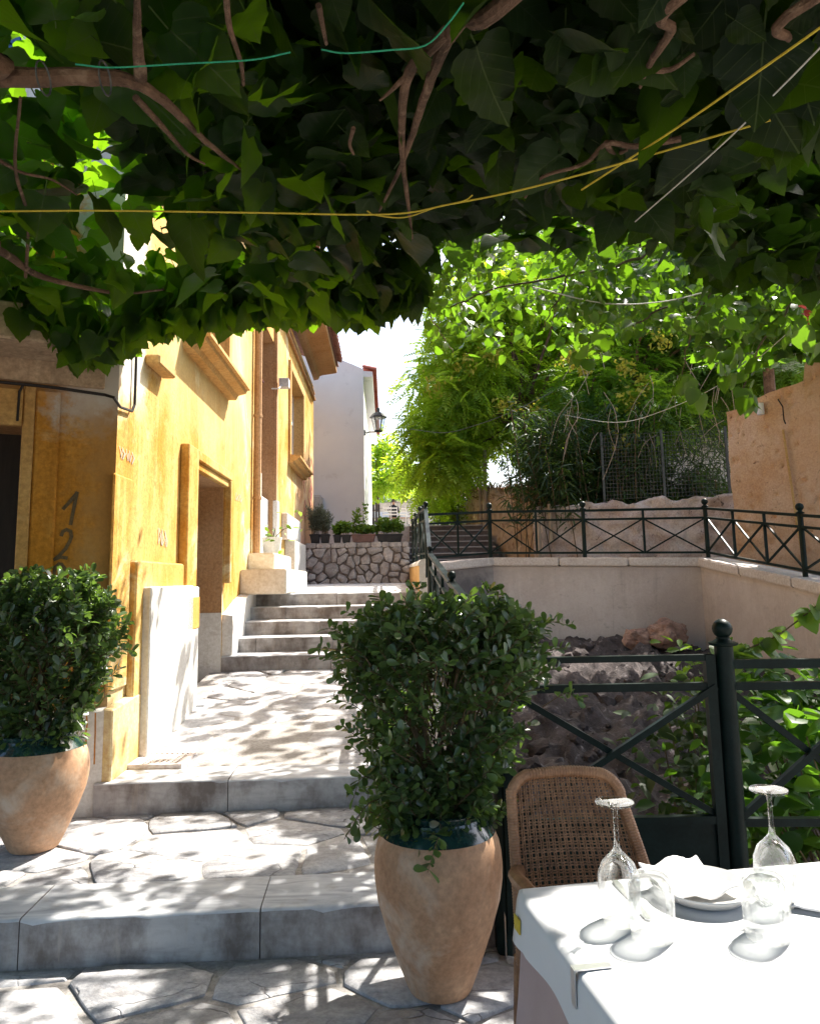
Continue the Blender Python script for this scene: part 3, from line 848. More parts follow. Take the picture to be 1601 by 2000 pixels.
# far window
def window(h, depth, sill_s, sill_z, out_, lab=None):
    s0, s1, z0, z1 = h
    reveal(h, depth, MT['ochre_light'], 'reveal')
    wd = MB(HFR).box(s0, s1, -depth - .03, -depth, z0, z1).build('window', MT['pane'], house)
    b = MB(HFR)
    for a in (s0 + .03, (s0 + s1) / 2, s1 - .03): b.box(a - .03, a + .03, -depth, -depth + .04, z0, z1)
    for z in (z0 + .03, lerp(z0, z1, .62), z1 - .03): b.box(s0, s1, -depth + .002, -depth + .038, z - .03, z + .03)
    b.build('frame', MT['plinth'], wd)
    b = MB(HFR)
    pr = [(0, -.13), (out_ * .35, -.13), (out_ * .45, -.085), (out_ * .8, -.065), (out_ * .85, -.035), (out_, -.03), (out_, .0), (0, .02)]
    a0, a1 = sill_s
    vs = [(a0, n_, sill_z + z_) for n_, z_ in pr] + [(a1, n_, sill_z + z_) for n_, z_ in pr]
    n = len(pr)
    b.add(vs, [tuple(range(n)), tuple(range(2 * n - 1, n - 1, -1))] + [(i, (i + 1) % n, n + (i + 1) % n, n + i) for i in range(n)])
    b.build('sill', MT['ochre_light'], wd)
    b = MB(HFR)
    b.box(s0 - .14, s0, 0, .04, z0 + .02, z1 + .14)
    b.box(s1, s1 + .14, 0, .04, z0 + .02, z1 + .14)
    b.box(s0, s1, 0, .04, z1, z1 + .14)
    b.build('surround', MT['ochre_light'], wd, bevel=.006)
window(win1, .22, (n0, n1), nz0 + .03, .22)
window(win2, .20, (w0 - .08, w1 + .08), wz0 + .02, .20)
# a shorter sill nearer the corner
q0, qz = onwall(283, 690); q1, _ = onwall(317, 716)
MB(HFR).box(q0, q1, 0, .10, qz - .07, qz).build('sill', MT['ochre_light'], house, bevel=.012)
# string course, cornice, roof tiles
zc = onwall(612, 778)[1]
b = MB(HFR)
b.box(0, HL + .03, 0, .05, zc - .05, zc)
b.box(0, HL + .03, 0, .035, zc + .09, zc + .13)
b.build('string_course', MT['brown_reveal'], house, bevel=.006)
ez = onwall(610, 735)[1]
pr = [(0, 0), (.10, .02), (.14, .10), (.20, .12), (.48, .16), (.52, .17), (.52, .30), (0, .34)]
b = MB(HFR)
vs = [(-.5, n_, ez + z_) for n_, z_ in pr] + [(HL + .10, n_, ez + z_) for n_, z_ in pr]
n = len(pr)
b.add(vs, [tuple(range(n)), tuple(range(2 * n - 1, n - 1, -1))] + [(i, (i + 1) % n, n + (i + 1) % n, n + i) for i in range(n)])
b.build('cornice', MT['brown_reveal'], house)
rf = MB(HFR)
rf.hexa([(-.5, .56, ez + .31), (HL + .12, .56, ez + .31), (HL + .12, -3.2, ez + 1.6), (-.5, -3.2, ez + 1.6),
         (-.5, .56, ez + .33), (HL + .12, .56, ez + .33), (HL + .12, -3.2, ez + 1.63), (-.5, -3.2, ez + 1.63)])
rf = rf.build('roof', MT['rooftile'], house)
def tile_mesh(mat, L=.42, r=.09):
    vs, fs = [], []
    n = 6
    for y, rr_ in ((0, r), (L, r * .8)):
        for t in (0, .014):
            for j in range(n + 1):
                a = math.pi * j / n
                vs.append(V((math.cos(a) * (rr_ + t), y, math.sin(a) * (rr_ + t))))
    k = n + 1
    for j in range(n):
        fs += [(j, j + 1, 2 * k + j + 1, 2 * k + j), (k + j, 3 * k + j, 3 * k + j + 1, k + j + 1), (j, k + j, k + j + 1, j + 1)]
    me = bpy.data.meshes.new('roof_tile')
    me.from_pydata([tuple(v) for v in vs], [], fs)
    me.materials.append(mat)
    return me
tm = tile_mesh(MT['rooftile'])
slope = math.atan2(1.29, 3.76)
rotz = math.atan2(HDIR.y, HDIR.x)
nt_ = int((HL + .5) / .21)
for i in range(nt_):
    for rrow in range(3):
        p = HW(-.45 + i * .21 + (.0), .64 - rrow * .34, ez + .33 + rrow * .34 * math.tan(slope) + rnd.uniform(-.006, .006))
        o = link('roof_tile', tm, rf, p)
        o.rotation_euler = (slope, 0, math.atan2(-HNOR.y, -HNOR.x) - math.pi / 2 + rnd.uniform(-.03, .03))
# front face: doorway, frame, cable, balcony slab, balcony, shutter
fs_ = fd_s
MB(FFR).box(fs_, fs_ + 1.5, -.42, -.36, -.1, fz1).build('door', MT['wood_dark'], house)
b = MB(FFR)
b.quad((fs_, 0, 0), (fs_, 0, fz1), (fs_, -.36, fz1), (fs_, -.36, 0))
b.quad((fs_, 0, fz1), (fs_ + 1.5, 0, fz1), (fs_ + 1.5, -.36, fz1), (fs_, -.36, fz1))
b.build('reveal', MT['brown_reveal'], house)
fa = onfront(58, 1000)[0]; fb = onfront(108, 1000)[0]; fzt = onfront(80, 757)[1]
MB(FFR).box(fa, fs_, 0, .035, .3, fzt).build('door_frame', MT['ochre_light'], house, bevel=.008)
MB(FFR).box(fb, fa - .002, 0, .028, .3, fzt - .015).build('door_frame', MT['ochre_dark'], house, bevel=.012)
MB(FFR).box(fs_ + .002, fs_ + 1.6, .0, .06, fz1 - .02, fzt - .03).build('lintel', MT['ochre_light'], house, bevel=.006)
bz0 = onfront(60, 735)[1]; bz1 = onfront(60, 672, .25)[1]
bs0 = onfront(212, 720)[0]
MB(FFR).box(max(bs0, .02) + .02, 4.2, 0, .05, bz0 - .04, bz1 + .05).build('band', MT['beam'], house, bevel=.006)
b = MB(FFR)
b.box(.30, 4.2, 0, .42, bz1 - .03, bz1 + .17)
b.build('balcony_slab', MT['beam'], house, bevel=.01)
bal = MB(FFR)
bal.bar((.34, .39, bz1 + 1.1), (4.2, .39, bz1 + 1.1), .035)
bal.bar((.34, .39, bz1 + .26), (4.2, .39, bz1 + .26), .025)
bal = bal.build('balcony_railing', MT['iron'], house)
for k in range(26): MB(FFR).bar((.36 + .12 * k, .39, bz1 + .27), (.36 + .12 * k, .39, bz1 + 1.09), .014).build('baluster', MT['iron'], bal)
sh = MB(FFR).box(.62, 1.35, .005, .05, bz1 + .18, HT - .4).build('shutter', MT['blue_paint'], house)
for k in range(24): MB(FFR).box(.66, 1.31, .05, .066, bz1 + .25 + k * .085, bz1 + .30 + k * .085).build('louvre', MT['blue_paint'], sh)
MB(FFR).box(.50, .615, 0, .05, bz1 + .18, HT - .3).build('shutter_frame', MT['plinth'], house)
# cable clipped along the front and round the corner
def polyF(pts, off=.045):
    return [C0 + FDIR * onfront(x, y, off)[0] + FNOR * off + V((0, 0, onfront(x, y, off)[1])) for x, y in pts]
def polyH(pts, off=.02):
    return [HW(onwall(x, y, off)[0], off, onwall(x, y, off)[1]) for x, y in pts]
b = MB()
b.tube(polyF([(-60, 738), (0, 746), (45, 750), (110, 757), (170, 766), (205, 771)], .07) + polyH([(222, 776), (235, 795), (258, 803), (263, 790), (266, 700), (268, 660)]), .009, 6)
b.tube(polyF([(45, 752), (38, 765), (36, 790), (34, 822)], .065), .007, 6)
b.build('cable', MT['cable'], house, smooth=True)
# wall lamp bracket / floodlight on the street wall
b = MB(HFR)
s_, z_ = onwall(548, 750, .1)
b.tube([(s_ - .2, 0, z_ - .12), (s_ - .2, .10, z_ - .12), (s_, .13, z_)], .012, 6)
b.box(s_ - .05, s_ + .10, .08, .22, z_ - .05, z_ + .08)
b.build('floodlight', MT['grey_plaster'], house, bevel=.004)
# painted numerals and scribbles, thin paint films
def strokes(frame_fn, lines, wd, mat, name, lab=None, closed=False):
    b = MB()
    for ln in lines:
        P = [V(frame_fn(x, y)) for x, y in ln]
        for i in range(len(P) - 1):
            a, c = P[i], P[i + 1]
            d = (c - a)
            if d.length < 1e-5: continue
            nn = FNOR if frame_fn is PF else HNOR
            s_ = d.normalized().cross(nn) * wd * .5
            e = d.normalized() * wd * .3
            k = nn * 0.0007 * (i % 3)
            b.add([a - e + s_ + k, a - e - s_ + k, c + e - s_ + k, c + e + s_ + k], [(0, 1, 2, 3)])
    o = b.build(name, mat, house)
    if lab: o['label'] = lab
    return o
def PF(x, y):
    s_, z_ = onfront(x, y, .004)
    return C0 + FDIR * s_ + FNOR * .004 + V((0, 0, z_))
def PH(x, y):
    s_, z_ = onwall(x, y, .004)
    return HW(s_, .004, z_)
def cr(px, py): return (px / 5.0, 750 + py / 5.0)
num = [[cr(*p) for p in l] for l in (
    [(620, 1218), (690, 1140), (752, 1062), (728, 1180), (690, 1368)],
    [(600, 1478), (615, 1440), (650, 1422), (690, 1440), (698, 1490), (680, 1540), (640, 1610), (580, 1675), (530, 1715), (590, 1690), (650, 1700)],
    [(575, 1758), (540, 1790), (525, 1850), (535, 1920), (570, 1950), (615, 1930), (635, 1870), (630, 1800), (600, 1762), (575, 1758)])]
strokes(PF, num, .019, MT['paint_dark'], 'painted_number', 'dark hand-painted number 120 reading downwards')
rg = random.Random(4)
scr = []
for (cx_, cy_, w_, h_, k) in ((318, 1050, 16, 30, 6), (466, 972, 12, 14, 5), (250, 890, 30, 22, 5), (322, 1110, 14, 14, 4), (400, 898, 24, 6, 6)):
    for q in range(k):
        x = cx_ - w_ / 2 + w_ * q / k
        scr.append([(x + rg.uniform(-2, 2), cy_ - h_ / 2 + (x - cx_) * .5), (x + rg.uniform(0, 4), cy_ + (x - cx_) * .5), (x + rg.uniform(-3, 3), cy_ + h_ / 2 + (x - cx_) * .5), (x + 4, cy_ + rg.uniform(-4, 4) + (x - cx_) * .5)])
strokes(PH, scr, .010, MT['paint_grey'], 'graffiti', 'faded grey scribbled graffiti tags')
scr = []
for q in range(16):
    x = rg.uniform(592, 609); y = rg.uniform(890, 990)
    scr.append([(x, y), (x + rg.uniform(-3, 3), y + 14), (x + rg.uniform(-4, 4), y + 30)])
strokes(PH, scr, .05, MT['paint_red'], 'graffiti', 'faded red spray paint at the far end of the wall')
# ochre runs down the white plinth
b = MB(FFR)
for q in range(8):
    s_ = .05 + q * .05 + rg.uniform(-.012, .012)
    z_ = .70
    x = s_
    zz = [z_ - i * .055 for i in range(rg.randint(6, 10))]
    pts = [(s_ + rg.uniform(-.004, .004), .0565, z) for z in zz]
    for i in range(len(pts) - 1):
        wq = .004
        b.quad((pts[i][0] - wq, .0565, pts[i][2]), (pts[i][0] + wq, .0565, pts[i][2]), (pts[i + 1][0] + wq, .0565, pts[i + 1][2]), (pts[i + 1][0] - wq, .0565, pts[i + 1][2]))
b.build('paint_drip', MT['drip'], house)

# doorstep blocks of the tall door, standing on the steps
ds = thing('doorstep', 'stacked pale marble blocks forming a doorstep to the tall door', 'doorstep', HW(door2[0], .3, 1.27))
sA = onwall(486, 1130, .35)[0]
B1 = MB(HFR).box(e0 - 1.0, e0 + 1.15, .0, .50, 1.275, 1.545)
B1.build('block', MT['pale_stone'], ds, bevel=.012, seg=2)
MB(HFR).box(e0 - .55, e0 + 1.0, .0, .30, 1.547, 1.74).build('block', MT['pale_stone'], ds, bevel=.012, seg=2)
MB(HFR).box(e0 + 1.16, e0 + 2.6, .0, .34, 1.285, 1.50).build('block', MT['pale_stone'], ds, bevel=.012, seg=2)
# grey buttress at the foot of the far wall
bt = thing('wall_buttress', 'grey cement buttress at the foot of the yellow wall near the rubble wall', 'buttress', HW(9.0, .2, 1.3))
s_b = onwall(590, 1100, .15)[0]
MB(HFR).box(s_b - 1.1, s_b + .5, 0, .16, 1.28, 2.05).build('lower_block', MT['grey_plaster'], bt, bevel=.01)
MB(HFR).box(s_b - 1.5, s_b + .3, 0, .09, 2.052, 2.45).build('upper_block', MT['grey_plaster'], bt, bevel=.01)
# ------------------------------------------------------------------ rubble wall closing the landing, planters on it
def stone_face(parent, origin, ex, ez, out_, W, H, dx, dz, seed, mat, depth=.05, gap=.020, name='stone', skip=None):
    """irregular field stones set in a wall face; each is a piece of its own."""
    rr = random.Random(seed)
    for poly in cells([(0, 0), (W, 0), (W, H), (0, H)], jgrid(0, W, 0, H, dx, dz, rr, .46, .22), gap):
        if area(poly) < .0015: continue
        P = rough_poly(poly, .07, .012, rr, .42)
        if len(P) < 4: continue
        cx_, cy_ = sum(p[0] for p in P) / len(P), sum(p[1] for p in P) / len(P)
        if skip and skip(cx_, cy_): continue
        n = len(P)
        dp = depth * rr.uniform(.6, 1.25)
        rings = [(1.0, -.05), (1.0, dp * .35), (.90, dp * .8), (.62, dp)]
        vs, fs = [], []
        for sc_, d_ in rings:
            for x, y in P:
                q = origin + ex * (cx_ + (x - cx_) * sc_) + ez * (cy_ + (y - cy_) * sc_) + out_ * (d_ + (rr.uniform(-.007, .007) if sc_ < 1 else 0))
                vs.append(q)
        vs.append(origin + ex * cx_ + ez * cy_ + out_ * (dp * 1.04))
        for k in range(3):
            for i in range(n):
                j = (i + 1) % n
                fs.append((k * n + i, k * n + j, (k + 1) * n + j, (k + 1) * n + i))
        for i in range(n): fs.append((3 * n + i, 3 * n + (i + 1) % n, 4 * n))
        MB().add(vs, fs).build(name, mat, parent, smooth=True, ang=40, loc=origin + ex * cx_ + ez * cy_)
SWY = 14.55
swx0, swx1 = -2.05, atY(800, 1100, SWY).x
swz0, swz1 = 1.30, atY(700, 1060, SWY).z
sw = thing('rubble_wall', 'low wall of irregular pale field stones below the planters', 'wall', (-1, SWY, 1.33))
MB().box(swx0 - .1, swx1, SWY, SWY + .45, .3, swz1 - .01).build('core', MT['stone_mortar'], sw)
stone_face(sw, V((swx0, SWY, swz0)), V((1, 0, 0)), V((0, 0, 1)), V((0, -1, 0)), swx1 - swx0, swz1 - swz0 - .10, .20, .125, 8, MT['stone'])
x = swx0
while x < swx1 - .03:
    w_ = min(rnd.uniform(.14, .30), swx1 - x)
    MB().box(x, x + w_ - .015, SWY - .04, SWY + .44, swz1 - .095, swz1 + rnd.uniform(-.005, .012)).build('cap_stone', MT['stone'], sw, bevel=.015, seg=2)
    x += w_
# raised bed behind it
tag(MB().box(-7, swx1 - .02, SWY + .45, 17.5, .3, swz1 - .08).build('terrain', MT['ground']), 'earth bed behind the rubble wall', kind='structure')

# low parapet along the landing
pw = thing('parapet_wall', 'low cream parapet with ochre inner face along the landing', 'wall', (.15, 8.6, 1.27))
b = MB()
pl = lambda y: lerp(.085, -.04, (y - 8.5) / 6)
b.hexa([(pl(8.45), 8.45, .3), (.205, 8.45, .3), (.13, 14.5, .3), (pl(14.5), 14.5, .3), (pl(8.45), 8.45, 1.56), (.205, 8.45, 1.56), (.13, 14.5, 1.64), (pl(14.5), 14.5, 1.64)])
b.mi = [0, 0, 1, 1, 1, 0]
b.build('body', [MT['ochre_light'], MT['plinth']], pw)
b = MB()
vs, fs = [], []
prf = [(-.012, 0), (-.012, .03), (.02, .065), (.06, .075), (.10, .065), (.128, .03), (.128, 0)]
for y, z in ((8.43, 1.561), (14.5, 1.641)):
    for dx, dz in prf: vs.append((pl(y) + dx * (1 if y < 9 else 1.3), y, z + dz))
n = len(prf)
fs = [tuple(range(n)), tuple(range(2 * n - 1, n - 1, -1))] + [(i, (i + 1) % n, n + (i + 1) % n, n + i) for i in range(n)]
b.add(vs, fs).build('coping', MT['plinth'], pw, smooth=True)

# dark stone steps beyond, up to the small square
us = thing('steps', 'dark stone steps with pale edges climbing to the cafe square', 'steps', (.8, 15.3, 1.36)); us['kind'] = 'structure'
for i in range(9):
    y = 14.75 + .31 * i
    z = 1.40 + .138 * (i + 1)
    xr = 1.8
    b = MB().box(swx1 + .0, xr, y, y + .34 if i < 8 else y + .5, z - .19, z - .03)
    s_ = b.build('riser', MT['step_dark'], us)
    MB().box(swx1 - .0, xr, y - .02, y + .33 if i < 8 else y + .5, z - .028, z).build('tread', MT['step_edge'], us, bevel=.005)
SQZ = 1.40 + .138 * 9
def square_z(y): return SQZ - .01 + 1.30 * (y - 17.3) / 18.7
tag(MB().add([(-6, 17.2, SQZ - .01), (14, 17.5, SQZ - .01), (14, 62, square_z(62)), (-6, 62, square_z(62)), (-6, 17.2, .3), (14, 17.5, .3)],
             [(0, 1, 2, 3), (0, 4, 5, 1)]).build('plaza', MT['coping']), 'pale paved cafe square at the top of the street', kind='structure')
# walkway behind the railing
TZ = 1.60
tag(MB().add([(.12, 10.4, TZ - .03), (1.15, 11.15, TZ), (4.0, 10.45, TZ - .02), (4.25, 8.4, TZ - .27), (4.4, 4.2, TZ - .75), (7.5, 4.2, TZ - .75), (7.5, 14.9, TZ), (3.1, 14.9, TZ), (.12, 14.9, TZ - .03)],
             [tuple(range(9))]).build('walkway', MT['step_dark']), 'paved walkway behind the green railing above the pit', kind='structure')

# ------------------------------------------------------------------ retaining wall round the pit
MT['pit_plaster'] = stained('retaining_plaster', (0.54, 0.46, 0.43), (0.64, 0.57, 0.54), (0.33, 0.28, 0.265), amount=0.9, streak=0.7, bstr=0.3, grain=0.2, boxes=[
    (-1, 1.18, None, None, None, None, (0.10, 0.09, 0.10), 0.5, 0.9), (None, None, None, None, 1.42, 1.62, (0.44, 0.38, 0.35), 0.2, 0.5),
    (3.3, 4.1, None, None, .2, 1.2, (0.36, 0.30, 0.28), 0.5, 0.6)])
RW = [atY(838, 1100, 10.4), atY(962, 1089, 11.0), atY(1367, 1089, 10.35), atY(1553, 1127, 8.3)]
RW = [V((p.x, p.y, p.z)) for p in RW]
RW.append(V((4.42, 4.3, 0.86)))
rw = thing('retaining_wall', 'stained beige plaster retaining wall with pale coping around the pit', 'wall', (2.6, 10.8, 0.4))
for i in range(4):
    a, c = RW[i], RW[i + 1]
    d = (V((c.x - a.x, c.y - a.y, 0))).normalized()
    nrm = V((d.y, -d.x, 0))
    if nrm.dot(V((2.2, 7, 0)) - a) < 0: nrm = -nrm
    b = MB()
    back = -nrm * .35
    nseg = 14
    vs = []
    for k in range(nseg + 1):
        p = a.lerp(c, k / nseg)
        vs += [V((p.x, p.y, -.9)), V((p.x, p.y, p.z - .125))]
    fs = [(2 * k, 2 * k + 2, 2 * k + 3, 2 * k + 1) for k in range(nseg)]
    n_ = len(vs)
    vs += [V((q.x + back.x, q.y + back.y, q.z)) for q in vs]
    fs += [(n_ + 2 * k, n_ + 2 * k + 1, n_ + 2 * k + 3, n_ + 2 * k + 2) for k in range(nseg)]
    fs += [(2 * k + 1, 2 * k + 3, n_ + 2 * k + 3, n_ + 2 * k + 1) for k in range(nseg)]
    b.add(vs, fs).build('wall', MT['pit_plaster'], rw)
    L = (c - a).length
    m_ = max(1, round(L / 1.05))
    for k in range(m_):
        p, q = a.lerp(c, k / m_), a.lerp(c, (k + 1) / m_)
        e = d * .004
        ext = d * (.04 if 0 < i and k == 0 else 0)
        p, q = p + e, q - e
        o1, o2 = nrm * .055, -nrm * .34
        bb = MB()
        bb.hexa([p + o1 - V((0, 0, .12)), q + o1 - V((0, 0, .12)), q + o2 - V((0, 0, .12)), p + o2 - V((0, 0, .12)), p + o1, q + o1, q + o2, p + o2])
        bb.build('coping_stone', MT['coping'], rw, smooth=True, bevel=.016, seg=2)

# ------------------------------------------------------------------ pit
def pitz(x, y):
    base = interp(y, [3.0, 4.0, 6.0, 8.5, 10.2, 11.2], [-.62, -.50, -.20, .18, .40, .46])
    base += .25 * max(0, 1 - abs(x - 1.2) / 1.6) * interp(y, [5, 8, 10], [.3, 1, .6])
    return base
from mathutils import noise as mnoise
def fb(x, y, z=0.0, o=4):
    return mnoise.fractal(V((x, y, z)), 1.0, 2.0, o)
b = MB()
nx, ny = 90, 120
vs = []
for j in range(ny + 1):
    for i in range(nx + 1):
        x, y = lerp(.30, 4.6, i / nx), lerp(3.05, 11.2, j / ny)
        z = pitz(x, y) + .16 * fb(x * 1.3, y * 1.3) + .16 * abs(fb(x * 3.2, y * 3.2, 3)) + .05 * fb(x * 14, y * 14, 9, 3)
        vs.append((x, y, z))
fs = [(j * (nx + 1) + i, j * (nx + 1) + i + 1, (j + 1) * (nx + 1) + i + 1, (j + 1) * (nx + 1) + i) for j in range(ny) for i in range(nx)]
tag(b.add(vs, fs).build('terrain', MT['rubble'], smooth=True, ang=180), 'rough earth and rock filling the pit', kind='structure')
# wall of the path facing the pit
tag(MB().add([(.33, 3.0, -.9), (.11, 8.5, -.9), (.33, 3.0, .14), (.30, 4.4, .31), (.20, 7.3, .56), (.11, 8.5, 1.25), (.215, 10.5, 1.6), (.215, 10.5, -.9)],
             [(0, 1, 5, 4, 3, 2), (1, 7, 6, 5)]).build('path_edge_wall', MT['grey_plaster']), 'rendered side of the path above the pit', 'wall')
def rock(name, c, r, seed, mat, parent=None, label=None, cat=None, sq=(1, 1, .8), sub=3, rough=.28):
    bm = bmesh.new()
    bmesh.ops.create_icosphere(bm, subdivisions=sub, radius=1)
    for v in bm.verts:
        p = v.co.copy()
        k = 1 + rough * fb(p.x * 1.3 + seed, p.y * 1.3, p.z * 1.3) + rough * .5 * abs(fb(p.x * 3 + seed, p.y * 3, p.z * 3)) - .05
        v.co = V((p.x * sq[0], p.y * sq[1], p.z * sq[2])) * r * k
    me = bpy.data.meshes.new(name)
    bm.to_mesh(me)
    bm.free()
    me.materials.append(mat)
    me.polygons.foreach_set('use_smooth', [True] * len(me.polygons))
    me.set_sharp_from_angle(angle=R(32))
    o = link(name, me, parent, c)
    if label: tag(o, label, cat)
    return o
p = atY(1300, 1240, 10.05); rock('boulder', (p.x, p.y, p.z), .27, 1, MT['rock'], None, 'large reddish boulder bulging from the foot of the retaining wall', 'boulder', (1, .8, .72), 4)
p = atY(1244, 1250, 10.1); rock('boulder', (p.x, p.y, p.z), .20, 5, MT['rock'], None, 'smaller dark brown boulder beside the big reddish one', 'boulder', (1, .8, .72), 4)
rr = random.Random(17)
tmpl = [rock('stone_tmp', (0, 0, 0), 1, s, MT['rubble'], sub=2, rough=.45) for s in (2, 9, 14, 23)]
tv = [np.array([v.co[:] for v in t.data.vertices]) for t in tmpl]
tf = [[tuple(pp.vertices) for pp in t.data.polygons] for t in tmpl]
for t in tmpl: bpy.data.objects.remove(t)
b = MB()
for k in range(600):
    x, y = rr.uniform(.45, 4.3), rr.uniform(3.4, 10.6)
    s_ = rr.choice((.012, .02, .02, .03, .04, .06, .10))
    z = pitz(x, y) + .16 * fb(x * 1.3, y * 1.3) + .07 * abs(fb(x * 4.5, y * 4.5, 3)) + .03 * fb(x * 14, y * 14, 9, 3)
    t = rr.randrange(4)
    mtx = Matrix.Rotation(rr.uniform(0, 6.3), 3, 'Z') @ Matrix.Rotation(rr.uniform(-.5, .5), 3, 'X')
    b.add([V((x, y, z)) + (mtx @ V(q)) * s_ for q in tv[t]], tf[t])
tag(b.build('rubble', MT['rubble'], smooth=True), 'loose stones strewn over the pit floor', kind='stuff')

# ------------------------------------------------------------------ garden walls behind the walkway
MT['garden_stone'] = stained('garden_wall_stone', (0.46, 0.35, 0.30), (0.64, 0.54, 0.48), (0.24, 0.17, 0.14), amount=0.9, streak=0.3, bstr=1.0, scale=2.2, specks=7)
def rough_wall(name, label, a, c, h0, h1, z0, thick, mat, seed, amp=.085, topamp=.12):
    b = MB()
    a, c = V(a), V(c)
    d = (c - a); L = d.length; d.normalize()
    nrm = V((d.y, -d.x))
    if nrm.dot(V((0, 0)) - a) < 0: nrm = -nrm
    nx_, nz_ = int(L / .045), 26
    vs = []
    for j in range(nz_ + 1):
        for i in range(nx_ + 1):
            s_ = L * i / nx_
            top = lerp(h0, h1, i / nx_) + topamp * fb(s_ * 2.5, seed, 1)
            z = lerp(z0, top, j / nz_)
            o_ = amp * fb(s_ * 3.5, z * 3.5, seed) + amp * .7 * abs(fb(s_ * 9, z * 9, seed + 3))
            vs.append((a.x + d.x * s_ + nrm.x * o_, a.y + d.y * s_ + nrm.y * o_, z))
    fs = [(j * (nx_ + 1) + i, j * (nx_ + 1) + i + 1, (j + 1) * (nx_ + 1) + i + 1, (j + 1) * (nx_ + 1) + i) for j in range(nz_) for i in range(nx_)]
    k = nz_ * (nx_ + 1)
    n0_ = len(vs)
    for i in range(nx_ + 1):
        q = vs[k + i]
        vs.append((q[0] - nrm.x * thick, q[1] - nrm.y * thick, q[2] - .01))
    fs += [(k + i, k + i + 1, n0_ + i + 1, n0_ + i) for i in range(nx_)]
    for i0 in (0, nx_):      # end caps
        ring = [j * (nx_ + 1) + i0 for j in range(nz_ + 1)]
        e = len(vs)
        vs.append((a.x + d.x * L * (i0 / nx_) - nrm.x * thick, a.y + d.y * L * (i0 / nx_) - nrm.y * thick, z0))
        fs.append(tuple(ring + [n0_ + i0, e]))
    o = b.add(vs, fs).build(name, mat, smooth=True, ang=180)
    return tag(o, label, 'wall')
g0, g1 = atY(1040, 1000, 13.9), atY(1440, 1000, 12.6)
rough_wall('garden_wall', 'rough mauve-grey stone garden wall behind the green railing', (g0.x, g0.y), (g1.x + .2, g1.y - .1), atY(1060, 990, 13.9).z, atY(1420, 966, 12.6).z, 1.3, .5, MT['garden_stone'], 3)
g2, g3 = atY(912, 1000, 19.0), atY(1040, 1000, 14.6)
rough_wall('earth_bank', 'sunlit dry earth and rubble bank topped with dead grass', (g2.x, g2.y), (g3.x, g3.y), atY(915, 962, 19.).z, atY(1040, 962, 14.6).z, 1.3, .6, MT['earth_wall'], 8, .10, .14)
pc = atY(905, 1000, 19.3)
cp = thing('gate_pillar', 'cream rendered pillar with sloping top at the end of the earth bank', 'pillar', (pc.x, pc.y, SQZ))
MB().hexa([(pc.x - .16, pc.y - .2, 1.8), (pc.x + .16, pc.y - .2, 1.8), (pc.x + .16, pc.y + .2, 1.8), (pc.x - .16, pc.y + .2, 1.8), (pc.x - .16, pc.y - .2, atY(898, 990, 19.3).z), (pc.x + .16, pc.y - .2, atY(910, 978, 19.3).z), (pc.x + .16, pc.y + .2, atY(910, 976, 19.3).z), (pc.x - .16, pc.y + .2, atY(898, 988, 19.3).z)]).build('shaft', MT['plinth'], cp, bevel=.015)
MB().box(pc.x + .14, pc.x + .60, pc.y - .12, pc.y + .15, 1.8, atY(930, 966, 19.3).z).build('wing', MT['plinth'], cp, bevel=.015)
# timber posts leaning by the bank
for i, (x0, y0, x1, y1, Y, r_) in enumerate(((1050, 1010, 1052, 1095, 13.5, .045), (1072, 985, 1076, 1060, 13.6, .04), (935, 905, 938, 990, 17.5, .04), (946, 880, 944, 985, 17.2, .05))):
    a, c = atY(x0, y0, Y), atY(x1, y1, Y)
    c.z = min(c.z, 2.2)
    b = MB(); b.tube([a, a.lerp(c, .5) + V((.01, 0, 0)), c], [r_ * .9, r_, r_], 8)
    b.tube([a + V((0, 0, .0)), a + V((0, 0, .012))], [r_ * .7, r_ * .2], 8)
    tag(b.build('timber_post', MT['pole'], smooth=True), ['weathered post before the dark thicket, nearer the bank', 'thin weathered post standing between thicket and stone wall', 'slim pale pole rising from the earth bank, left one', 'thicker pale pole rising from the earth bank, right one'][i], 'post', 'posts by the bank')

# ------------------------------------------------------------------ orange house on the right
MT['orange_stucco'] = stained('orange_stucco', (0.58, 0.33, 0.17), (0.66, 0.45, 0.30), (0.46, 0.22, 0.10), amount=0.95, streak=0.25, bstr=1.0, scale=1.0, specks=9, boxes=[(6.0, None, None, None, None, None, (0.64, 0.44, 0.32), 1.2, 0.7)])
oa = atY(1436, 1000, 12.0); oc = V((6.9, 9.4))
od = (V((oc.x - oa.x, oc.y - oa.y))).normalized()
on = V((od.y, -od.x))
if on.dot(V((-oa.x, -oa.y))) < 0: on = -on
def onor(px, py):
    d = ray(px, py)
    t = (V((oa.x, oa.y)) - V((0, 0))).dot(on) / (d.x * on.x + d.y * on.y)
    p = EYE + d * t
    return (V((p.x, p.y)) - V((oa.x, oa.y))).dot(od), p.z
oh = thing('orange_house', 'crumbling orange stucco house wall with pockmarks at the right edge', 'house', (oa.x, oa.y, 1.6))
OFR = (V((oa.x, oa.y, 0)), V((od.x, od.y, 0)), V((on.x, on.y, 0)))
prof = [(1413, 806), (1440, 800), (1472, 782), (1500, 768), (1545, 752), (1571, 742), (1570, 715), (1576, 694), (1601, 688), (1680, 684)]
top = [onor(x, y) for x, y in prof] + [(4.6, onor(1680, 684)[1])]
b = MB(OFR)
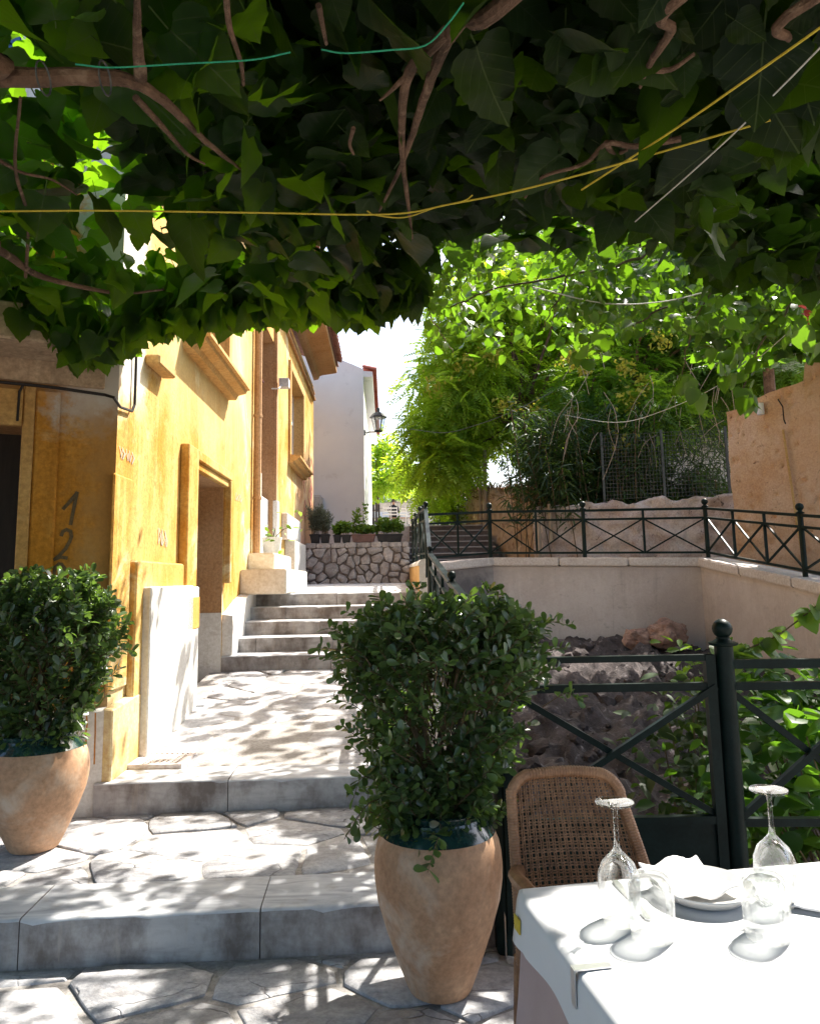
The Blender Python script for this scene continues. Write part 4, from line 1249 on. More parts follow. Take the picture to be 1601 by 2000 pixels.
# pockmarked face
nx_, nz_ = 120, 70
Lw = 4.6
rr = random.Random(5)
pocks = [(rr.uniform(0, 3), rr.uniform(1.6, 4.6), rr.uniform(.012, .055), rr.uniform(.012, .045)) for _ in range(120)]
for (qx, qy, w_, h_) in ((1505, 1010, .09, .07), (1478, 1035, .12, .06), (1500, 1060, .10, .08), (1560, 975, .06, .09), (1440, 900, .05, .04), (1580, 1000, .08, .06)):
    s_, z_ = onor(qx, qy); pocks.append((s_, z_, w_, h_))
vs = []
for j in range(nz_ + 1):
    for i in range(nx_ + 1):
        s_ = -.03 + Lw * (i / nx_) ** 1.25
        tz = interp(s_, [t[0] for t in top], [t[1] for t in top])
        z = lerp(.9, tz, j / nz_)
        o_ = .05 * fb(s_ * 1.1, z * 1.1, 4) + .015 * fb(s_ * 6, z * 6, 2)
        for (a_, c_, w_, h_) in pocks:
            if abs(s_ - a_) < w_ * 2 and abs(z - c_) < h_ * 2:
                r2 = ((s_ - a_) / w_) ** 2 + ((z - c_) / h_) ** 2
                if r2 < 1.6: o_ -= .05 * max(0, 1 - r2 / 1.6)
        edge = .0
        vs.append((s_, o_, z))
fs = [(j * (nx_ + 1) + i, j * (nx_ + 1) + i + 1, (j + 1) * (nx_ + 1) + i + 1, (j + 1) * (nx_ + 1) + i) for j in range(nz_) for i in range(nx_)]
k = nz_ * (nx_ + 1); n0_ = len(vs)
for i in range(nx_ + 1): vs.append((vs[k + i][0], -.55, vs[k + i][2]))
fs += [(k + i, k + i + 1, n0_ + i + 1, n0_ + i) for i in range(nx_)]
e = len(vs); vs += [(-.03, -.55, .9)]
fs.append(tuple([j * (nx_ + 1) for j in range(nz_ + 1)] + [n0_, e]))
b.add(vs, fs).build('wall', MT['orange_stucco'], oh, smooth=True, ang=50)
s_, z_ = onor(1533, 840); s2, z2 = onor(1575, 1112)
MB(OFR).tube([(s_, .06, z_), (lerp(s_, s2, .5), .065, lerp(z_, z2, .5)), (s2, .06, z2)], .018, 8).build('conduit', MT['ochre_light'], oh, smooth=True)
s_, z_ = onor(1526, 790)
MB(OFR).tube([(s_ - .02, .05, z_ + .08), (s_ + .05, .06, z_ - .05), (s_ + .05, .06, z_ - .25), (s_ + .07, .06, z_ - .32)], .010, 6).build('cable', MT['cable'], oh, smooth=True)
s_, z_ = onor(1492, 800)
MB(OFR).lathe([(.05, -.09), (.055, -.06), (.05, .06), (.055, .09)], 12, (s_, .10, z_)).build('insulator', MT['white_stucco'], oh, smooth=True)

# ------------------------------------------------------------------ white house beyond
WY = 17.6
wh = thing('white_house', 'plain white house gable behind the planters with red tiled eave', 'house', (-1.8, WY, 2.1))
wxr = atY(711, 900, WY).x
gt = [atY(590, 690, WY), atY(665, 702, WY), atY(690, 712, WY), atY(725, 718, WY)]
b = MB()
zt = [p.z for p in gt]
top = [(-5.2, zt[0] + .9), (gt[1].x, zt[1]), (gt[2].x, zt[2]), (wxr, zt[3] - .03)]
poly = [(-5.2, 1.6), (wxr, 1.6)] + [(x, z) for x, z in reversed(top)]
n = len(poly)
vs = [(x, WY, z) for x, z in poly] + [(x - .033 * 9, WY + 9, z) for x, z in poly]
b.add(vs, [tuple(range(n)), tuple(range(2 * n - 1, n - 1, -1))] + [(i, n + i, n + (i + 1) % n, (i + 1) % n) for i in range(n)])
b.build('wall', MT['white_stucco'], wh)
rfw = MB().hexa([(wxr - .001, WY + .02, zt[3] - .22), (wxr + .22, WY + .02, zt[3] - .22), (wxr + .22 - .3, WY + 9, zt[3] - .22), (wxr - .3, WY + 9, zt[3] - .22),
           (wxr - .001, WY + .02, zt[3] - .07), (wxr + .22, WY + .02, zt[3] - .09), (wxr + .22 - .3, WY + 9, zt[3] - .09), (wxr - .3, WY + 9, zt[3] - .07)]).build('eave', MT['white_stucco'], wh)
tm2 = tile_mesh(MT['tile_red'], .34, .085)
for i in range(40):
    y = WY + .1 + i * .205
    o = link('roof_tile', tm2, rfw, V((wxr + .30 - .033 * (y - WY), y, zt[3] - .06)))
    o.rotation_euler = (R(16), 0, R(90))
MB().box(-2.35, -2.05, WY - .35, WY - .02, 1.9, 3.4).build('chimney_breast', MT['grey_plaster'], wh, bevel=.05, seg=3)
# lantern on its bracket
la = atY(711, 844, WY + .3); lb = atY(738, 830, WY + .3)
ln = thing('wall_lantern', 'black street lantern with glass panes on a bracket from the white house', 'lantern', (la.x, WY + .3, la.z))
ly = WY + .3
b = MB(); b.bar((la.x, ly, la.z), (lb.x + .10, ly, la.z), .022); b.box(la.x - .005, la.x + .03, ly - .04, ly + .04, la.z - .08, la.z + .05)
b.bar((la.x, ly, la.z - .07), (la.x + .12, ly, la.z - .005), .015)
b.build('bracket', MT['plastic_black'], ln)
lx, lz = lb.x + .01, la.z + .01
def frus(r0, r1, z0, z1, n=6): return MB().lathe([(r0, z0), (r1, z1)], n, (lx, ly, 0))
frus(.095, .105, lz + .0, lz + .03).build('base', MT['plastic_black'], ln)
frus(.098, .165, lz + .032, lz + .33).build('glass', MT['lampglass'], ln)
for k in range(6):
    a = 2 * math.pi * k / 6
    MB().bar((lx + .10 * math.cos(a), ly + .10 * math.sin(a), lz + .03), (lx + .168 * math.cos(a), ly + .168 * math.sin(a), lz + .335), .012).build('frame_bar', MT['plastic_black'], ln)
b = MB(); b.lathe([(.205, lz + .335), (.215, lz + .36), (.13, lz + .45), (.05, lz + .49), (.035, lz + .50), (.035, lz + .56), (.045, lz + .57), (.02, lz + .60)], 6, (lx, ly, 0))
b.build('cap', MT['plastic_black'], ln)

# ------------------------------------------------------------------ railings
RC = [(1 - math.cos(t)) for t in (0,)]
def ball_post(name_parent, p, h, r, br, mat):
    """post with collar and ball finial"""
    p = V(p)
    o = MB().lathe([(r, 0), (r, h), ], 12, p).build('post', mat, name_parent, smooth=True)
    b = MB()
    b.lathe([(r, h), (r * 1.5, h + .004), (r * 1.6, h + br * .35), (r * 1.1, h + br * .5), (r * .75, h + br * .75), (r * .75, h + br * .9)], 12, p)
    b.build('collar', mat, o, smooth=True)
    MB().ball(p + V((0, 0, h + br * 1.75)), br, 16, 10).build('finial', mat, o, smooth=True)
    return o
def bay(rail, a, c, z0a, z0c, hts, nx=2, w=.026, brw=.020, mat=None, bars=True):
    """rails and crossed braces between ground points a and c. hts = bottom, middle, top height"""
    mat = mat or MT['iron']
    A = lambda t, h: V((lerp(a[0], c[0], t), lerp(a[1], c[1], t), lerp(z0a, z0c, t) + h))
    for h, nm in zip(hts, ('bottom_rail', 'middle_rail', 'top_rail')):
        MB().bar(A(0, h), A(1, h), w, w * (1.0 if nm != 'top_rail' else 1.15)).build(nm, mat, rail)
    for k in range(nx):
        t0, t1 = k / nx, (k + 1) / nx
        d = (V((c[0] - a[0], c[1] - a[1], 0))).normalized()
        nn = V((d.y, -d.x, 0)) * (brw * .51)
        MB().bar(A(t0, hts[0]) + nn, A(t1, hts[1]) + nn, brw * .95).build('brace', mat, rail)
        MB().bar(A(t0, hts[1]) - nn, A(t1, hts[0]) - nn, brw * .95).build('brace', mat, rail)
        if bars and k > 0:
            MB().bar(A(t0, hts[0] - .001), A(t0, hts[2]), w * .95).build('baluster', mat, rail)
# terrace railing along the coping
tr = thing('terrace_railing', 'long green iron railing with crossed braces on the retaining wall coping', 'railing', (2.5, 10.9, 1.65))
def on_coping(i, t, inset=.12):
    a, c = RW[i], RW[i + 1]
    d = V((c.x - a.x, c.y - a.y, 0)).normalized()
    nrm = V((d.y, -d.x, 0))
    if nrm.dot(V((2.2, 7, 0)) - a) < 0: nrm = -nrm
    p = a.lerp(c, t) - nrm * inset
    return p
posts = [on_coping(0, .0), on_coping(1, 0.0), on_coping(1, .46), on_coping(2, 0.0), on_coping(2, 1.0), on_coping(3, .52), on_coping(3, 1.0)]
posts[1] = (on_coping(0, 1.0) + on_coping(1, 0)) * .5
for p in posts: ball_post(tr, (p.x, p.y, p.z - .005), .70, .030, .045, MT['iron'])
for i in range(len(posts) - 1):
    a, c = posts[i], posts[i + 1]
    bay(tr, (a.x, a.y), (c.x, c.y), a.z, c.z, (.07, .55, .68), 3 if i == 3 else 2, .030, .022)
# stair railing along the pit side of the path
srail = thing('stair_railing', 'dark green iron handrail with ball posts climbing beside the path and steps', 'railing', (.2, 6, .4))
SP = [(.33, 3.08, .12, 1.07), (.243, 4.6, .345, 1.03), (.178, 7.2, .57, 1.075), (.176, 8.68, 1.60, .62), (.125, 9.9, 1.64, .64), (.075, 11.0, 1.655, .64), (.03, 12.2, 1.67, .64)]
for i, (x, y, z, h) in enumerate(SP):
    if i: ball_post(srail, (x, y, z), h, .020, .028 if i < 3 else .032, MT['iron'])
for i in range(len(SP) - 1):
    a, c = SP[i], SP[i + 1]
    top = (a[2] + a[3], c[2] + c[3])
    low = (a[2] + .10, c[2] + .10) if i != 2 else (a[2] + .12, c[2] - .45 + .12)
    mid = (top[0] - .13, top[1] - .13)
    A = lambda t, pr: V((lerp(a[0], c[0], t), lerp(a[1], c[1], t), lerp(pr[0], pr[1], t)))
    MB().bar(A(0, top), A(1, top), .042, .028).build('top_rail', MT['iron'], srail)
    MB().bar(A(0, mid), A(1, mid), .024).build('middle_rail', MT['iron'], srail)
    MB().bar(A(0, low), A(1, low), .024).build('bottom_rail', MT['iron'], srail)
    nxx = {0: 2, 1: 3, 2: 2}.get(i, 1)
    for k in range(nxx):
        t0, t1 = k / nxx, (k + 1) / nxx
        e = V((.011, 0, 0))
        MB().bar(A(t0, low) + e, A(t1, mid) + e, .020).build('brace', MT['iron'], srail)
        MB().bar(A(t0, mid) - e, A(t1, low) - e, .020).build('brace', MT['iron'], srail)
        if k: MB().bar(A(t0, low), A(t0, top), .022).build('baluster', MT['iron'], srail)
# gate behind the chair
GY = GATE_Y
def gpt(px, py): return atY(px, py, GY)
gate = thing('iron_gate', 'low dark green iron gate with one big cross brace behind the wicker chair', 'gate', (.62, GY, 0))
gx0, gx1 = .36, gpt(1392, 1300).x
gz1, gz2, gz3 = gpt(1390, 1284).z, gpt(1390, 1340).z, gpt(1390, 1600).z

MB().bar((gx0, GY, gz1), (gx1, GY, gz1), .030, .024).build('top_rail', MT['iron'], gate)
MB().bar((gx0, GY, gz2), (gx1, GY, gz2), .030).build('middle_rail', MT['iron'], gate)
MB().bar((gx0, GY, gz3), (gx1, GY, gz3), .034, .028).build('bottom_rail', MT['iron'], gate)
for x in (gx0, gx1 - .015): MB().bar((x, GY, .06), (x, GY, gz1 + .012), .038).build('stile', MT['iron'], gate)
MB().bar((gx0, GY - .013, gz3), (gx1, GY - .013, gz2), .024).build('brace', MT['iron'], gate)
MB().bar((gx0, GY + .013, gz2), (gx1, GY + .013, gz3), .024).build('brace', MT['iron'], gate)
MB().box(gx0 + .018, gx1 - .034, GY - .006, GY + .006, .10, gz3 - .013).build('kick_panel', MT['iron'], gate)
nr = thing('iron_railing', 'near dark green railing with ball-topped post at the right of the gate', 'railing', (1.0, GY, 0))
pp = gpt(1411, 1300)
ball_post(nr, (pp.x + .008, GY, -.05), gpt(1411, 1262).z + .05, .036, .039, MT['iron'])
ball_post(nr, (pp.x + 1.25, GY - .06, -.05), gpt(1411, 1262).z + .05, .031, .030, MT['iron'])
bay(nr, (pp.x, GY), (pp.x + 1.25, GY - .06), 0, 0, (gpt(1460, 1605).z, gpt(1430, 1340).z, gpt(1430, 1297).z), 2, .030, .026)
MB().lathe([(.031, 0), (.031, 1.10)], 12, (gx0 - .03, GY + .02, -.05)).build('gate_post', MT['iron'], nr, smooth=True)
# ------------------------------------------------------------------ leaves
def leaf_template(outline, fold=.18, curl=.18, serr=0.0, wave=0.0, seed=0, stalk=0.0):
    """half outline [(x, y)] from base to tip -> verts, tris, uv; y along the leaf, length about 1"""
    rr = random.Random(seed)
    pts = []
    for i in range(len(outline) - 1):
        (x0, y0), (x1, y1) = outline[i], outline[i + 1]
        k = 2 if serr else 1
        for j in range(k):
            t = j / k
            e = serr * (1 if j else -.3)
            pts.append((lerp(x0, x1, t) + e * (1 if x0 + x1 > .1 else 0), lerp(y0, y1, t)))
    pts.append(outline[-1])
    vs, uv, fs = [], [], []
    n = len(pts)
    y0, y1 = max(0.0, pts[0][1]), pts[-1][1]
    def zz(x, y): return fold * abs(x) - curl * y * y + wave * math.sin(7 * y + 4 * x + seed) * abs(x) * 2
    for i, (x, y) in enumerate(pts):
        ym = lerp(y0, y1, i / (n - 1))
        vs.append((0, ym, zz(0, ym))); uv.append((0, ym))
    for sg in (1, -1):
        for x, y in pts:
            xx = sg * x * rr.uniform(.95, 1.05)
            vs.append((xx, y, zz(xx, y))); uv.append((xx, y))
    for s_, o_ in ((0, n), (1, 2 * n)):
        for i in range(n - 1):
            a, b_, c, d = i, i + 1, o_ + i + 1, o_ + i
            if s_ == 0: fs += [(a, d, c), (a, c, b_)]
            else: fs += [(a, c, d), (a, b_, c)]
    if stalk:
        k = len(vs)
        vs += [(-.012, 0, 0), (.012, 0, 0), (.010, -stalk, stalk * .4), (-.010, -stalk, stalk * .4)]
        uv += [(0, 0)] * 4
        fs += [(k, k + 1, k + 2), (k, k + 2, k + 3)]
    return np.array(vs), np.array(fs), np.array(uv)
MUL = [(0, .03), (.16, -.05), (.33, -.02), (.44, .12), (.46, .28), (.41, .46), (.31, .64), (.17, .82), (.05, .95), (0, 1.02)]
T_MUL = [leaf_template(MUL, f, c, .022, w, s, .28) for f, c, w, s in ((.22, .12, .05, 1), (.05, .30, .08, 2), (.35, .05, .06, 3), (-.10, .22, .08, 4), (.15, .42, .05, 5))]
HRT = [(0, .02), (.2, -.06), (.38, .05), (.46, .28), (.36, .58), (.16, .86), (0, 1.0)]
T_HRT = [leaf_template(HRT, f, c, 0, 0, s, .2) for f, c, s in ((.25, .10, 1), (.05, .25, 2), (.4, .1, 3), (-.1, .3, 4))]
OBO = [(0, 0), (.10, .2), (.22, .5), (.26, .72), (.18, .92), (0, 1.0)]
T_OBO = [leaf_template(OBO, f, c, 0, 0, s) for f, c, s in ((.3, .05, 1), (.15, .2, 2), (.45, .0, 3))]
OVA = [(0, 0), (.18, .12), (.29, .34), (.25, .6), (.13, .85), (0, 1.02)]
T_OVA = [leaf_template(OVA, f, c, 0, .05, s, .15) for f, c, s in ((.3, .15, 1), (.12, .35, 2), (.4, .05, 3))]
LAN = [(0, 0), (.06, .25), (.055, .6), (0, 1.0)]
T_LAN = [leaf_template(LAN, .3, c, 0, 0, 1) for c in (.1, .35, .6)]
def pinnate(pairs=8, ll=.26, lw=.075, droop=.3, seed=0):
    rr = random.Random(seed)
    vs, fs = [], []
    def lf(p, d, n_):
        k = len(vs)
        d = d.normalized(); s_ = d.cross(n_).normalized()
        L = ll * rr.uniform(.85, 1.1)
        vs.extend([p, p + d * L * .45 + s_ * lw, p + d * L + V((0, 0, -.03)), p + d * L * .45 - s_ * lw])
        fs.extend([(k, k + 1, k + 2), (k, k + 2, k + 3)])
    for i in range(pairs):
        t = .12 + .86 * i / (pairs - 1)
        p = V((0, t, -droop * t * t))
        for sg in (-1, 1):
            lf(p, V((sg, .45, -.12 + rr.uniform(-.15, .1))), V((0, 0, 1)))
    lf(V((0, 1, -droop)), V((0, 1, -.5)), V((0, 0, 1)))
    k = len(vs)
    vs.extend([V((-.008, 0, 0)), V((.008, 0, 0)), V((0, 1, -droop))])
    fs.append((k, k + 1, k + 2))
    a = np.array([tuple(v) for v in vs])
    return a, np.array(fs), a[:, :2].copy()
T_PIN = [pinnate(8, .27, .06, d, s) for d, s in ((.15, 1), (.4, 2), (.65, 3))]
def basis(tip, nrm):
    y = V(tip).normalized()
    z = V(nrm) - y * V(nrm).dot(y)
    if z.length < 1e-4: z = y.orthogonal()
    z.normalize()
    x = y.cross(z)
    return x, y, z
class Leaves:
    def __init__(s, tmpl, mat):
        s.t, s.mat, s.p, s.me = tmpl, mat, [], {}
    def add(s, loc, tip, nrm, size, r=None):
        s.p.append((V(loc), V(tip), V(nrm), size, rnd.randrange(len(s.t)), rnd.random() if r is None else r))
    def mesh(s, k):
        if k not in s.me:
            v, f, uv = s.t[k]
            me = bpy.data.meshes.new('leaf')
            me.from_pydata([tuple(a) for a in v], [], [tuple(int(q) for q in a) for a in f])
            l = me.uv_layers.new(name='uv')
            for lp in me.loops: l.data[lp.index].uv = uv[lp.vertex_index]
            me.polygons.foreach_set('use_smooth', [True] * len(me.polygons))
            me.materials.append(s.mat)
            s.me[k] = me
        return s.me[k]
    def build(s, name, parent, nobj=0, kind='stuff', objname='leaf', label=None):
        P = s.p
        if nobj:
            def score(q):
                pr = proj(q[0])
                if pr is None or not (-20 < pr[0] < 1621 and -20 < pr[1] < 2020): return -1
                x, y, z = basis(q[1], q[2])
                face = abs(z.dot((q[0] - EYE).normalized()))
                return q[3] / pr[2] * (.35 + face) * (1 + .15 * rnd.random())
            sc_ = [score(q) for q in P]
            order = sorted(range(len(P)), key=lambda i: -sc_[i])
            top = [i for i in order[:nobj] if sc_[i] > 0]
            pl = WL.get(parent.name, V((0, 0, 0)))
            for i in top:
                loc, tip, nrm, size, k, r = P[i]
                o = bpy.data.objects.new(objname, s.mesh(k))
                col.objects.link(o)
                o.parent = parent
                x, y, z = basis(tip, nrm)
                m_ = Matrix((x, y, z)).transposed().to_4x4() @ Matrix.Scale(size, 4)
                m_.translation = loc - pl
                o.matrix_local = m_
            ts = set(top)
            P = [q for i, q in enumerate(P) if i not in ts]
        if not P: return None
        V_, F_, U_, R_ = [], [], [], []
        base = 0
        for loc, tip, nrm, size, k, r in P:
            v, f, uv = s.t[k]
            x, y, z = basis(tip, nrm)
            M = np.array([x, y, z]) * size
            V_.append(v @ M + np.array(loc))
            F_.append(f + base)
            U_.append(uv)
            R_.append(np.full(len(v), r))
            base += len(v)
        V_, F_, U_, R_ = np.vstack(V_), np.vstack(F_), np.vstack(U_), np.concatenate(R_)
        L = WL.get(parent.name, V((0, 0, 0))) if parent is not None else V((0, 0, 0))
        V_ = V_ - np.array(L)
        me = bpy.data.meshes.new(name)
        me.vertices.add(len(V_)); me.vertices.foreach_set('co', V_.ravel())
        me.loops.add(F_.size); me.loops.foreach_set('vertex_index', F_.ravel().astype(np.int32))
        me.polygons.add(len(F_)); me.polygons.foreach_set('loop_start', np.arange(0, F_.size, 3, dtype=np.int32))
        me.polygons.foreach_set('use_smooth', np.ones(len(F_), dtype=bool))
        me.update(calc_edges=True)
        l = me.uv_layers.new(name='uv'); l.data.foreach_set('uv', U_[F_.ravel()].ravel())
        a = me.attributes.new('rnd', 'FLOAT', 'POINT'); a.data.foreach_set('value', R_)
        me.materials.append(s.mat)
        o = link(name, me, parent, L)
        if kind: o['kind'] = kind
        if label: o['label'] = label
        return o
def rdir(zlo=-1, zhi=1):
    a = rnd.uniform(0, 2 * math.pi)
    z = rnd.uniform(zlo, zhi)
    q = math.sqrt(max(0, 1 - z * z))
    return V((q * math.cos(a), q * math.sin(a), z))
def curve_pts(pts, k=6, wob=0.0, rr=rnd):
    """Catmull-Rom through the given points"""
    P = [V(p) for p in pts]
    P = [P[0] * 2 - P[1]] + P + [P[-1] * 2 - P[-2]]
    o = []
    for i in range(1, len(P) - 2):
        for j in range(k):
            t = j / k
            a, b_, c, d = P[i - 1], P[i], P[i + 1], P[i + 2]
            q = .5 * ((2 * b_) + (c - a) * t + (2 * a - 5 * b_ + 4 * c - d) * t * t + (3 * b_ - a - 3 * c + d) * t ** 3)
            o.append(q + V((rr.uniform(-wob, wob), rr.uniform(-wob, wob), rr.uniform(-wob, wob))))
    o.append(P[-2])
    return o
def limb(b, pts, r0, r1, k=6, wob=.006, n=9):
    q = curve_pts(pts, k, wob)
    rs = [lerp(r0, r1, i / (len(q) - 1)) * rnd.uniform(.96, 1.05) for i in range(len(q))]
    b.tube(q, rs, n)

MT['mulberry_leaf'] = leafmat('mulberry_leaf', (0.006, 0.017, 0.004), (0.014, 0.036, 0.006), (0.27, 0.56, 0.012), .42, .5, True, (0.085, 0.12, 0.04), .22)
MT['vine_leaf'] = leafmat('vine_leaf', (0.014, 0.036, 0.007), (0.036, 0.075, 0.012), (0.24, 0.50, 0.015), .33, .45)
MT['shrub_leaf'] = leafmat('shrub_leaf', (0.024, 0.05, 0.022), (0.075, 0.125, 0.048), (0.22, 0.38, 0.05), .30, .28, spec=.7)
MT['tree_leaf'] = leafmat('tree_leaf', (0.09, 0.18, 0.02), (0.26, 0.37, 0.05), (0.56, 0.76, 0.035), .56, .5)
MT['dark_leaf'] = leafmat('thicket_leaf', (0.016, 0.038, 0.012), (0.04, 0.075, 0.02), (0.12, 0.22, 0.02), .3, .5)
MT['pit_leaf'] = leafmat('pit_leaf', (0.02, 0.065, 0.014), (0.05, 0.12, 0.02), (0.18, 0.40, 0.02), .35, .38, spec=.5)
MT['grey_leaf'] = leafmat('grey_green_leaf', (0.09, 0.11, 0.075), (0.19, 0.21, 0.15), (0.2, 0.25, 0.12), .25, .7)
MT['fresh_leaf'] = leafmat('fresh_leaf', (0.06, 0.13, 0.02), (0.11, 0.20, 0.03), (0.3, 0.5, 0.03), .4, .5)
MT['yellow_seed'] = leafmat('yellow_seed', (0.30, 0.28, 0.03), (0.48, 0.44, 0.06), (0.55, 0.5, 0.05), .4, .7)
MT['flower'] = leafmat('magenta_flower', (0.45, 0.06, 0.08), (0.60, 0.10, 0.12), (0.7, 0.12, 0.1), .4, .6)

# openings in the canopy: places that the sun reaches (centre x, y, height, radii, share removed)
GAPS = [(.82, 1.30, .75, .82, .72, 1.0), (.12, 2.78, 1.28, .40, .30, .75), (-.28, 2.74, 0.0, .32, .26, .93), (-1.25, 2.78, 0.0, .38, .22, .85), (-.05, 3.25, .16, .22, .16, .8), (-1.35, 3.70, .16, .90, .42, .96)]
def in_gap(p):
    for cx_, cy_, z_, rx, ry, pr in GAPS:
        t = (p.z - z_) / SUN.z
        x, y = p.x - SUN.x * t, p.y - SUN.y * t
        if ((x - cx_) / rx) ** 2 + ((y - cy_) / ry) ** 2 < 1 and rnd.random() < pr: return True
    return False

# ------------------------------------------------------------------ mulberry canopy trained overhead
def canz(x, y): return interp(y, [-2, 1.0, 3.0, 4.3, 4.8], [2.62, 2.56, 2.74, 2.90, 2.98]) + .06 * fb(x * .8, y * .8, 2)
YL = ([-60, 0, 90, 140, 200, 250, 300, 420, 540, 640, 700, 760, 800, 860, 950, 1100, 1230, 1320, 1400, 1500, 1601, 1700], [620, 625, 640, 700, 715, 680, 645, 640, 628, 622, 630, 612, 585, 440, 430, 440, 470, 540, 565, 585, 610, 620])
tl = thing('mulberry_tree', 'mulberry with thick horizontal limb trained overhead on the left', 'tree', (-3.3, 1.7, 0), 'mulberry trees roofing the terrace')
tr_ = thing('mulberry_tree', 'mulberry with pale forked limbs hanging over the centre and right', 'tree', (1.5, -1.3, 0), 'mulberry trees roofing the terrace')
b = MB()
limb(b, [(-3.3, 1.7, -.05), (-3.32, 1.75, 1.0), (-3.2, 1.85, 2.0), (-3.0, 2.0, 2.5)], .16, .10)
b.build('trunk', MT['bark'], tl, smooth=True)
def under(px, py, drop=.05):
    lo, hi = .5, 6.0
    for _ in range(40):
        y = (lo + hi) / 2
        p = atY(px, py, y)
        if p.z > interp(p.y, [-2, 1.0, 3.0, 4.3, 4.8], [2.62, 2.56, 2.74, 2.90, 2.98]) - drop: hi = y
        else: lo = y
    return p
def can3(l, drop=.06): return [under(x, y, drop) for x, y in l]
def px3(l, Y): return [atY(x, y, Y if not hasattr(Y, '__len__') else Y[i]) for i, (x, y) in enumerate(l)]
LIMBS_L = [([(-3.0, 2.0, 2.5)] + can3([(-150, 140), (0, 150), (180, 150), (260, 160), (330, 205), (400, 275), (470, 330)]), 0.0307, 0.0040),
           (can3([(265, 190), (320, 250), (365, 300), (400, 320)]), 0.0090, 0.0030),
           ([(-3.0, 2.0, 2.5)] + can3([(-120, 460), (0, 490), (70, 535), (160, 560), (240, 572), (320, 565)]), 0.0223, 0.0040),
           (can3([(-40, 290), (40, 335), (100, 350), (150, 380)]), 0.0059, 0.0022),
           (can3([(50, 540), (55, 430), (30, 330), (40, 190)]), 0.0070, 0.0037),
           (can3([(275, 150), (268, 60), (270, -60)]), 0.0149, 0.0040),
           (can3([(440, -30), (448, 50), (470, 120), (475, 165)]), 0.0070, 0.0040)]
for l, r0, r1 in LIMBS_L:
    b = MB(); limb(b, l, r0, r1, 6, r0 * .05); b.build('limb', MT['bark'], tl, smooth=True)
b = MB()
limb(b, [(1.5, -1.3, -.05), (1.45, -1.2, 1.0), (1.3, -.9, 1.9), (1.1, -.4, 2.45)], .17, .11)
b.build('trunk', MT['bark'], tr_, smooth=True)
LIMBS_R = [([(1.1, -.4, 2.45), (.7, .8, 2.75)] + can3([(1010, -20), (900, 40), (850, 130), (815, 230), (785, 320), (740, 412)]), 0.0248, 0.0040),
           (can3([(872, 62), (800, 140), (785, 230), (787, 320), (797, 400), (805, 465)]), 0.0149, 0.0037),
           (can3([(800, 140), (765, 175), (742, 195)]), 0.0070, 0.0030),
           ([(1.1, -.4, 2.45), (1.2, .9, 2.7)] + can3([(1360, -30), (1310, 60), (1265, 130), (1250, 170)]), 0.0198, 0.0040),
           (can3([(1265, 135), (1310, 135), (1355, 105)]), 0.0079, 0.0040),
           ([(1.1, -.4, 2.45), (1.6, .9, 2.75)] + can3([(1600, -10), (1540, 80), (1480, 160), (1430, 235)]), 0.0174, 0.0037),
           (can3([(1330, 270), (1240, 285), (1185, 280), (1140, 320), (1060, 345), (1025, 385)]), 0.0090, 0.0037),
           (can3([(1185, 280), (1200, 300), (1225, 292)]), 0.0109, 0.0040),
           (can3([(690, 250), (683, 280), (690, 300)]), 0.0059, 0.0037),
           (can3([(622, 10), (630, 50), (637, 85)]), 0.0065, 0.0037)]
for l, r0, r1 in LIMBS_R:
    b = MB(); limb(b, l, r0, r1, 6, r0 * .05); b.build('limb', MT['bark'], tr_, smooth=True)
MT['mulberry_leaf_shade'] = leafmat('mulberry_leaf_shade', (0.005, 0.013, 0.004), (0.011, 0.027, 0.005), (0.15, 0.33, 0.01), .27, .5, True, (0.05, 0.075, 0.025), .18)  # darker copy for the right tree; canopy shade put into the leaf colour
LL, LR = Leaves(T_MUL, MT['mulberry_leaf']), Leaves(T_MUL, MT['mulberry_leaf_shade'])
cnt = 0
for k in range(15500):
    y = rnd.uniform(-1.6, 4.55)
    x = rnd.uniform(-4.0, 3.2) if y > 1.0 else rnd.uniform(-3.2, 3.0)
    if y < 1.0 and rnd.random() < .5: continue
    if x < -.7 and rnd.random() < .38 + .25 * fb(x * 1.5, y * 1.5, 7): continue
    lay = rnd.random() ** 1.3
    z = canz(x, y) + lay * interp(y, [3.5, 4.3], [.62, .24]) - .04
    p = V((x, y, z))
    q = proj(p)
    big = rnd.choice((.09, .12, .14, .16, .19)) * rnd.uniform(.85, 1.15)
    hang = .35
    if q and -80 < q[0] < 1690:
        lim = interp(q[0], *YL) + 28 * fb(q[0] / 60, 1.5, 3)
        if q[1] > lim - 70: hang = .85
        if q[1] + big * .75 / q[2] * F > lim: continue
        # thin spots where the upper, sunlit leaves show through
        if ((q[0] - 255) / 150) ** 2 + ((q[1] - 290) / 105) ** 2 < 1 and lay < .85 and rnd.random() < .93: continue
        if ((q[0] - 70) / 110) ** 2 + ((q[1] - 60) / 80) ** 2 < 1 and lay < .5 and rnd.random() < .7: continue
        if ((q[0] - 1000) / 40) ** 2 + ((q[1] - 215) / 35) ** 2 < 1 and rnd.random() < .93: continue
        if ((q[0] - 1080) / 60) ** 2 + ((q[1] - 325) / 22) ** 2 < 1 and rnd.random() < .9: continue
    if x < .35 and lay < .9 and fb(x * 1.15 + 5, y * 1.15, 1) > .09 and rnd.random() < .92: continue
    if in_gap(p): continue
    tip = rdir(-.95, -.2) if rnd.random() < hang else rdir(-.5, .15)
    nrm = (V((0, 0, 1)) + rdir() * .75) if hang < .5 else (V((0, -.5, .6)) + rdir() * .7)
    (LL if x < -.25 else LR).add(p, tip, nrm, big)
    cnt += 1
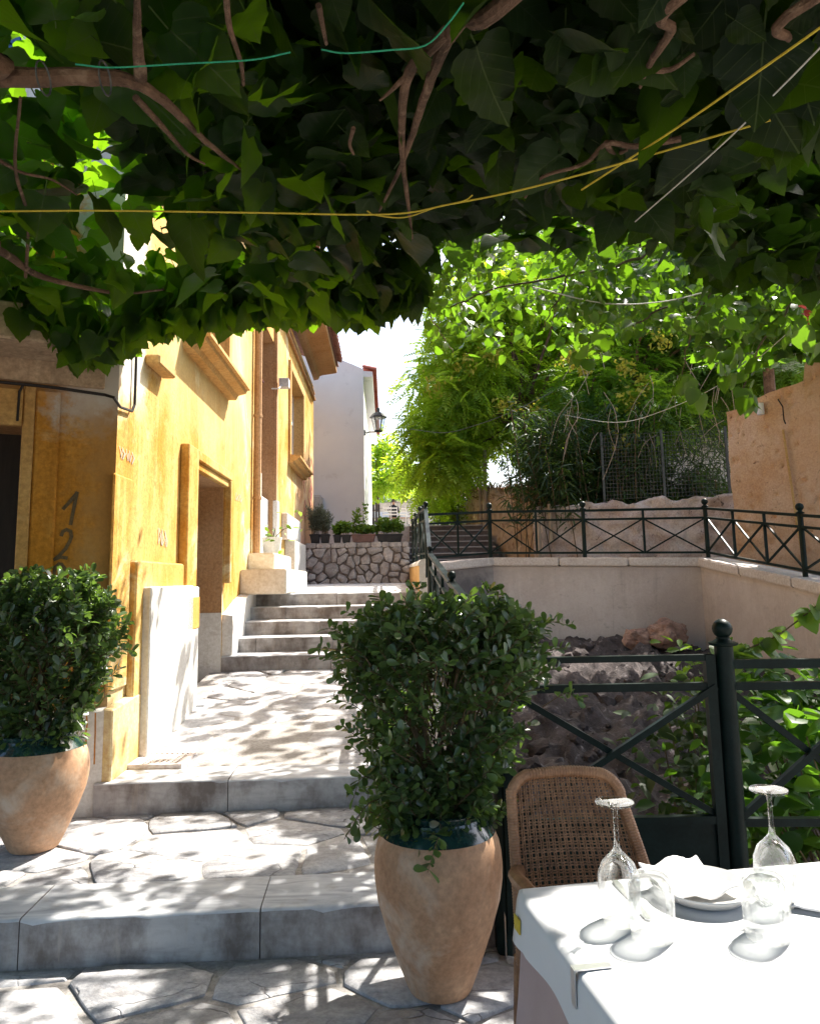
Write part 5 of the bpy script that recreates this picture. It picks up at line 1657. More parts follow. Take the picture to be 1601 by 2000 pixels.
# a second, higher storey that keeps the right half dark
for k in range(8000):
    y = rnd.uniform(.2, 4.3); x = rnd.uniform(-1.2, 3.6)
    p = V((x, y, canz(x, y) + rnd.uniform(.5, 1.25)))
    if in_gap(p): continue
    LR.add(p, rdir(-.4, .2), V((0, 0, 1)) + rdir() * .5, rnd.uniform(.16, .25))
# upper leaves in full sun above the thin places on the left
for k in range(1350):
    y = rnd.uniform(1.0, 4.4); x = rnd.uniform(-3.8, .3)
    p = V((x, y, canz(x, y) + rnd.uniform(.7, 1.1)))
    LL.add(p, rdir(-.5, .1), V((0, 0, 1)) + rdir() * .5, rnd.uniform(.13, .22))
# lowest fringe: leaves hanging along the front edge
for k in range(1300):
    px = rnd.uniform(-60, 830)
    lim = interp(px, *YL) + 30 * fb(px / 45, 4.5, 3)
    py = lim - abs(rnd.gauss(0, 1)) * 55 - 14
    y = rnd.uniform(3.7, 4.5)
    p = atY(px, py, y)
    if p.z > 3.5: continue
    sz = rnd.uniform(.09, .19)
    if py + sz * .62 / y * F > lim + rnd.uniform(-12, 22): p.z += (py + sz * .62 / y * F - lim) / F * y
    if in_gap(p): continue
    (LL if p.x < -.25 else LR).add(p, rdir(-1, -.55), V((0, -.8, .4)) + rdir() * .8, sz)
LL.build('foliage', tl, 300)
LR.build('foliage', tr_, 300)

# ropes, strings and wires tied through the canopy
def rope(name, pts, r_, mat, label, group='ropes and strings under the canopy', ext=.4):
    pts = list(pts)
    if pts[0].y < 4: pts = [pts[0] + (pts[0] - pts[1]).normalized() * ext + V((0, 0, .012))] + pts + [pts[-1] + (pts[-1] - pts[-2]).normalized() * ext + V((0, 0, .012))]
    b = MB(); b.tube(curve_pts(pts, 5), r_, 6)
    return tag(b.build(name, mat, smooth=True), label, 'rope', group)
rope('rope', can3([(-60, 412), (200, 411), (500, 415), (760, 418), (880, 398), (1010, 372), (1190, 325)], .13), .0028, MT['rope_yellow'], 'yellow rope running right across beneath the leaves')
rope('rope', can3([(1320, 250), (1450, 160), (1640, 25)], .13), .003, MT['rope_yellow'], 'yellow rope slanting up at the top right corner')
rope('rope', can3([(735, 420), (790, 424), (850, 405), (905, 392)], .13), .0022, MT['rope_yellow'], 'short yellow rope loop tied at the forked limb', ext=.03)
rope('string', can3([(220, 131), (350, 124), (492, 116)], .13), .0018, MT['string_green'], 'green string stretched from the thick limb at upper left', ext=.08)
rope('string', can3([(675, 103), (760, 97), (830, 88), (875, 45)], .13), .0018, MT['string_green'], 'green string tied round the forked limb at top centre', ext=.05)
rope('wire', can3([(1356, 331), (1480, 215), (1640, 52)], .13), .0022, MT['wire_white'], 'white wire slanting up beside the yellow rope')
rope('wire', px3([(1040, 560), (1180, 592), (1300, 588), (1420, 562), (1640, 540)], 4.6), .004, MT['wire_white'], 'pale wire carrying the climbing vine at right')
rope('wire', px3([(1100, 810), (1200, 825), (1300, 800), (1440, 730), (1590, 600), (1700, 480)], [13.5, 10.5, 8.5, 7, 6, 5.2]), .0035, MT['wire_white'], 'thin pale wire rising past the orange house')
rope('wire', px3([(800, 838), (870, 845), (930, 830), (990, 808), (1080, 765)], [15, 15, 14.5, 14, 13.5]), .006, MT['galv'], 'sagging grey cable before the feathery tree')
for a_, lab in ((85, 'thin wire tie round the thick limb, nearer the picture edge'), (205, 'thin wire tie round the thick limb, nearer the fork')):
    c_ = under(a_, 152, .10)
    b = MB(); b.lathe([(.0335, -.002), (.0365, -.001), (.0365, .001), (.0335, .002)], 14, (0, 0, 0), close=True)
    b.v = [V((c_.x + v.z, c_.y + v.x, c_.z + v.y)) for v in b.v]
    tag(b.build('tie', MT['galv'], smooth=True), lab, 'tie', 'ropes and strings under the canopy')

# ------------------------------------------------------------------ climbing vine, right
vine = thing('climbing_vine', 'small-leaved climbing vine sprawling over wires above the pit', 'vine', (3.4, 4.9, -.4))
b = MB()
VST = [([(3.4, 4.9, -.5), (3.35, 4.95, 1.2), (3.2, 5.0, 2.6), (2.9, 5.0, 3.5)] + px3([(1500, 500), (1300, 480), (1150, 465), (1050, 440)], [5.0, 5.0, 5.0, 5.1]), .035, .012),
       (px3([(1500, 500), (1400, 560), (1300, 600), (1230, 640)], 5.2), .012, .005), (px3([(1300, 480), (1200, 520), (1100, 540), (980, 560), (880, 600)], 5.1), .012, .005),
       (px3([(1150, 465), (1120, 520), (1080, 600), (1060, 640)], 5.0), .008, .004), (px3([(1050, 440), (960, 470), (880, 500), (840, 560)], 5.2), .009, .004),
       (px3([(1560, 520), (1540, 600), (1480, 680), (1450, 760)], 5.0), .009, .004), (px3([(1400, 560), (1350, 640), (1330, 735)], 4.9), .007, .003),
       (px3([(840, 560), (835, 600), (860, 650), (885, 690)], 5.2), .005, .003), (px3([(880, 500), (900, 560), (905, 610)], 5.2), .005, .003)]
for l, r0, r1 in VST:
    b = MB(); limb(b, l, r0, r1, 6, .012, 6); b.build('stem', MT['twig'], vine, smooth=True)
LV = Leaves(T_HRT, MT['vine_leaf'])
YV = ([780, 820, 860, 900, 940, 1000, 1080, 1150, 1220, 1280, 1340, 1400, 1470, 1540, 1640], [470, 600, 620, 610, 560, 585, 600, 620, 650, 640, 640, 640, 660, 660, 660])
for k in range(15000):
    px = rnd.uniform(830, 1680) if rnd.random() < .93 else rnd.uniform(800, 960)
    top = 380
    bot = interp(px, *YV)
    py = lerp(top, bot, rnd.random() ** .9)
    if px < 980 and rnd.random() < .45: continue
    Y = rnd.uniform(4.5, 6.8) if px < 1200 or rnd.random() < .45 else rnd.uniform(6.0, 9.6)
    c = fb(px / 70, py / 55, Y * .5)
    if c < -.12 + (.12 if py > bot - 90 else 0): continue
    p = atY(px, py, Y)
    if in_gap(p) or (Y > 6.8 and p.x < 2.3): continue
    LV.add(p, rdir(-1, -.1), V((0, -.4, .6)) + rdir(), rnd.uniform(.045, .085) * (1.25 if px > 1150 else 1) * (1 if Y < 6.8 else 1.5))
for k in range(950):          # looser sprays that dapple the path
    p = V((rnd.uniform(.7, 2.7), rnd.uniform(7.4, 9.8), rnd.uniform(4.3, 5.3)))
    if fb(p.x * 1.6, p.y * 1.6, 11) < .02: continue
    LV.add(p, rdir(-.9, 0), V((0, 0, 1)) + rdir() * .8, rnd.uniform(.10, .17))
for k in range(5200):          # vine roof added overhead to shade the walkway and pit
    p = V((rnd.uniform(2.6, 7.0), rnd.uniform(6.6, 11.0), rnd.uniform(4.5, 5.4)))
    if fb(p.x * .9, p.y * .9, 5) < -.25 or p.x < 2.0 + (p.y - 6.6) * .55: continue
    LV.add(p, rdir(-.9, 0), V((0, 0, 1)) + rdir() * .8, rnd.uniform(.13, .22))
for (cx_, cy_, rx, ry, n_, s_, Y) in ((1195, 655, 50, 35, 14, .10, 4.6), (1335, 755, 32, 25, 9, .12, 4.4), (1448, 775, 30, 18, 7, .13, 4.3), (1430, 705, 60, 26, 16, .10, 4.5), (862, 640, 30, 50, 22, .075, 5.2), (905, 610, 22, 50, 16, .075, 5.2), (1000, 590, 40, 20, 12, .085, 5.0),
                                      (1590, 640, 25, 40, 8, .14, 4.0), (1140, 690, 20, 16, 4, .10, 4.6), (745, 600, 30, 20, 0, .1, 4.4)):
    for k in range(n_):
        p = atY(cx_ + rnd.gauss(0, .55) * rx, cy_ + rnd.gauss(0, .55) * ry, Y + rnd.uniform(-.15, .15))
        LV.add(p, rdir(-1, -.4), V((.2, -.6, .3)) + rdir() * .7, s_ * rnd.uniform(.8, 1.2), .9 * rnd.random() + .1)
LV.build('foliage', vine, 300)
FL = Leaves(T_OVA, MT['flower'])
for k in range(14):
    p = atY(1582 + rnd.gauss(0, 8), 620 + rnd.gauss(0, 9), 4.4); FL.add(p, rdir(), rdir(), .06)
FL.build('flower', vine, 0)

# ------------------------------------------------------------------ potted shrubs
def pot(name, label, base, prof, rimz, seed):
    t = thing(name, label, 'pot', base, 'terracotta pots flanking the steps')
    rr = random.Random(seed)
    k1, k2 = rr.uniform(0, 6), rr.uniform(0, 6)
    wob = lambda a, z: 1 + .008 * math.sin(2 * a + k1) + .006 * math.sin(3 * a + k2 + z * 5)
    body = [p for p in prof if p[1] <= rimz]
    rim = [p for p in prof if p[1] >= rimz]
    MB().lathe(body, 40, base, wob=wob).build('body', MT['terracotta'], t, smooth=True)
    r1, z1 = rim[-1]
    MB().lathe([(r * 1.004 if i == 0 else r, z) for i, (r, z) in enumerate(rim)] + [(r1 - .012, z1 + .004), (r1 - .028, z1 - .01), (r1 - .03, z1 - .10)], 40, base, wob=wob).build('glazed_rim', MT['glaze'], t, smooth=True)
    MB().lathe([(.001, z1 - .045), (r1 - .031, z1 - .05), (r1 - .031, z1 - .12), (.001, z1 - .12)], 24, base).build('soil', MT['soil'], t, smooth=True)
    return t, base[2] + z1
PR = [(.080, 0), (.096, .004), (.104, .02), (.132, .09), (.168, .19), (.195, .28), (.2045, .345), (.2055, .38), (.203, .42), (.196, .455), (.184, .485), (.169, .507), (.154, .522), (.148, .537), (.157, .550), (.163, .562)]
PB = (.075, 2.79, 0.002)
PR = [(r * 1.09, z * 1.07) for r, z in PR]
pot('terracotta_pot', 'terracotta pot with dark glazed rim standing before the first step', PB, PR, .485 * 1.07, 1)
PLp = atZ(78, 1640, .16)
PB2 = (-1.83, 3.78, .162)
pot('terracotta_pot', 'terracotta pot with green glazed rim by the corner of the yellow house', PB2, [(r * 1.04, z / 1.12) for r, z in PR], .485 * 1.07 / 1.12, 2)
def shrub(name, label, base, rimz, shape, ntw, cx_of, seed, size, lab_group='potted shrubs flanking the steps', extra=()):
    """shape(z01) -> half width; twigs run from stems out to the hull with leaves in pairs"""
    t = thing(name, label, 'shrub', (base[0], base[1], rimz), lab_group)
    rr = random.Random(seed)
    B = V((base[0], base[1], rimz - .06))
    stems, tws = MB(), MB()
    L = Leaves(T_OBO, MT['shrub_leaf'])
    H = shape['h']
    for k in range(9):
        a = 2 * math.pi * k / 9
        r_ = shape['w'](.75) * .5
        limb(stems, [B + V((.03 * math.cos(a), .03 * math.sin(a), 0)), B + V((.06 * math.cos(a), .06 * math.sin(a), H * .35)), B + V((cx_of(.7) + r_ * math.cos(a), r_ * math.sin(a), H * .75))], .011, .005, 5, .008, 6)
    def twig(a, c, nl, sag=.03, sc_=1.0):
        mid = a.lerp(c, .55) + V((rr.uniform(-.03, .03), rr.uniform(-.03, .03), sag + rr.uniform(-.02, .03)))
        q = curve_pts([a, mid, c], 5)
        tws.tube(q, [.0026, .0024, .0022, .002, .0018, .0017, .0015, .0014, .0013, .0012, .001][:len(q)], 4, False)
        for i in range(nl):
            tt = .25 + .75 * (i + .5) / nl
            p = q[min(len(q) - 1, int(tt * (len(q) - 1)))].lerp(q[min(len(q) - 1, int(tt * (len(q) - 1)) + 1)], tt * (len(q) - 1) % 1)
            d = (c - a).normalized()
            side = d.cross(rdir()).normalized()
            for sg in (1, -1):
                tip = d * .55 + side * sg * .9 + V((0, 0, .15))
                L.add(p, tip, V((0, 0, .8)) + rdir() * .8, size * sc_ * rr.uniform(.55, 1.3), rr.random())
    for k in range(ntw):
        z01 = rr.random()
        if shape.get('top') and rr.random() < shape['top']: z01 = 1 - abs(rr.gauss(0, .18))
        z01 = min(1, max(0, z01))
        a = rr.uniform(0, 2 * math.pi)
        rad = shape['w'](z01) * rr.uniform(.8, 1.08) * math.sqrt(rr.uniform(.45, 1))
        lump = 1 + .22 * fb(math.cos(a) * 1.7, math.sin(a) * 1.7 + seed, z01 * 3)
        c = B + V((cx_of(z01) + rad * lump * math.cos(a), rad * lump * math.sin(a) * shape.get('dep', .85), .03 + z01 * H * (1 + .05 * rr.uniform(-1, 1))))
        st = B + V((cx_of(z01) * .7 + (c.x - B.x) * .25, (c.y - B.y) * .3, max(0, z01 * H * .8 - .06)))
        v = c - st
        if v.length > .22: st = c - v.normalized() * rr.uniform(.16, .24)
        twig(st, c, rr.randint(5, 8), -.005 if z01 < .4 else .012)
    for (a, c, nl) in extra: twig(V(a), V(c), nl, .04)
    stems.build('stem', MT['twig'], t, smooth=True)['kind'] = 'stuff'
    tws.build('twig', MT['twig'], t, smooth=True)['kind'] = 'stuff'
    L.build('foliage', t, 300)
    return t
shr = dict(h=.78, w=lambda z: interp(z, [0, .12, .3, .55, .78, .9, 1.0], [.22, .27, .31, .39, .46, .44, .28]), top=.30)
y_ = 2.78
shrub('potted_shrub', 'big dark leafy shrub spilling from the pot beside the wicker chair', PB, .57, shr, 800, lambda z: interp(z, [0, .5, 1], [-.02, .025, .05]), 11, .042,
      extra=[(atY(740, 1560, y_ - .1), atY(672, 1640, y_ - .22), 7), (atY(745, 1530, y_ - .1), atY(690, 1560, y_ - .2), 8), (atY(760, 1600, y_ - .1), atY(700, 1620, y_ - .18), 6), (atY(1060, 1380, y_), atY(1128, 1370, y_ - .1), 8), (atY(1040, 1250, y_), atY(1120, 1225, y_), 8),
             (atY(860, 1640, y_ - .2), atY(835, 1705, y_ - .24), 8), (atY(700, 1330, y_), atY(648, 1290, y_), 7), (atY(940, 1200, y_), atY(960, 1155, y_), 6), (atY(820, 1190, y_), atY(828, 1150, y_), 5)])
shl = dict(h=.84, w=lambda z: interp(z, [0, .15, .35, .6, .8, .92, 1.0], [.19, .24, .29, .37, .37, .30, .18]), top=.22)
y2 = 3.72
shrub('potted_shrub', 'leafy shrub in the pot at the corner of the yellow house', PB2, .64, shl, 640, lambda z: interp(z, [0, .5, .62, 1], [0, .04, .07, .03]), 29, .048,
      extra=[(atY(200, 1290, y2), atY(262, 1275, y2), 9), (atY(190, 1270, y2), atY(250, 1240, y2), 8), (atY(120, 1400, y2), atY(150, 1410, y2 - .15), 5), (atY(190, 1330, y2), atY(205, 1365, y2), 7), (atY(60, 1160, y2), atY(70, 1122, y2), 6), (atY(150, 1150, y2), atY(185, 1120, y2), 6)])

# ------------------------------------------------------------------ plants in the pit
def leafy_plant(name, label, root, hull, n, tm_, mat, size, seed, nobj=120, cat='plant', group=None, stemr=.006):
    t = thing(name, label, cat, root, group)
    rr = random.Random(seed)
    L = Leaves(tm_, mat)
    st = MB()
    root = V(root)
    ends = []
    for k in range(max(5, n // 22)):
        c = V(hull(rr))
        ends.append(c)
        st.tube(curve_pts([root, root.lerp(c, .5) + V((rr.uniform(-.05, .05), rr.uniform(-.05, .05), .06)), c], 5), [stemr] * 6 + [stemr * .6] * 5, 5, False)
    for k in range(n):
        c = rr.choice(ends)
        p = c + V((rr.gauss(0, .11), rr.gauss(0, .10), rr.gauss(0, .10)))
        L.add(p, rdir(-.7, .35), V((0, -.35, .9)) + rdir() * .7, size * rr.uniform(.6, 1.25), rr.random())
    st.build('stem', MT['twig'], t, smooth=True)['kind'] = 'stuff'
    L.build('foliage', t, nobj)
    return t
def hullpx(x0, x1, y0, y1, Y0, Y1): return lambda rr: atY(rr.uniform(x0, x1), rr.uniform(y0, y1), rr.uniform(Y0, Y1))
leafy_plant('leafy_plant', 'broad-leaved green plant rising behind the railing post', (2.1, 3.9, -.5), hullpx(1470, 1640, 1400, 1640, 3.6, 4.2), 420, T_OVA, MT['pit_leaf'], .15, 3)
leafy_plant('leafy_plant', 'low dark plant in the pit behind the gate', (1.5, 3.9, -.5), hullpx(1290, 1400, 1400, 1590, 3.6, 4.2), 330, T_OVA, MT['dark_leaf'], .085, 5)
leafy_plant('leafy_plant', 'bright leafy plant at the foot of the gate post', (1.5, 3.5, -.6), hullpx(1330, 1420, 1500, 1640, 3.3, 3.6), 190, T_OVA, MT['pit_leaf'], .075, 6)
leafy_plant('leafy_plant', 'bushy green plant against the retaining wall beyond the railing', (2.6, 5.3, -.3), hullpx(1440, 1640, 1330, 1420, 4.8, 5.6), 420, T_OVA, MT['pit_leaf'], .13, 8)
leafy_plant('leafy_plant', 'small light green sprig peeping over the gate corner', (1.6, 4.0, -.45), hullpx(1345, 1400, 1315, 1340, 3.9, 4.1), 60, T_OVA, MT['fresh_leaf'], .075, 9, 40)
# long sprig reaching in from the right above the near railing
sp = thing('vine_sprig', 'backlit leafy sprig reaching in over the near railing from the right', 'vine', (2.2, 3.3, -.5))
q = px3([(1680, 1120), (1601, 1178), (1520, 1240), (1460, 1268), (1436, 1290)], 3.3)
b = MB(); b.tube(curve_pts([(2.2, 3.3, -.5), (2.3, 3.3, .8)] + q, 5), .0035, 5); b.build('stem', MT['twig'], sp, smooth=True)
L = Leaves(T_HRT, MT['fresh_leaf'])
cq = curve_pts(q, 8)
for k in range(46):
    p = rnd.choice(cq); L.add(p, rdir(-.9, .2), V((.3, -.6, .5)) + rdir() * .6, rnd.uniform(.055, .10))
L.build('foliage', sp, 60)
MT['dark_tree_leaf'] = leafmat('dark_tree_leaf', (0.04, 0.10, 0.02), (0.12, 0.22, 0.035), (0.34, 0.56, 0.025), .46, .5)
# ------------------------------------------------------------------ trees behind
def crown_tree(name, label, root, trunkpts, r0, clumps, n, tm_, mat, size, seed, group=None, droop=(-.8, .1), seeds=(), nrm=V((0, 0, 1)), parts=None):
    t = thing(name, label, 'tree', root, group)
    rr = random.Random(seed)
    b = MB(); limb(b, trunkpts, r0, r0 * .5, 6, .01, 9); tk = b.build('trunk', MT['bark'], t, smooth=True)
    L = Leaves(tm_, mat)
    top = V(trunkpts[-1])
    for (c, rad) in clumps:
        c = V(c)
        b = MB(); limb(b, [top.lerp(V(trunkpts[-2]), rr.random() * .6), top.lerp(c, .5) + V((rr.uniform(-.3, .3), rr.uniform(-.3, .3), rr.uniform(0, .4))), c], r0 * .28, .012, 5, .03, 6)
        b.build('limb', MT['bark'], t, smooth=True)
    for k in range(n):
        c, rad = rr.choice(clumps)
        d = rdir() * rad * (rr.random() ** .45)
        p = V(c) + V((d.x, d.y, d.z * .8))
        L.add(p, (d.normalized() * .8 + rdir(*droop)), nrm + rdir() * .6, size * rr.uniform(.7, 1.25), min(1, max(0, rr.gauss(.45, .25))))
    L.build('crown', t, 0)
    for i, (sx, sy, sY, sr) in enumerate(seeds):
        S_ = Leaves(T_OVA, MT['yellow_seed'])
        c = atY(sx, sy, sY)
        for k in range(70):
            S_.add(c + V((rr.gauss(0, sr), rr.gauss(0, sr), rr.gauss(0, sr * .9))), rdir(-1, 0), rdir(), rr.uniform(.06, .12))
        S_.build('seed_cluster', t, 0)
    return t
rr = random.Random(77)
def clumps_px(lst, Y0, Y1, r0, r1):
    return [(tuple(atY(x + rr.uniform(-12, 12), y + rr.uniform(-12, 12), rr.uniform(Y0, Y1))), rr.uniform(r0, r1)) for x, y in lst]
cl = clumps_px([(885, 680), (900, 730), (862, 750), (880, 800), (858, 830), (910, 640), (960, 600), (940, 690), (1000, 660), (930, 760), (990, 740), (1050, 700), (1050, 620), (880, 860), (920, 840), (850, 890), (865, 930), (960, 820), (1010, 800), (1080, 780), (1100, 690), (1110, 610), (1160, 640), (1010, 560), (940, 560), (1080, 540), (1160, 560), (890, 620), (880, 895), (980, 500), (1100, 480), (1060, 850)], 16.4, 19.2, .62, .98)
crown_tree('feathery_tree', 'tall bright feathery-leaved tree behind the earth bank', (3.2, 17.6, 2.0), [(3.2, 17.6, 1.6), (3.15, 17.6, 3.0), (2.9, 17.5, 4.4), (2.7, 17.4, 5.4)], .17, cl, 6200, T_PIN, MT['tree_leaf'], .46, 5, 'trees behind the walkway',
           seeds=[(985, 790, 15.6, .12), (1045, 800, 15.6, .12), (905, 715, 16, .18), (855, 750, 16, .16), (960, 690, 15.8, .12)])
cl = clumps_px([(1180, 700), (1240, 640), (1300, 600), (1360, 640), (1420, 600), (1480, 640), (1250, 560), (1350, 540), (1450, 530), (1550, 600), (1540, 700), (1220, 760), (1300, 700), (1380, 710), (1150, 770), (1260, 820), (1340, 790), (1430, 740), (1550, 540), (1180, 850), (1470, 690)], 14.4, 17.4, .75, 1.05)
crown_tree('feathery_tree', 'shaded feathery-leaved tree above the garden wall with yellow seed clusters', (5.2, 16.6, 1.7), [(5.2, 16.6, 1.5), (5.1, 16.5, 3.0), (4.9, 16.2, 4.6), (4.8, 16.0, 5.4)], .16, cl, 5600, T_PIN, MT['dark_tree_leaf'], .44, 6, 'trees behind the walkway',
           seeds=[(1220, 715, 14.0, .10), (1230, 780, 13.9, .13), (1215, 860, 13.8, .15), (1140, 715, 14.4, .10), (1255, 745, 14, .10), (1290, 660, 14, .14), (1120, 700, 14.4, .10)])
# thicket of narrow-leaved oleander and cane above the garden wall
th = thing('oleander_thicket', 'dark thicket of narrow-leaved oleander on top of the garden wall', 'thicket', (3.6, 14.6, 1.6))
L = Leaves(T_LAN, MT['dark_leaf'])
st = MB()
for k in range(150):
    x = rr.uniform(1000, 1420)
    Y = rr.uniform(13.5, 15.6)
    py = interp(x, [1000, 1060, 1120, 1250, 1420], [985, 975, 985, 975, 965])
    a = atY(x, py, Y); a.z = 1.7
    hgt = rr.uniform(1.6, 3.0) * (.62 if x > 1270 else 1)
    c = a + V((rr.uniform(-.45, .45), rr.uniform(-.6, .3), hgt))
    q = curve_pts([a, a.lerp(c, .5) + V((rr.uniform(-.08, .08), 0, .15)), c], 6)
    st.tube(q, .009, 5, False)
    for p in q[4:]:
        for j in range(9):
            L.add(p + rdir() * .12, rdir(-.8, .6), V((0, 0, 1)) + rdir() * .8, rr.uniform(.16, .30))
for k in range(4600):
    x = rr.uniform(1000, 1415)
    p = atY(x, rr.uniform(800, interp(x, [1000, 1060, 1120, 1420], [960, 990, 985, 965])), rr.uniform(13.6, 15.4))
    if x > 1290 and p.y < 13.9 and rr.random() < .6: continue
    L.add(p, rdir(-.9, .4), V((0, 0, 1)) + rdir() * .8, rr.uniform(.14, .28))
st.build('stem', MT['twig'], th, smooth=True)['kind'] = 'stuff'
L.build('foliage', th, 0)
b = MB()
for k in range(40):       # bare hanging twigs
    a = atY(rr.uniform(1090, 1420), rr.uniform(680, 860), rr.uniform(13.0, 13.8))
    c = a + V((rr.uniform(-.5, .3), rr.uniform(-.1, .1), rr.uniform(-.9, -.3)))
    b.tube(curve_pts([a, a.lerp(c, .5) + V((rr.uniform(-.1, .1), 0, .05)), c], 4), .006, 4, False)
b.build('dead_twig', MT['pole'], th, smooth=True)['kind'] = 'stuff'
# tall hedge bushes by the square, further fill behind
def bush(name, label, px_, py_, Y, rx, rz, n, mat, size, seed, tm_=T_OVA, z0=None, group='bushes by the square', cat='bush'):
    c = atY(px_, py_, Y)
    t = thing(name, label, cat, (c.x, c.y, z0 if z0 is not None else c.z - rz), group)
    r2 = random.Random(seed)
    L = Leaves(tm_, mat)
    b = MB()
    for k in range(5):
        a = V((c.x + r2.uniform(-.1, .1), c.y, (z0 if z0 is not None else c.z - rz) - .05))
        e = c + V((r2.uniform(-rx, rx) * .6, r2.uniform(-rx, rx) * .5, r2.uniform(-.2, .6) * rz))
        b.tube(curve_pts([a, a.lerp(e, .5) + V((r2.uniform(-.1, .1), 0, 0)), e], 4), .018, 5, False)
    b.build('stem', MT['twig'], t, smooth=True)['kind'] = 'stuff'
    for k in range(n):
        d = rdir()
        q = (r2.random() ** .4) * (1 + .3 * fb(d.x * 2 + seed, d.y * 2, d.z * 2))
        L.add(c + V((d.x * rx * q, d.y * rx * q, d.z * rz * q)), d * .5 + rdir(-.6, .4), V((0, 0, 1)) + d * .5 + rdir() * .6, size * r2.uniform(.7, 1.3), min(1, max(0, r2.gauss(.5, .25))))
    L.build('foliage', t, 0)
    return t
bush('hedge_bush', 'light green rounded bush at the foot of the feathery tree', 868, 985, 20.5, .42, .62, 900, MT['fresh_leaf'], .12, 3, z0=2.6)
bush('hedge_bush', 'dark bush behind the cream pillar', 905, 930, 22, .7, 1.3, 1100, MT['dark_leaf'], .14, 4, z0=2.6)
bush('hedge_bush', 'small bush on the walkway steps before the cream pillar', 890, 1010, 18.6, .16, .36, 260, MT['fresh_leaf'], .08, 5, z0=2.62)
bush('background_tree', 'dark leafy mass behind the thicket and wire fence', 1250, 830, 21, 3.2, 2.6, 3200, MT['dark_leaf'], .34, 6, z0=2.5, cat='tree', group='trees behind the walkway')
bush('background_tree', 'dense tree crown rising behind the orange house', 1500, 640, 19, 2.6, 3.0, 3000, MT['dark_leaf'], .34, 7, z0=2.5, cat='tree', group='trees behind the walkway')
bush('background_tree', 'far bright crown behind the feathery tree', 1060, 700, 24, 3.2, 3.4, 3000, MT['tree_leaf'], .34, 8, z0=2.5, cat='tree', group='trees behind the walkway')
# cycad-like fronds above the orange house
fr = thing('palm_plant', 'dark feathery palm fronds above the orange house wall', 'palm', (6.6, 12.6, 2.2))
L = Leaves([pinnate(16, .22, .018, .5, 4), pinnate(16, .22, .018, .3, 5)], MT['pit_leaf'])
c = atY(1500, 720, 12.8)
for k in range(26):
    a = rr.uniform(0, 6.28)
    L.add(c + V((rr.uniform(-.15, .15), rr.uniform(-.1, .1), rr.uniform(-.1, .1))), V((math.cos(a), math.sin(a) * .6, .55)), V((0, 0, 1)), rr.uniform(.8, 1.3))
L.build('frond', fr, 30, objname='frond')
b = MB(); limb(b, [(c.x, c.y, 1.6), (c.x, c.y, 3.2), c], .13, .09, 5, .01, 10); b.build('trunk', MT['bark'], fr, smooth=True)
# wire fence on the garden wall
wf_ = thing('wire_fence', 'sagging wire mesh fence on the garden wall beside the orange house', 'fence', (4.7, 13.4, 2.7))
fa_, fb_ = atY(1180, 975, 13.6), atY(1425, 965, 12.7)
zt0, zt1 = atY(1180, 850, 13.6).z, atY(1425, 838, 12.7).z
def FP(t, h): return V((lerp(fa_.x, fb_.x, t), lerp(fa_.y, fb_.y, t), lerp(lerp(fa_.z, fb_.z, t), lerp(zt0, zt1, t), h)))
b = MB()
for i in range(37): b.bar(FP(i / 36, 0), FP(i / 36, 1), .0055)
for j in range(18): b.bar(FP(0, j / 17), FP(1, j / 17), .0055)
o = b.build('mesh', MT['galv'], wf_); o['kind'] = 'stuff'
for t in (0, .5, 1): MB().bar(FP(t, -.1), FP(t, 1.04), .04).build('post', MT['galv'], wf_)
# pale shed wall glimpsed behind the fence
sg = atY(1330, 880, 17.0)
tag(MB().box(sg.x - .9, sg.x + 2.2, 17.0, 17.2, 1.6, atY(1330, 845, 17).z).build('garden_shed', MT['grey_plaster']), 'pale grey shed wall glimpsed through the thicket', 'shed')
# dead grass on the earth bank
L = Leaves(T_LAN, MT['dry_grass'])
for k in range(1500):
    t = rr.random()
    x = lerp(920, 1040, t)
    p = atY(x, lerp(975, 972, t) + rr.gauss(0, 10), lerp(18.9, 14.6, t) + rr.uniform(-.2, .5))
    L.add(p, rdir(.1, 1) + V((0, -.5, 0)), rdir(), rr.uniform(.12, .3))
o = L.build('dry_grass', None); tag(o, 'rust-brown dead grass along the top of the earth bank', kind='stuff')

# ------------------------------------------------------------------ planters on the rubble wall
def plantpot(x0, x1, depth, h, mat, taper=.12):
    z = swz1 + .012
    w_ = (x1 - x0)
    y0, y1 = SWY + .08, SWY + .08 + depth
    t_ = taper * min(w_, .3)
    b = MB().hexa([(x0 + t_, y0 + t_ * .5, z), (x1 - t_, y0 + t_ * .5, z), (x1 - t_, y1 - t_ * .5, z), (x0 + t_, y1 - t_ * .5, z), (x0, y0, z + h), (x1, y0, z + h), (x1, y1, z + h), (x0, y1, z + h)])
    return b, (x0, x1, y0, y1, z, z + h)
def X(px): return atY(px, 1045, SWY + .1).x
plist = [(605, 624, .17, MT['plastic_black'], 'square black pot at the left end of the rubble wall', 'grey', 1.0), (625, 643, .17, MT['plastic_black'], 'square black pot second along the rubble wall, with silvery herb', 'grey', .85),
         (651, 665, .15, MT['plastic_black'], 'small black pot third along the rubble wall', 'green', .35), (667, 684, .15, MT['plastic_black'], 'small black pot just left of the brown trough', 'green', .45),
         (686, 733, .155, MT['plastic_brown'], 'long brown plastic trough on the rubble wall', 'tall', .6), (735, 786, .15, MT['plastic_black'], 'long black plastic trough at the right end of the rubble wall', 'green', .55)]
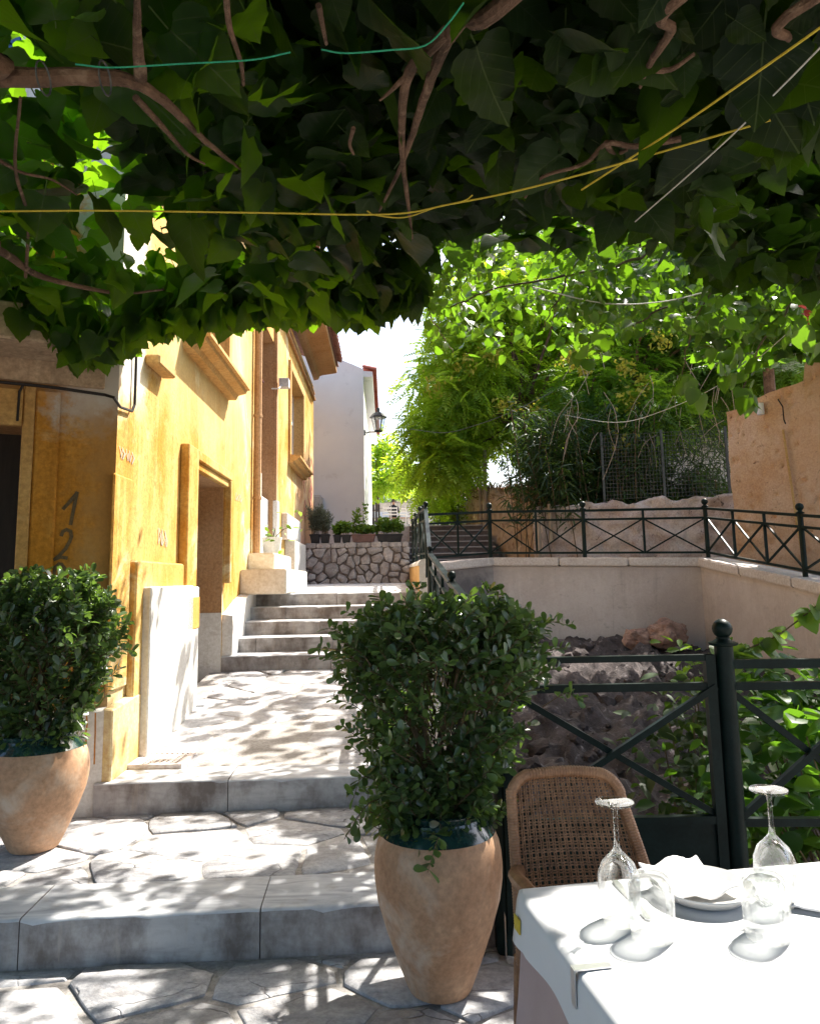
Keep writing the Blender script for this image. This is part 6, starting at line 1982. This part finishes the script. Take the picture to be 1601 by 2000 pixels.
for (xa, xb, h, mt_, lab, kind_, hh) in plist:
    x0, x1 = X(xa), X(xb)
    long_ = xb - xa > 30
    t = thing('planter', lab, 'planter', ((x0 + x1) / 2, SWY + .18, swz1 + .012), 'planters on the rubble wall')
    b, (a0, a1, y0, y1, z0, z1) = plantpot(x0, x1, .20, h, mt_)
    b.build('tub', mt_, t, bevel=.006)
    MB().box(a0 - .008, a1 + .008, y0 - .008, y1 + .008, z1 - .025, z1 + .002).build('rim', mt_, t, bevel=.004)
    MB().box(a0 + .015, a1 - .015, y0 + .015, y1 - .015, z1 - .02, z1 + .006).build('soil', MT['soil'], t)
    pt = thing('potted_plant', {'grey': 'silvery grey-green herb growing in the ' + ('leftmost' if xa < 610 else 'second') + ' black pot', 'green': 'low green plant growing in the ' + ('third black pot' if xa < 660 else 'black pot by the brown trough' if xa < 680 else 'long black trough'), 'tall': 'thin tall flowering stems in the brown trough'}[kind_], 'plant', ((a0 + a1) / 2, y0 + .1, z1), 'plants on the rubble wall')
    L = Leaves(T_LAN if kind_ == 'grey' else T_OVA, MT['grey_leaf'] if kind_ == 'grey' else MT['fresh_leaf'])
    st = MB()
    ns = 34 if kind_ == 'grey' else 22 if long_ else 10
    for k in range(ns):
        r_ = V((rr.uniform(a0 + .02, a1 - .02), rr.uniform(y0 + .03, y1 - .03), z1))
        tall = hh * (.50 if kind_ != 'tall' or k > 3 else .95) * rr.uniform(.6, 1.1) * (.5 if kind_ == 'tall' and k > 3 else 1)
        c = r_ + V((rr.uniform(-.16, .16) * hh, rr.uniform(-.12, .1), tall))
        q = curve_pts([r_, r_.lerp(c, .5) + V((rr.uniform(-.02, .02), 0, .02)), c], 4)
        st.tube(q, .003, 4, False)
        for p in q[2:]:
            for j in range(9 if kind_ == 'grey' else 5):
                L.add(p + rdir() * .03, rdir(-.2, .9), rdir(), rr.uniform(.05, .10) if kind_ == 'grey' else rr.uniform(.05, .09))
    st.build('stem', MT['twig'], pt, smooth=True)['kind'] = 'stuff'
    L.build('foliage', pt, 0)
# bucket with a sprig by the tall door
bk = HW(door2[0] + .35, .14, 1.742)
t = thing('flower_pot', 'white tub with scribbled side by the tall door', 'pot', tuple(bk))
MB().lathe([(.105, 0), (.125, .20), (.13, .21), (.13, .225), (.115, .225), (.105, .17)], 16, bk).build('tub', MT['plinth'], t, smooth=True)
MB().lathe([(.001, .18), (.112, .18)], 16, bk).build('soil', MT['soil'], t)
leafy_plant('potted_plant', 'yellow-green sprig growing in the white tub by the door', tuple(bk + V((0, 0, .18))), lambda r2: bk + V((r2.uniform(-.15, .25), r2.uniform(-.1, .1), r2.uniform(.12, .40))), 30, T_OVA, MT['fresh_leaf'], .09, 4, 46)

# ------------------------------------------------------------------ cafe square
def ladder_chair(loc, rz, label):
    t = thing('ladder_back_chair', label, 'chair', loc, 'cream chairs on the square')
    L0 = V(loc)
    fr_ = (L0, V((math.cos(rz), math.sin(rz), 0)), V((-math.sin(rz), math.cos(rz), 0)))
    for sx in (-1, 1):
        MB(fr_).bar((sx * .19, -.19, 0), (sx * .19, -.23, .98), .032).build('leg', MT['chair_paint'], t)
        MB(fr_).bar((sx * .19, .19, 0), (sx * .19, .19, .45), .032).build('leg', MT['chair_paint'], t)
    for z in (.60, .74, .90): MB(fr_).box(-.19, .19, -.235, -.215, z - .03, z + .035).build('back_slat', MT['chair_paint'], t)
    MB(fr_).box(-.21, .21, -.21, .21, .43, .465).build('seat', MT['wicker_frame'], t, bevel=.01)
    for z in (.15, .28):
        MB(fr_).bar((-.19, -.195, z), (.19, -.195, z), .02).build('stretcher', MT['chair_paint'], t)
        for sx in (-1, 1): MB(fr_).bar((sx * .19, -.195, z + .03), (sx * .19, .19, z + .03), .02).build('stretcher', MT['chair_paint'], t)
    return t
CY_ = 22.0
for i, (px_, Y, rz, lab) in enumerate(((755, 35.6, .15, 'cream ladder-back chair left of the seated man'), (768.5, 36, -.05, 'cream ladder-back chair the man sits on'), (782, 36.6, .5, 'cream chair just right of the seated man'), (806, 37.2, -.3, 'cream chair at the far right table on the square'))):
    x = atY(px_, 1010, Y).x
    ladder_chair((x, Y, square_z(Y)), rz, lab)
def cafe_table(px_, Y, w_, label):
    x = atY(px_, 1010, Y).x; z = square_z(Y)
    t = thing('cafe_table', label, 'table', (x, Y, z), 'tables on the square')
    MB().box(x - w_ / 2, x + w_ / 2, Y - .35, Y + .35, z + .72, z + .75).build('table_top', MT['cloth'], t)
    for sx in (-1, 1):
        for sy in (-1, 1): MB().bar((x + sx * (w_ / 2 - .06), Y + sy * .28, z), (x + sx * (w_ / 2 - .06), Y + sy * .28, z + .72), .035).build('leg', MT['wood_dark'], t)
    b = MB()
    b.add([(x - w_ / 2 - .01, Y - .36, z + .755), (x + w_ / 2 + .01, Y - .36, z + .755), (x + w_ / 2 + .01, Y + .36, z + .755), (x - w_ / 2 - .01, Y + .36, z + .755), (x - w_ / 2 - .02, Y - .37, z + .48), (x + w_ / 2 + .02, Y - .37, z + .48)], [(0, 1, 2, 3), (4, 5, 1, 0)])
    b.build('cloth', MT['cloth'], t)
cafe_table(742, 37.2, .9, 'white-clothed cafe table left of the seated man')
cafe_table(794, 37.4, 1.0, 'white-clothed cafe table right of the seated man')
# seated man seen from behind
mx_ = atY(768.5, 1000, 36.0).x; mz = square_z(36.0)
def skin_body():
    me = bpy.data.meshes.new('person')
    vs = [(0, 0, .50), (0, .02, .70), (0, .0, .92), (0, .02, 1.05), (0, .03, 1.13), (0, .05, 1.24), (0, .05, 1.33),
          (-.18, .0, .98), (-.25, .10, .74), (-.16, .32, .76), (.18, .0, .98), (.25, .10, .74), (.16, .32, .76),
          (-.11, .06, .50), (-.13, .46, .50), (-.13, .44, .08), (-.13, .54, .04), (.11, .06, .50), (.13, .46, .50), (.13, .44, .08), (.13, .54, .04)]
    ed = [(0, 1), (1, 2), (2, 3), (3, 4), (4, 5), (5, 6), (2, 7), (7, 8), (8, 9), (2, 10), (10, 11), (11, 12), (0, 13), (13, 14), (14, 15), (15, 16), (0, 17), (17, 18), (18, 19), (19, 20)]
    rad = [(.15, .12), (.15, .11), (.17, .11), (.08, .07), (.055, .055), (.085, .10), (.07, .08), (.06, .06), (.045, .045), (.032, .032), (.06, .06), (.045, .045), (.032, .032), (.085, .085), (.065, .065), (.045, .045), (.04, .035), (.085, .085), (.065, .065), (.045, .045), (.04, .035)]
    me.from_pydata(vs, ed, [])
    o = link('person', me, None, (mx_, 36.0 - .02, mz - .0))
    sk = o.modifiers.new('skin', 'SKIN')
    for i, r_ in enumerate(rad): me.skin_vertices[0].data[i].radius = r_
    me.skin_vertices[0].data[0].use_root = True
    o.modifiers.new('sub', 'SUBSURF').levels = 2
    o.modifiers['sub'].render_levels = 2
    for m_ in (MT['shirt'],): me.materials.append(m_)
    dg = bpy.context.evaluated_depsgraph_get()
    ev = o.evaluated_get(dg)
    m2 = bpy.data.meshes.new_from_object(ev)
    o.modifiers.clear()
    o.data = m2
    m2.materials.clear()
    m2.materials.append(MT['shirt']); m2.materials.append(MT['skin'])
    for p in m2.polygons:
        c = p.center
        p.material_index = 1 if (c.z > 1.09 or (abs(c.x) > .12 and c.z > .66 and c.y > .14)) else 0
        p.use_smooth = True
    return tag(o, 'man in black shirt seated with his back to us at a cafe table', 'person')
man = skin_body()
b = MB(); b.ball(V((mx_, 36.0 + .025, mz + 1.285)), .098, 14, 9, 1.05)
hair = b.build('hair', MT['hair'], man, smooth=True)
# square tree, wall, awning, planter box
ptx = atY(737, 1000, 38.0)
cl = clumps_px([(730, 900), (760, 890), (790, 915), (720, 930), (755, 930), (790, 945), (815, 930), (700, 900), (740, 870), (770, 950), (720, 955)], 37.0, 39.4, .75, 1.1)
crown_tree('square_tree', 'round leafy tree with slim dark trunk on the cafe square', (ptx.x, 38, 4.0), [(ptx.x, 38, 3.9), (ptx.x + .03, 38, 4.8), (ptx.x, 38, 5.8), (ptx.x + .2, 38, 6.4)], .11, cl, 3800, T_OVA, MT['tree_leaf'], .24, 9)
WYQ = 42.0
ax, ay = atY(690, 1000, WYQ), atY(900, 1000, WYQ)
bw = thing('square_wall', 'low pale stone block wall behind the cafe tables', 'wall', (0, WYQ, 4.3))
MT['block_wall'] = surf('pale_block', (0.44, 0.37, 0.34), (0.60, 0.53, 0.49), 3, 0.9, 30, 0.3, 0.006, rand=.16)
zl, zr = atY(711, 988, WYQ).z, atY(850, 966, WYQ).z
zt_ = lambda x: zl + (x - atY(711, 988, WYQ).x) * (zr - zl) / (atY(850, 966, WYQ).x - atY(711, 988, WYQ).x)
MB().hexa([(ax.x, WYQ + .06, 3.4), (ay.x, WYQ + .06, 3.4), (ay.x, WYQ + .5, 3.4), (ax.x, WYQ + .5, 3.4), (ax.x, WYQ + .06, zt_(ax.x)), (ay.x, WYQ + .06, zt_(ay.x)), (ay.x, WYQ + .5, zt_(ay.x)), (ax.x, WYQ + .5, zt_(ax.x))]).build('core', MT['stone_mortar'], bw)
rowh = .30
for j in range(9):
    x = ax.x + rr.uniform(-.3, 0)
    while x < ay.x:
        w_ = rr.uniform(.35, .75)
        z = square_z(WYQ) - .1 + j * rowh
        if z < zt_(x + w_ / 2): MB().box(x + .012, x + w_ - .012, WYQ, WYQ + .07, z + .012, min(z + rowh - .012, zt_(x) + .02)).build('block', MT['block_wall'], bw)
        x += w_
hb = atY(740, 985, WYQ + .6); L = Leaves(T_OVA, MT['fresh_leaf'])
for k in range(700):
    x = rr.uniform(ax.x, ay.x); L.add(V((x, WYQ + rr.uniform(.3, 1.0), zt_(x) + rr.uniform(0, .32))), rdir(-.4, .8), rdir(), rr.uniform(.10, .2))
lh = thing('low_hedge', 'light hedge along the top of the square wall', 'hedge', (0, WYQ + .6, zl)); L.build('foliage', lh, 0)
bn = thing('upper_wall', 'pale sloping parapet above the hedge on the square', 'wall', (0, WYQ + 1.4, zl))
MB().hexa([(ax.x, WYQ + 1.3, 3.4), (ay.x, WYQ + 1.3, 3.4), (ay.x, WYQ + 1.8, 3.4), (ax.x, WYQ + 1.8, 3.4), (ax.x, WYQ + 1.3, zt_(ax.x) + .62), (ay.x, WYQ + 1.3, zt_(ay.x) + .62), (ay.x, WYQ + 1.8, zt_(ay.x) + .62), (ax.x, WYQ + 1.8, zt_(ax.x) + .62)]).build('parapet', MT['white_stucco'], bn, bevel=.03)
aw = thing('awning', 'tan cafe awning with dark script lettering behind the square tree', 'awning', (ax.x, 46, 4.6))
a0, a1 = atY(690, 985, 46), atY(775, 950, 46)
zz0 = atY(735, 980, 46).z
MB().hexa([(a0.x - 1, 45.8, zz0 - .4), (a1.x, 45.8, zz0 + .35), (a1.x, 49, zz0 + .8), (a0.x - 1, 49, zz0 + .4), (a0.x - 1, 45.9, zz0 + .75), (a1.x, 45.9, zz0 + 1.3), (a1.x, 49, zz0 + 1.6), (a0.x - 1, 49, zz0 + 1.1)]).build('fabric', MT['awning'], aw)
for x in (a0.x - .8, a1.x - .2): MB().bar((x, 46.6, 4.4), (x, 46.6, zz0 + .5), .08).build('post', MT['wood_dark'], aw)
b = MB()
for ln in ([(746, 964), (741, 960), (738, 966), (741, 970), (746, 966)], [(744, 960), (751, 955), (758, 951)], [(748, 963), (750, 967), (752, 962)], [(753, 966), (755, 961), (757, 966)], [(757, 961), (756, 967), (759, 964)]):
    P = [atY(x, y, 45.72) for x, y in ln]
    b.tube(P, .03, 4)
b.build('lettering', MT['paint_dark'], aw)['kind'] = 'stuff'
pb = atY(728, 1037, 19.2)
tag(MB().box(pb.x - .34, pb.x + .17, 19.0, 19.4, 2.3, pb.z + .15).build('stone_block', MT['white_stucco'], bevel=.01), 'pale square block at the corner of the white house', 'block')
dk = atY(724, 1000, 33.0)
fc = thing('picket_fence', 'dark wooden picket fence beside the white house corner', 'fence', (dk.x, 33, 3.7))
for k in range(7):
    x = dk.x - .36 + k * .12
    MB().prism([(x - .045, 33.0), (x + .045, 33.0), (x + .045, 33.03), (x - .045, 33.03)], 3.6, 4.75 + .08 * (k % 2)).build('picket', MT['wood_dark'], fc)
for z in (4.0, 4.5): MB().box(dk.x - .42, dk.x + .40, 33.031, 33.06, z - .03, z + .03).build('rail', MT['wood_dark'], fc)
# far houses beyond the square so that the street does not end in nothing
fh = thing('far_house', 'white house glimpsed above the square wall', 'house', (4.6, 58, 5))
MB().box(1.6, 10, 58, 64, 4.5, 7.8).build('wall', MT['white_stucco'], fh)
MB().hexa([(1.3, 57.7, 7.8), (10.3, 57.7, 7.8), (10.3, 64.3, 7.8), (1.3, 64.3, 7.8), (1.3, 60.9, 8.8), (10.3, 60.9, 8.8), (10.3, 61.1, 8.8), (1.3, 61.1, 8.8)]).build('roof', MT['tile_red'], fh)
for k in range(3): MB().box(2.6 + k * 2.4, 3.5 + k * 2.4, 57.96, 58.02, 5.6, 7.0).build('window', MT['pane'], fh)
# ------------------------------------------------------------------ dining table
TA = atZ(1020, 1732, .75)
TU = (atZ(1601, 1680, .75) - TA); TU.z = 0; TU.normalize()          # along the far edge
TV = V((TU.y, -TU.x, 0))                                            # towards the camera
TFR = (V((TA.x, TA.y, 0)), TU, TV)
TW, TD = 1.15, .82
tb = thing('dining_table', 'restaurant table spread with a white cloth over a taupe one', 'table', (TA.x + .5, TA.y - .4, 0))
MB(TFR).box(.015, TW - .015, .015, TD - .015, .715, .738).build('table_top', MT['wood_dark'], tb, bevel=.004)
for a in (.08, TW - .08):
    for c in (.08, TD - .08): MB(TFR).bar((a, c, 0.0), (a, c, .715), .045).build('leg', MT['wood_dark'], tb)
def cloth(drop, z, off, mat, name, wav, seed, corner=0.0, thick=.0):
    """cloth sheet: flat top with soft rounded edges, hanging sides with folds and gathered corners"""
    b = MB(TFR)
    per = []
    K = 44
    for i in range(K): per.append((lerp(0, TW, i / K), 0, 0, -1))
    for i in range(K): per.append((TW, lerp(0, TD, i / K), 1, 0))
    for i in range(K): per.append((lerp(TW, 0, i / K), TD, 0, 1))
    for i in range(K): per.append((0, lerp(TD, 0, i / K), -1, 0))
    n = len(per)
    rows = [(-.035, 0.0), (-.012, -.0005), (-.002, -.004), (.004, -.014)] + [(.006, -.014 - drop * k / 9) for k in range(1, 10)]
    vs = []
    for k, (o_, dz) in enumerate(rows):
        for j, (x, y, nx_, ny_) in enumerate(per):
            i = j % K
            tt = min(i, K - i) / K
            e = max(0, 1 - tt * 14)
            cxs = (1 if x > TW / 2 else -1, 1 if y > TD / 2 else -1)
            dd = max(0, -dz - .014) / max(drop, 1e-3)
            f_ = wav * dd * dd * (math.sin(j * .55 + seed) * .6 + math.sin(j * .23 + seed * 2)) * (1 - e * .5)
            rx = o_ + off + f_ + wav * dd * dd * .6
            if e > 0:
                ax_ = (nx_ * (1 - e * .5) + cxs[0] * .5 * e * (1 if nx_ == 0 else 0))
                ay_ = (ny_ * (1 - e * .5) + cxs[1] * .5 * e * (1 if ny_ == 0 else 0))
                q = rx + corner * dd * e
                vs.append((x + ax_ * q, y + ay_ * q, z + dz - corner * .5 * dd * e))
            else:
                vs.append((x + nx_ * rx, y + ny_ * rx, z + dz + .006 * dd * math.sin(j * .3 + seed)))
    fs = []
    for k in range(len(rows) - 1):
        for j in range(n):
            j2 = (j + 1) % n
            fs.append((k * n + j, k * n + j2, (k + 1) * n + j2, (k + 1) * n + j))
    fs.append(tuple(range(n - 1, -1, -1)))
    b.add(vs, fs)
    return b.build(name, mat, None, smooth=True, ang=80)
uc = cloth(.58, .741, -.004, MT['undercloth'], 'tablecloth', .065, 1.0, .05)
tag(uc, 'long taupe undercloth hanging below the white cloth', 'tablecloth')
wc = cloth(.085, .7455, .013, MT['cloth'], 'tablecloth', .003, 2.2, .02)
tag(wc, 'white tablecloth covering the top of the dining table', 'tablecloth')
tg = MB(TFR).box(-.0245, -.0215, .012, .045, .675, .703)
o = tg.build('care_tag', MT['tag_yellow'], wc)
ZT = .7468
def TL(px, py, z=ZT):
    p = atZ(px, py, z); return V((p.x, p.y, z))
# metal clip on the near-left edge
cp_ = atZ(1118, 1893, .748)
d_ = (cp_ - TA); sc_ = d_.dot(TV)
cl_ = thing('tablecloth_clip', 'bent steel clip holding the cloth on the table edge', 'clip', tuple(cp_))
CFR = (TFR[0] + TV * sc_, TU, TV)
MB(CFR).box(-.021, .045, -.009, .009, .7475, .7495).build('top_plate', MT['steel'], cl_)
MB(CFR).box(-.0235, -.0215, -.009, .009, .690, .7495).build('spring', MT['steel'], cl_)
MB(CFR).box(-.0215, .01, -.009, .009, .690, .692).build('bottom_plate', MT['steel'], cl_)

def glass_obj(name, label, prof, c, t, group):
    """closed thin shell turned from the outer profile (foot up: these glasses stand upside down)"""
    inner = []
    for i, (r, z) in enumerate(prof):
        inner.append((r, z))
    b = MB()
    b.lathe(prof, 40, c, close=True)
    return tag(b.build(name, MT['glass'], None, smooth=True, ang=60, loc=c), label, 'glass', group)
def wineglass(c, label, s=1.0):
    o_ = [(.030, .0), (.0345, .03), (.037, .06), (.036, .085), (.028, .107), (.014, .122), (.006, .132), (.0042, .15), (.0040, .19), (.005, .206), (.012, .2125), (.033, .2145), (.0345, .216), (.034, .2185), (.012, .2185), (.0003, .2185)]
    i_ = [(.0003, .121), (.010, .119), (.0255, .105), (.0340, .085), (.0352, .06), (.0328, .03), (.0285, .0)]
    p = [(r * s * 1.08, z * s) for r, z in o_ + i_]
    return glass_obj('wine_glass', label, p, c, .001, 'upturned wine glasses')
def tumbler(c, label, s=1.0):
    o_ = [(.034, 0), (.0365, .03), (.0372, .06), (.035, .085), (.030, .098), (.024, .103), (.0003, .1015)]
    i_ = [(.0003, .093), (.024, .094), (.0325, .083), (.0352, .06), (.0347, .03), (.0322, 0)]
    return glass_obj('tumbler', label, [(r * s * 1.12, z * s * 1.05) for r, z in o_ + i_], c, .001, 'upturned tumblers')
wineglass(TL(1212, 1800), 'upside-down wine glass at the left of the table')
wineglass(TL(1518, 1765), 'upside-down wine glass at the right of the table, farther back')
tumbler(TL(1275, 1830), 'upside-down stemless tumbler in front of the left wine glass')
tumbler(TL(1500, 1830), 'upside-down stemless tumbler in front of the right wine glass')
# plate, napkin, cutlery
pc_ = TL(1372, 1752)
plate = MB(); plate.lathe([(.0005, .004), (.06, .004), (.075, .010), (.098, .026), (.101, .0275), (.102, .025), (.078, .005), (.066, .0005), (.0005, .0005)], 48, pc_)
tag(plate.build('plate', MT['porcelain'], None, smooth=True, ang=60, loc=pc_), 'round stoneware plate between the two wine glasses', 'plate')
def napkin(c, label, rot, s=1.0, seed=0, zz=.03):
    b = MB()
    n_ = 22
    vs = []
    for j in range(n_ + 1):
        for i in range(n_ + 1):
            u, v = (i / n_ - .5) * .15 * s, (j / n_ - .5) * .125 * s
            z = zz + .010 * math.sin(u * 55 + seed) * math.cos(v * 38) + .028 * max(0, v / (.06 * s)) ** 2 * (.5 + .5 * math.sin(u * 60 + 1)) - .010 * max(0, -v / (.06 * s)) ** 2 + .006 * fb(u * 25, v * 25, seed)
            z = max(z, .010)
            x, y = u * math.cos(rot) - v * math.sin(rot), u * math.sin(rot) + v * math.cos(rot)
            vs.append(c + V((x, y, z)))
    m_ = n_ + 1
    fs = [(j * m_ + i, j * m_ + i + 1, (j + 1) * m_ + i + 1, (j + 1) * m_ + i) for j in range(n_) for i in range(n_)]
    k = len(vs)
    vs += [q - V((0, 0, .003)) for q in vs]
    fs += [tuple(reversed([a + k for a in f])) for f in fs]
    for i in range(n_):
        fs += [(i, i + 1, k + i + 1, k + i), (n_ * m_ + i + 1, n_ * m_ + i, k + n_ * m_ + i, k + n_ * m_ + i + 1)]
        fs += [(i * m_, k + i * m_, k + (i + 1) * m_, (i + 1) * m_), (i * m_ + n_, (i + 1) * m_ + n_, k + (i + 1) * m_ + n_, k + i * m_ + n_)]
    b.add(vs, fs)
    return tag(b.build('napkin', MT['cloth'], None, smooth=True, ang=180, loc=c), label, 'napkin')
napkin(TL(1345, 1745), 'folded white napkin lying across the plate', .35, 1.0, 1.0, .030)
napkin(TL(1630, 1770), 'white napkin at the right edge of the table', -.5, 1.0, 2.0, .012)
def cutlery(kind, a, c, label):
    a, c = V(a), V(c)
    d = (c - a); L_ = d.length; d.normalize(); s_ = V((-d.y, d.x, 0))
    b = MB((a, d, s_))
    t = thing(kind, label, kind, tuple(a), 'cutlery')
    hp = [(0, .006), (.02, .008), (.06, .0065), (L_ * .55, .004), (L_ * .62, .005)]
    poly = [(x, w_) for x, w_ in hp] + [(x, -w_) for x, w_ in reversed(hp)]
    b.prism(poly, .001, .0035)
    b.build('handle', MT['steel'], t, bevel=.0008)
    b = MB((a, d, s_))
    if kind == 'fork':
        b.prism([(L_ * .62, .005), (L_ * .72, .011), (L_ * .76, .0115), (L_ * .76, -.0115), (L_ * .72, -.011), (L_ * .62, -.005)], .0012, .0034)
        b.build('neck', MT['steel'], t)
        for k in range(4):
            y = -.0098 + k * .0065
            MB((a, d, s_)).box(L_ * .76, L_, y - .0014, y + .0014, .0014, .0032).build('tine', MT['steel'], t)
    else:
        b.prism([(L_ * .60, .005), (L_ * .66, .009), (L_ * .95, .009), (L_, .002), (L_ * .97, -.006), (L_ * .62, -.006)], .0012, .003)
        b.build('blade', MT['steel'], t)
    return t
cutlery('fork', TL(1405, 1700), TL(1500, 1770), 'steel fork to the right of the plate')
cutlery('knife', TL(1200, 1722), TL(1268, 1800), 'steel knife left of the plate behind the tumbler')
cutlery('knife', TL(1545, 1772), TL(1640, 1762), 'steel knife at the right edge of the table')

# ------------------------------------------------------------------ wicker chair behind the table
CHY = 2.02
ch = thing('wicker_chair', 'brown woven wicker chair with rounded back behind the table', 'chair', (.60, CHY, 0))
zt_, zb_ = atY(1120, 1522, CHY).z, .44
xl, xr = atY(1000, 1600, CHY).x, atY(1270, 1660, CHY).x
def backx(z):                       # left and right edge of the back at height z
    t = (z - zb_) / (zt_ - zb_)
    l = lerp(xl + .012, xl + .004, t); r = lerp(xr + .035, xr - .055, t)
    return l, r
rc = .055
def outline():
    pts = []
    l0, r0 = backx(zb_); l1, r1 = backx(zt_)
    pts.append((l0, zb_)); pts.append((lerp(l0, l1, .45), lerp(zb_, zt_, .45)))
    pts.append((l1, zt_ - rc))
    for k in range(1, 6): a = math.pi - math.pi / 2 * k / 5; pts.append((l1 + rc + rc * math.cos(a), zt_ - rc + rc * math.sin(a)))
    pts.append((lerp(l1, r1, .5), zt_ + .004))
    for k in range(0, 6): a = math.pi / 2 - math.pi / 2 * k / 5; pts.append((r1 - rc * 1.2 + rc * 1.2 * math.cos(a), zt_ - rc * 1.2 + rc * 1.2 * math.sin(a)))
    pts.append((lerp(r1, r0, .5), lerp(zt_, zb_, .52))); pts.append((r0, zb_))
    return pts
OL = outline()
def by(x, z):                       # the back is bowed and leans away
    u = (x - (xl + xr) / 2) / .2
    return CHY + .05 * (z - zb_) / .45 + .035 * (1 - u * u) - .02
fp = curve_pts([V((x, by(x, z), z)) for x, z in OL], 4)
MB().tube(fp, .0135, 10).build('back_frame', MT['wicker_frame'], ch, smooth=True)
b = MB()                            # cane wrapping round the frame
acc = 0
for i in range(len(fp) - 1):
    L_ = (fp[i + 1] - fp[i]).length
    k = max(1, int(L_ / .0062))
    d = (fp[i + 1] - fp[i]).normalized()
    x_ = d.orthogonal().normalized(); y_ = d.cross(x_)
    for j in range(k):
        c = fp[i].lerp(fp[i + 1], (j + .5) / k)
        ring = [c + (x_ * math.cos(a) + y_ * math.sin(a)) * .0150 for a in [2 * math.pi * q / 9 for q in range(9)]]
        ring2 = [p + d * .0028 for p in [c + (x_ * math.cos(a) + y_ * math.sin(a)) * .0150 for a in [2 * math.pi * q / 9 for q in range(9)]]]
        r0_ = [c - d * .0028 + (p - c) * .90 for p in ring]; r1_ = [p + d * .0022 + (c + d * .0028 - p) * .10 for p in ring2]
        b.add(r0_ + ring + ring2 + r1_, [(u * 9 + q, u * 9 + (q + 1) % 9, (u + 1) * 9 + (q + 1) % 9, (u + 1) * 9 + q) for u in range(3) for q in range(9)])
o = b.build('frame_wrapping', MT['wicker_frame'], ch, smooth=True); o['kind'] = 'stuff'
def inside_x(z):
    l, r = backx(z)
    if z > zt_ - rc:
        h = z - (zt_ - rc)
        ins = rc - math.sqrt(max(0, rc * rc - h * h))
        return l + ins, r - ins * 1.15
    return l, r
nH, nV = 25, 20
for j in range(nH):
    for k2 in (0, 1):
        z = lerp(zb_ + .015, zt_ - .012, (j + .5) / nH) + (k2 - .5) * .0062
        l, r = inside_x(z)
        pts = []
        m_ = nV * 2
        for i in range(m_ + 1):
            x = lerp(l, r, i / m_)
            pts.append(V((x, by(x, z) + .0032 * math.cos(math.pi * i / 1.0 + math.pi * j), z + rnd.uniform(-.0006, .0006))))
        MB().tube(pts, .0020, 5, False).build('strand', MT['wicker'], ch, smooth=True)
for i in range(nV):
    for k2 in (0, 1):
        t = (i + .5) / nV
        pts = []
        for j in range(nH + 1):
            z = lerp(zb_ + .005, zt_ - .004, j / nH)
            l, r = backx(z)
            x = lerp(l, r, t) + (k2 - .5) * .0056
            li, ri = inside_x(z)
            if not (li - .004 <= x <= ri + .004): continue
            pts.append(V((x, by(x, z), z)))
        if len(pts) > 3: MB().tube(pts, .0021, 5, False).build('strand', MT['wicker'], ch, smooth=True)
# seat, arms, legs
MB().box(xl + .02, xr + .0, CHY - .45, CHY + .02, .415, .445).build('seat', MT['wicker'], ch, bevel=.012, seg=2)
for x, s_ in ((xl + .012, -1), (xr + .03, 1)):
    a = MB(); limb(a, [(x, by(x, .66), .655), (x + s_ * .012, CHY - .06, .665), (x - s_ * .03, CHY - .20, .655), (x - s_ * .07, CHY - .30, .62), (x - s_ * .07, CHY - .33, .45)], .019, .017, 6, 0, 10)
    a.build('arm', MT['wicker_frame'], ch, smooth=True)
    MB().tube([(x - s_ * .07, CHY - .34, .43), (x - s_ * .06, CHY - .36, 0.003)], [.018, .015], 10).build('leg', MT['wicker_frame'], ch, smooth=True)
    MB().tube([(x, CHY + .02, .45), (x + s_ * .01, CHY + .09, 0.003)], [.018, .015], 10).build('leg', MT['wicker_frame'], ch, smooth=True)
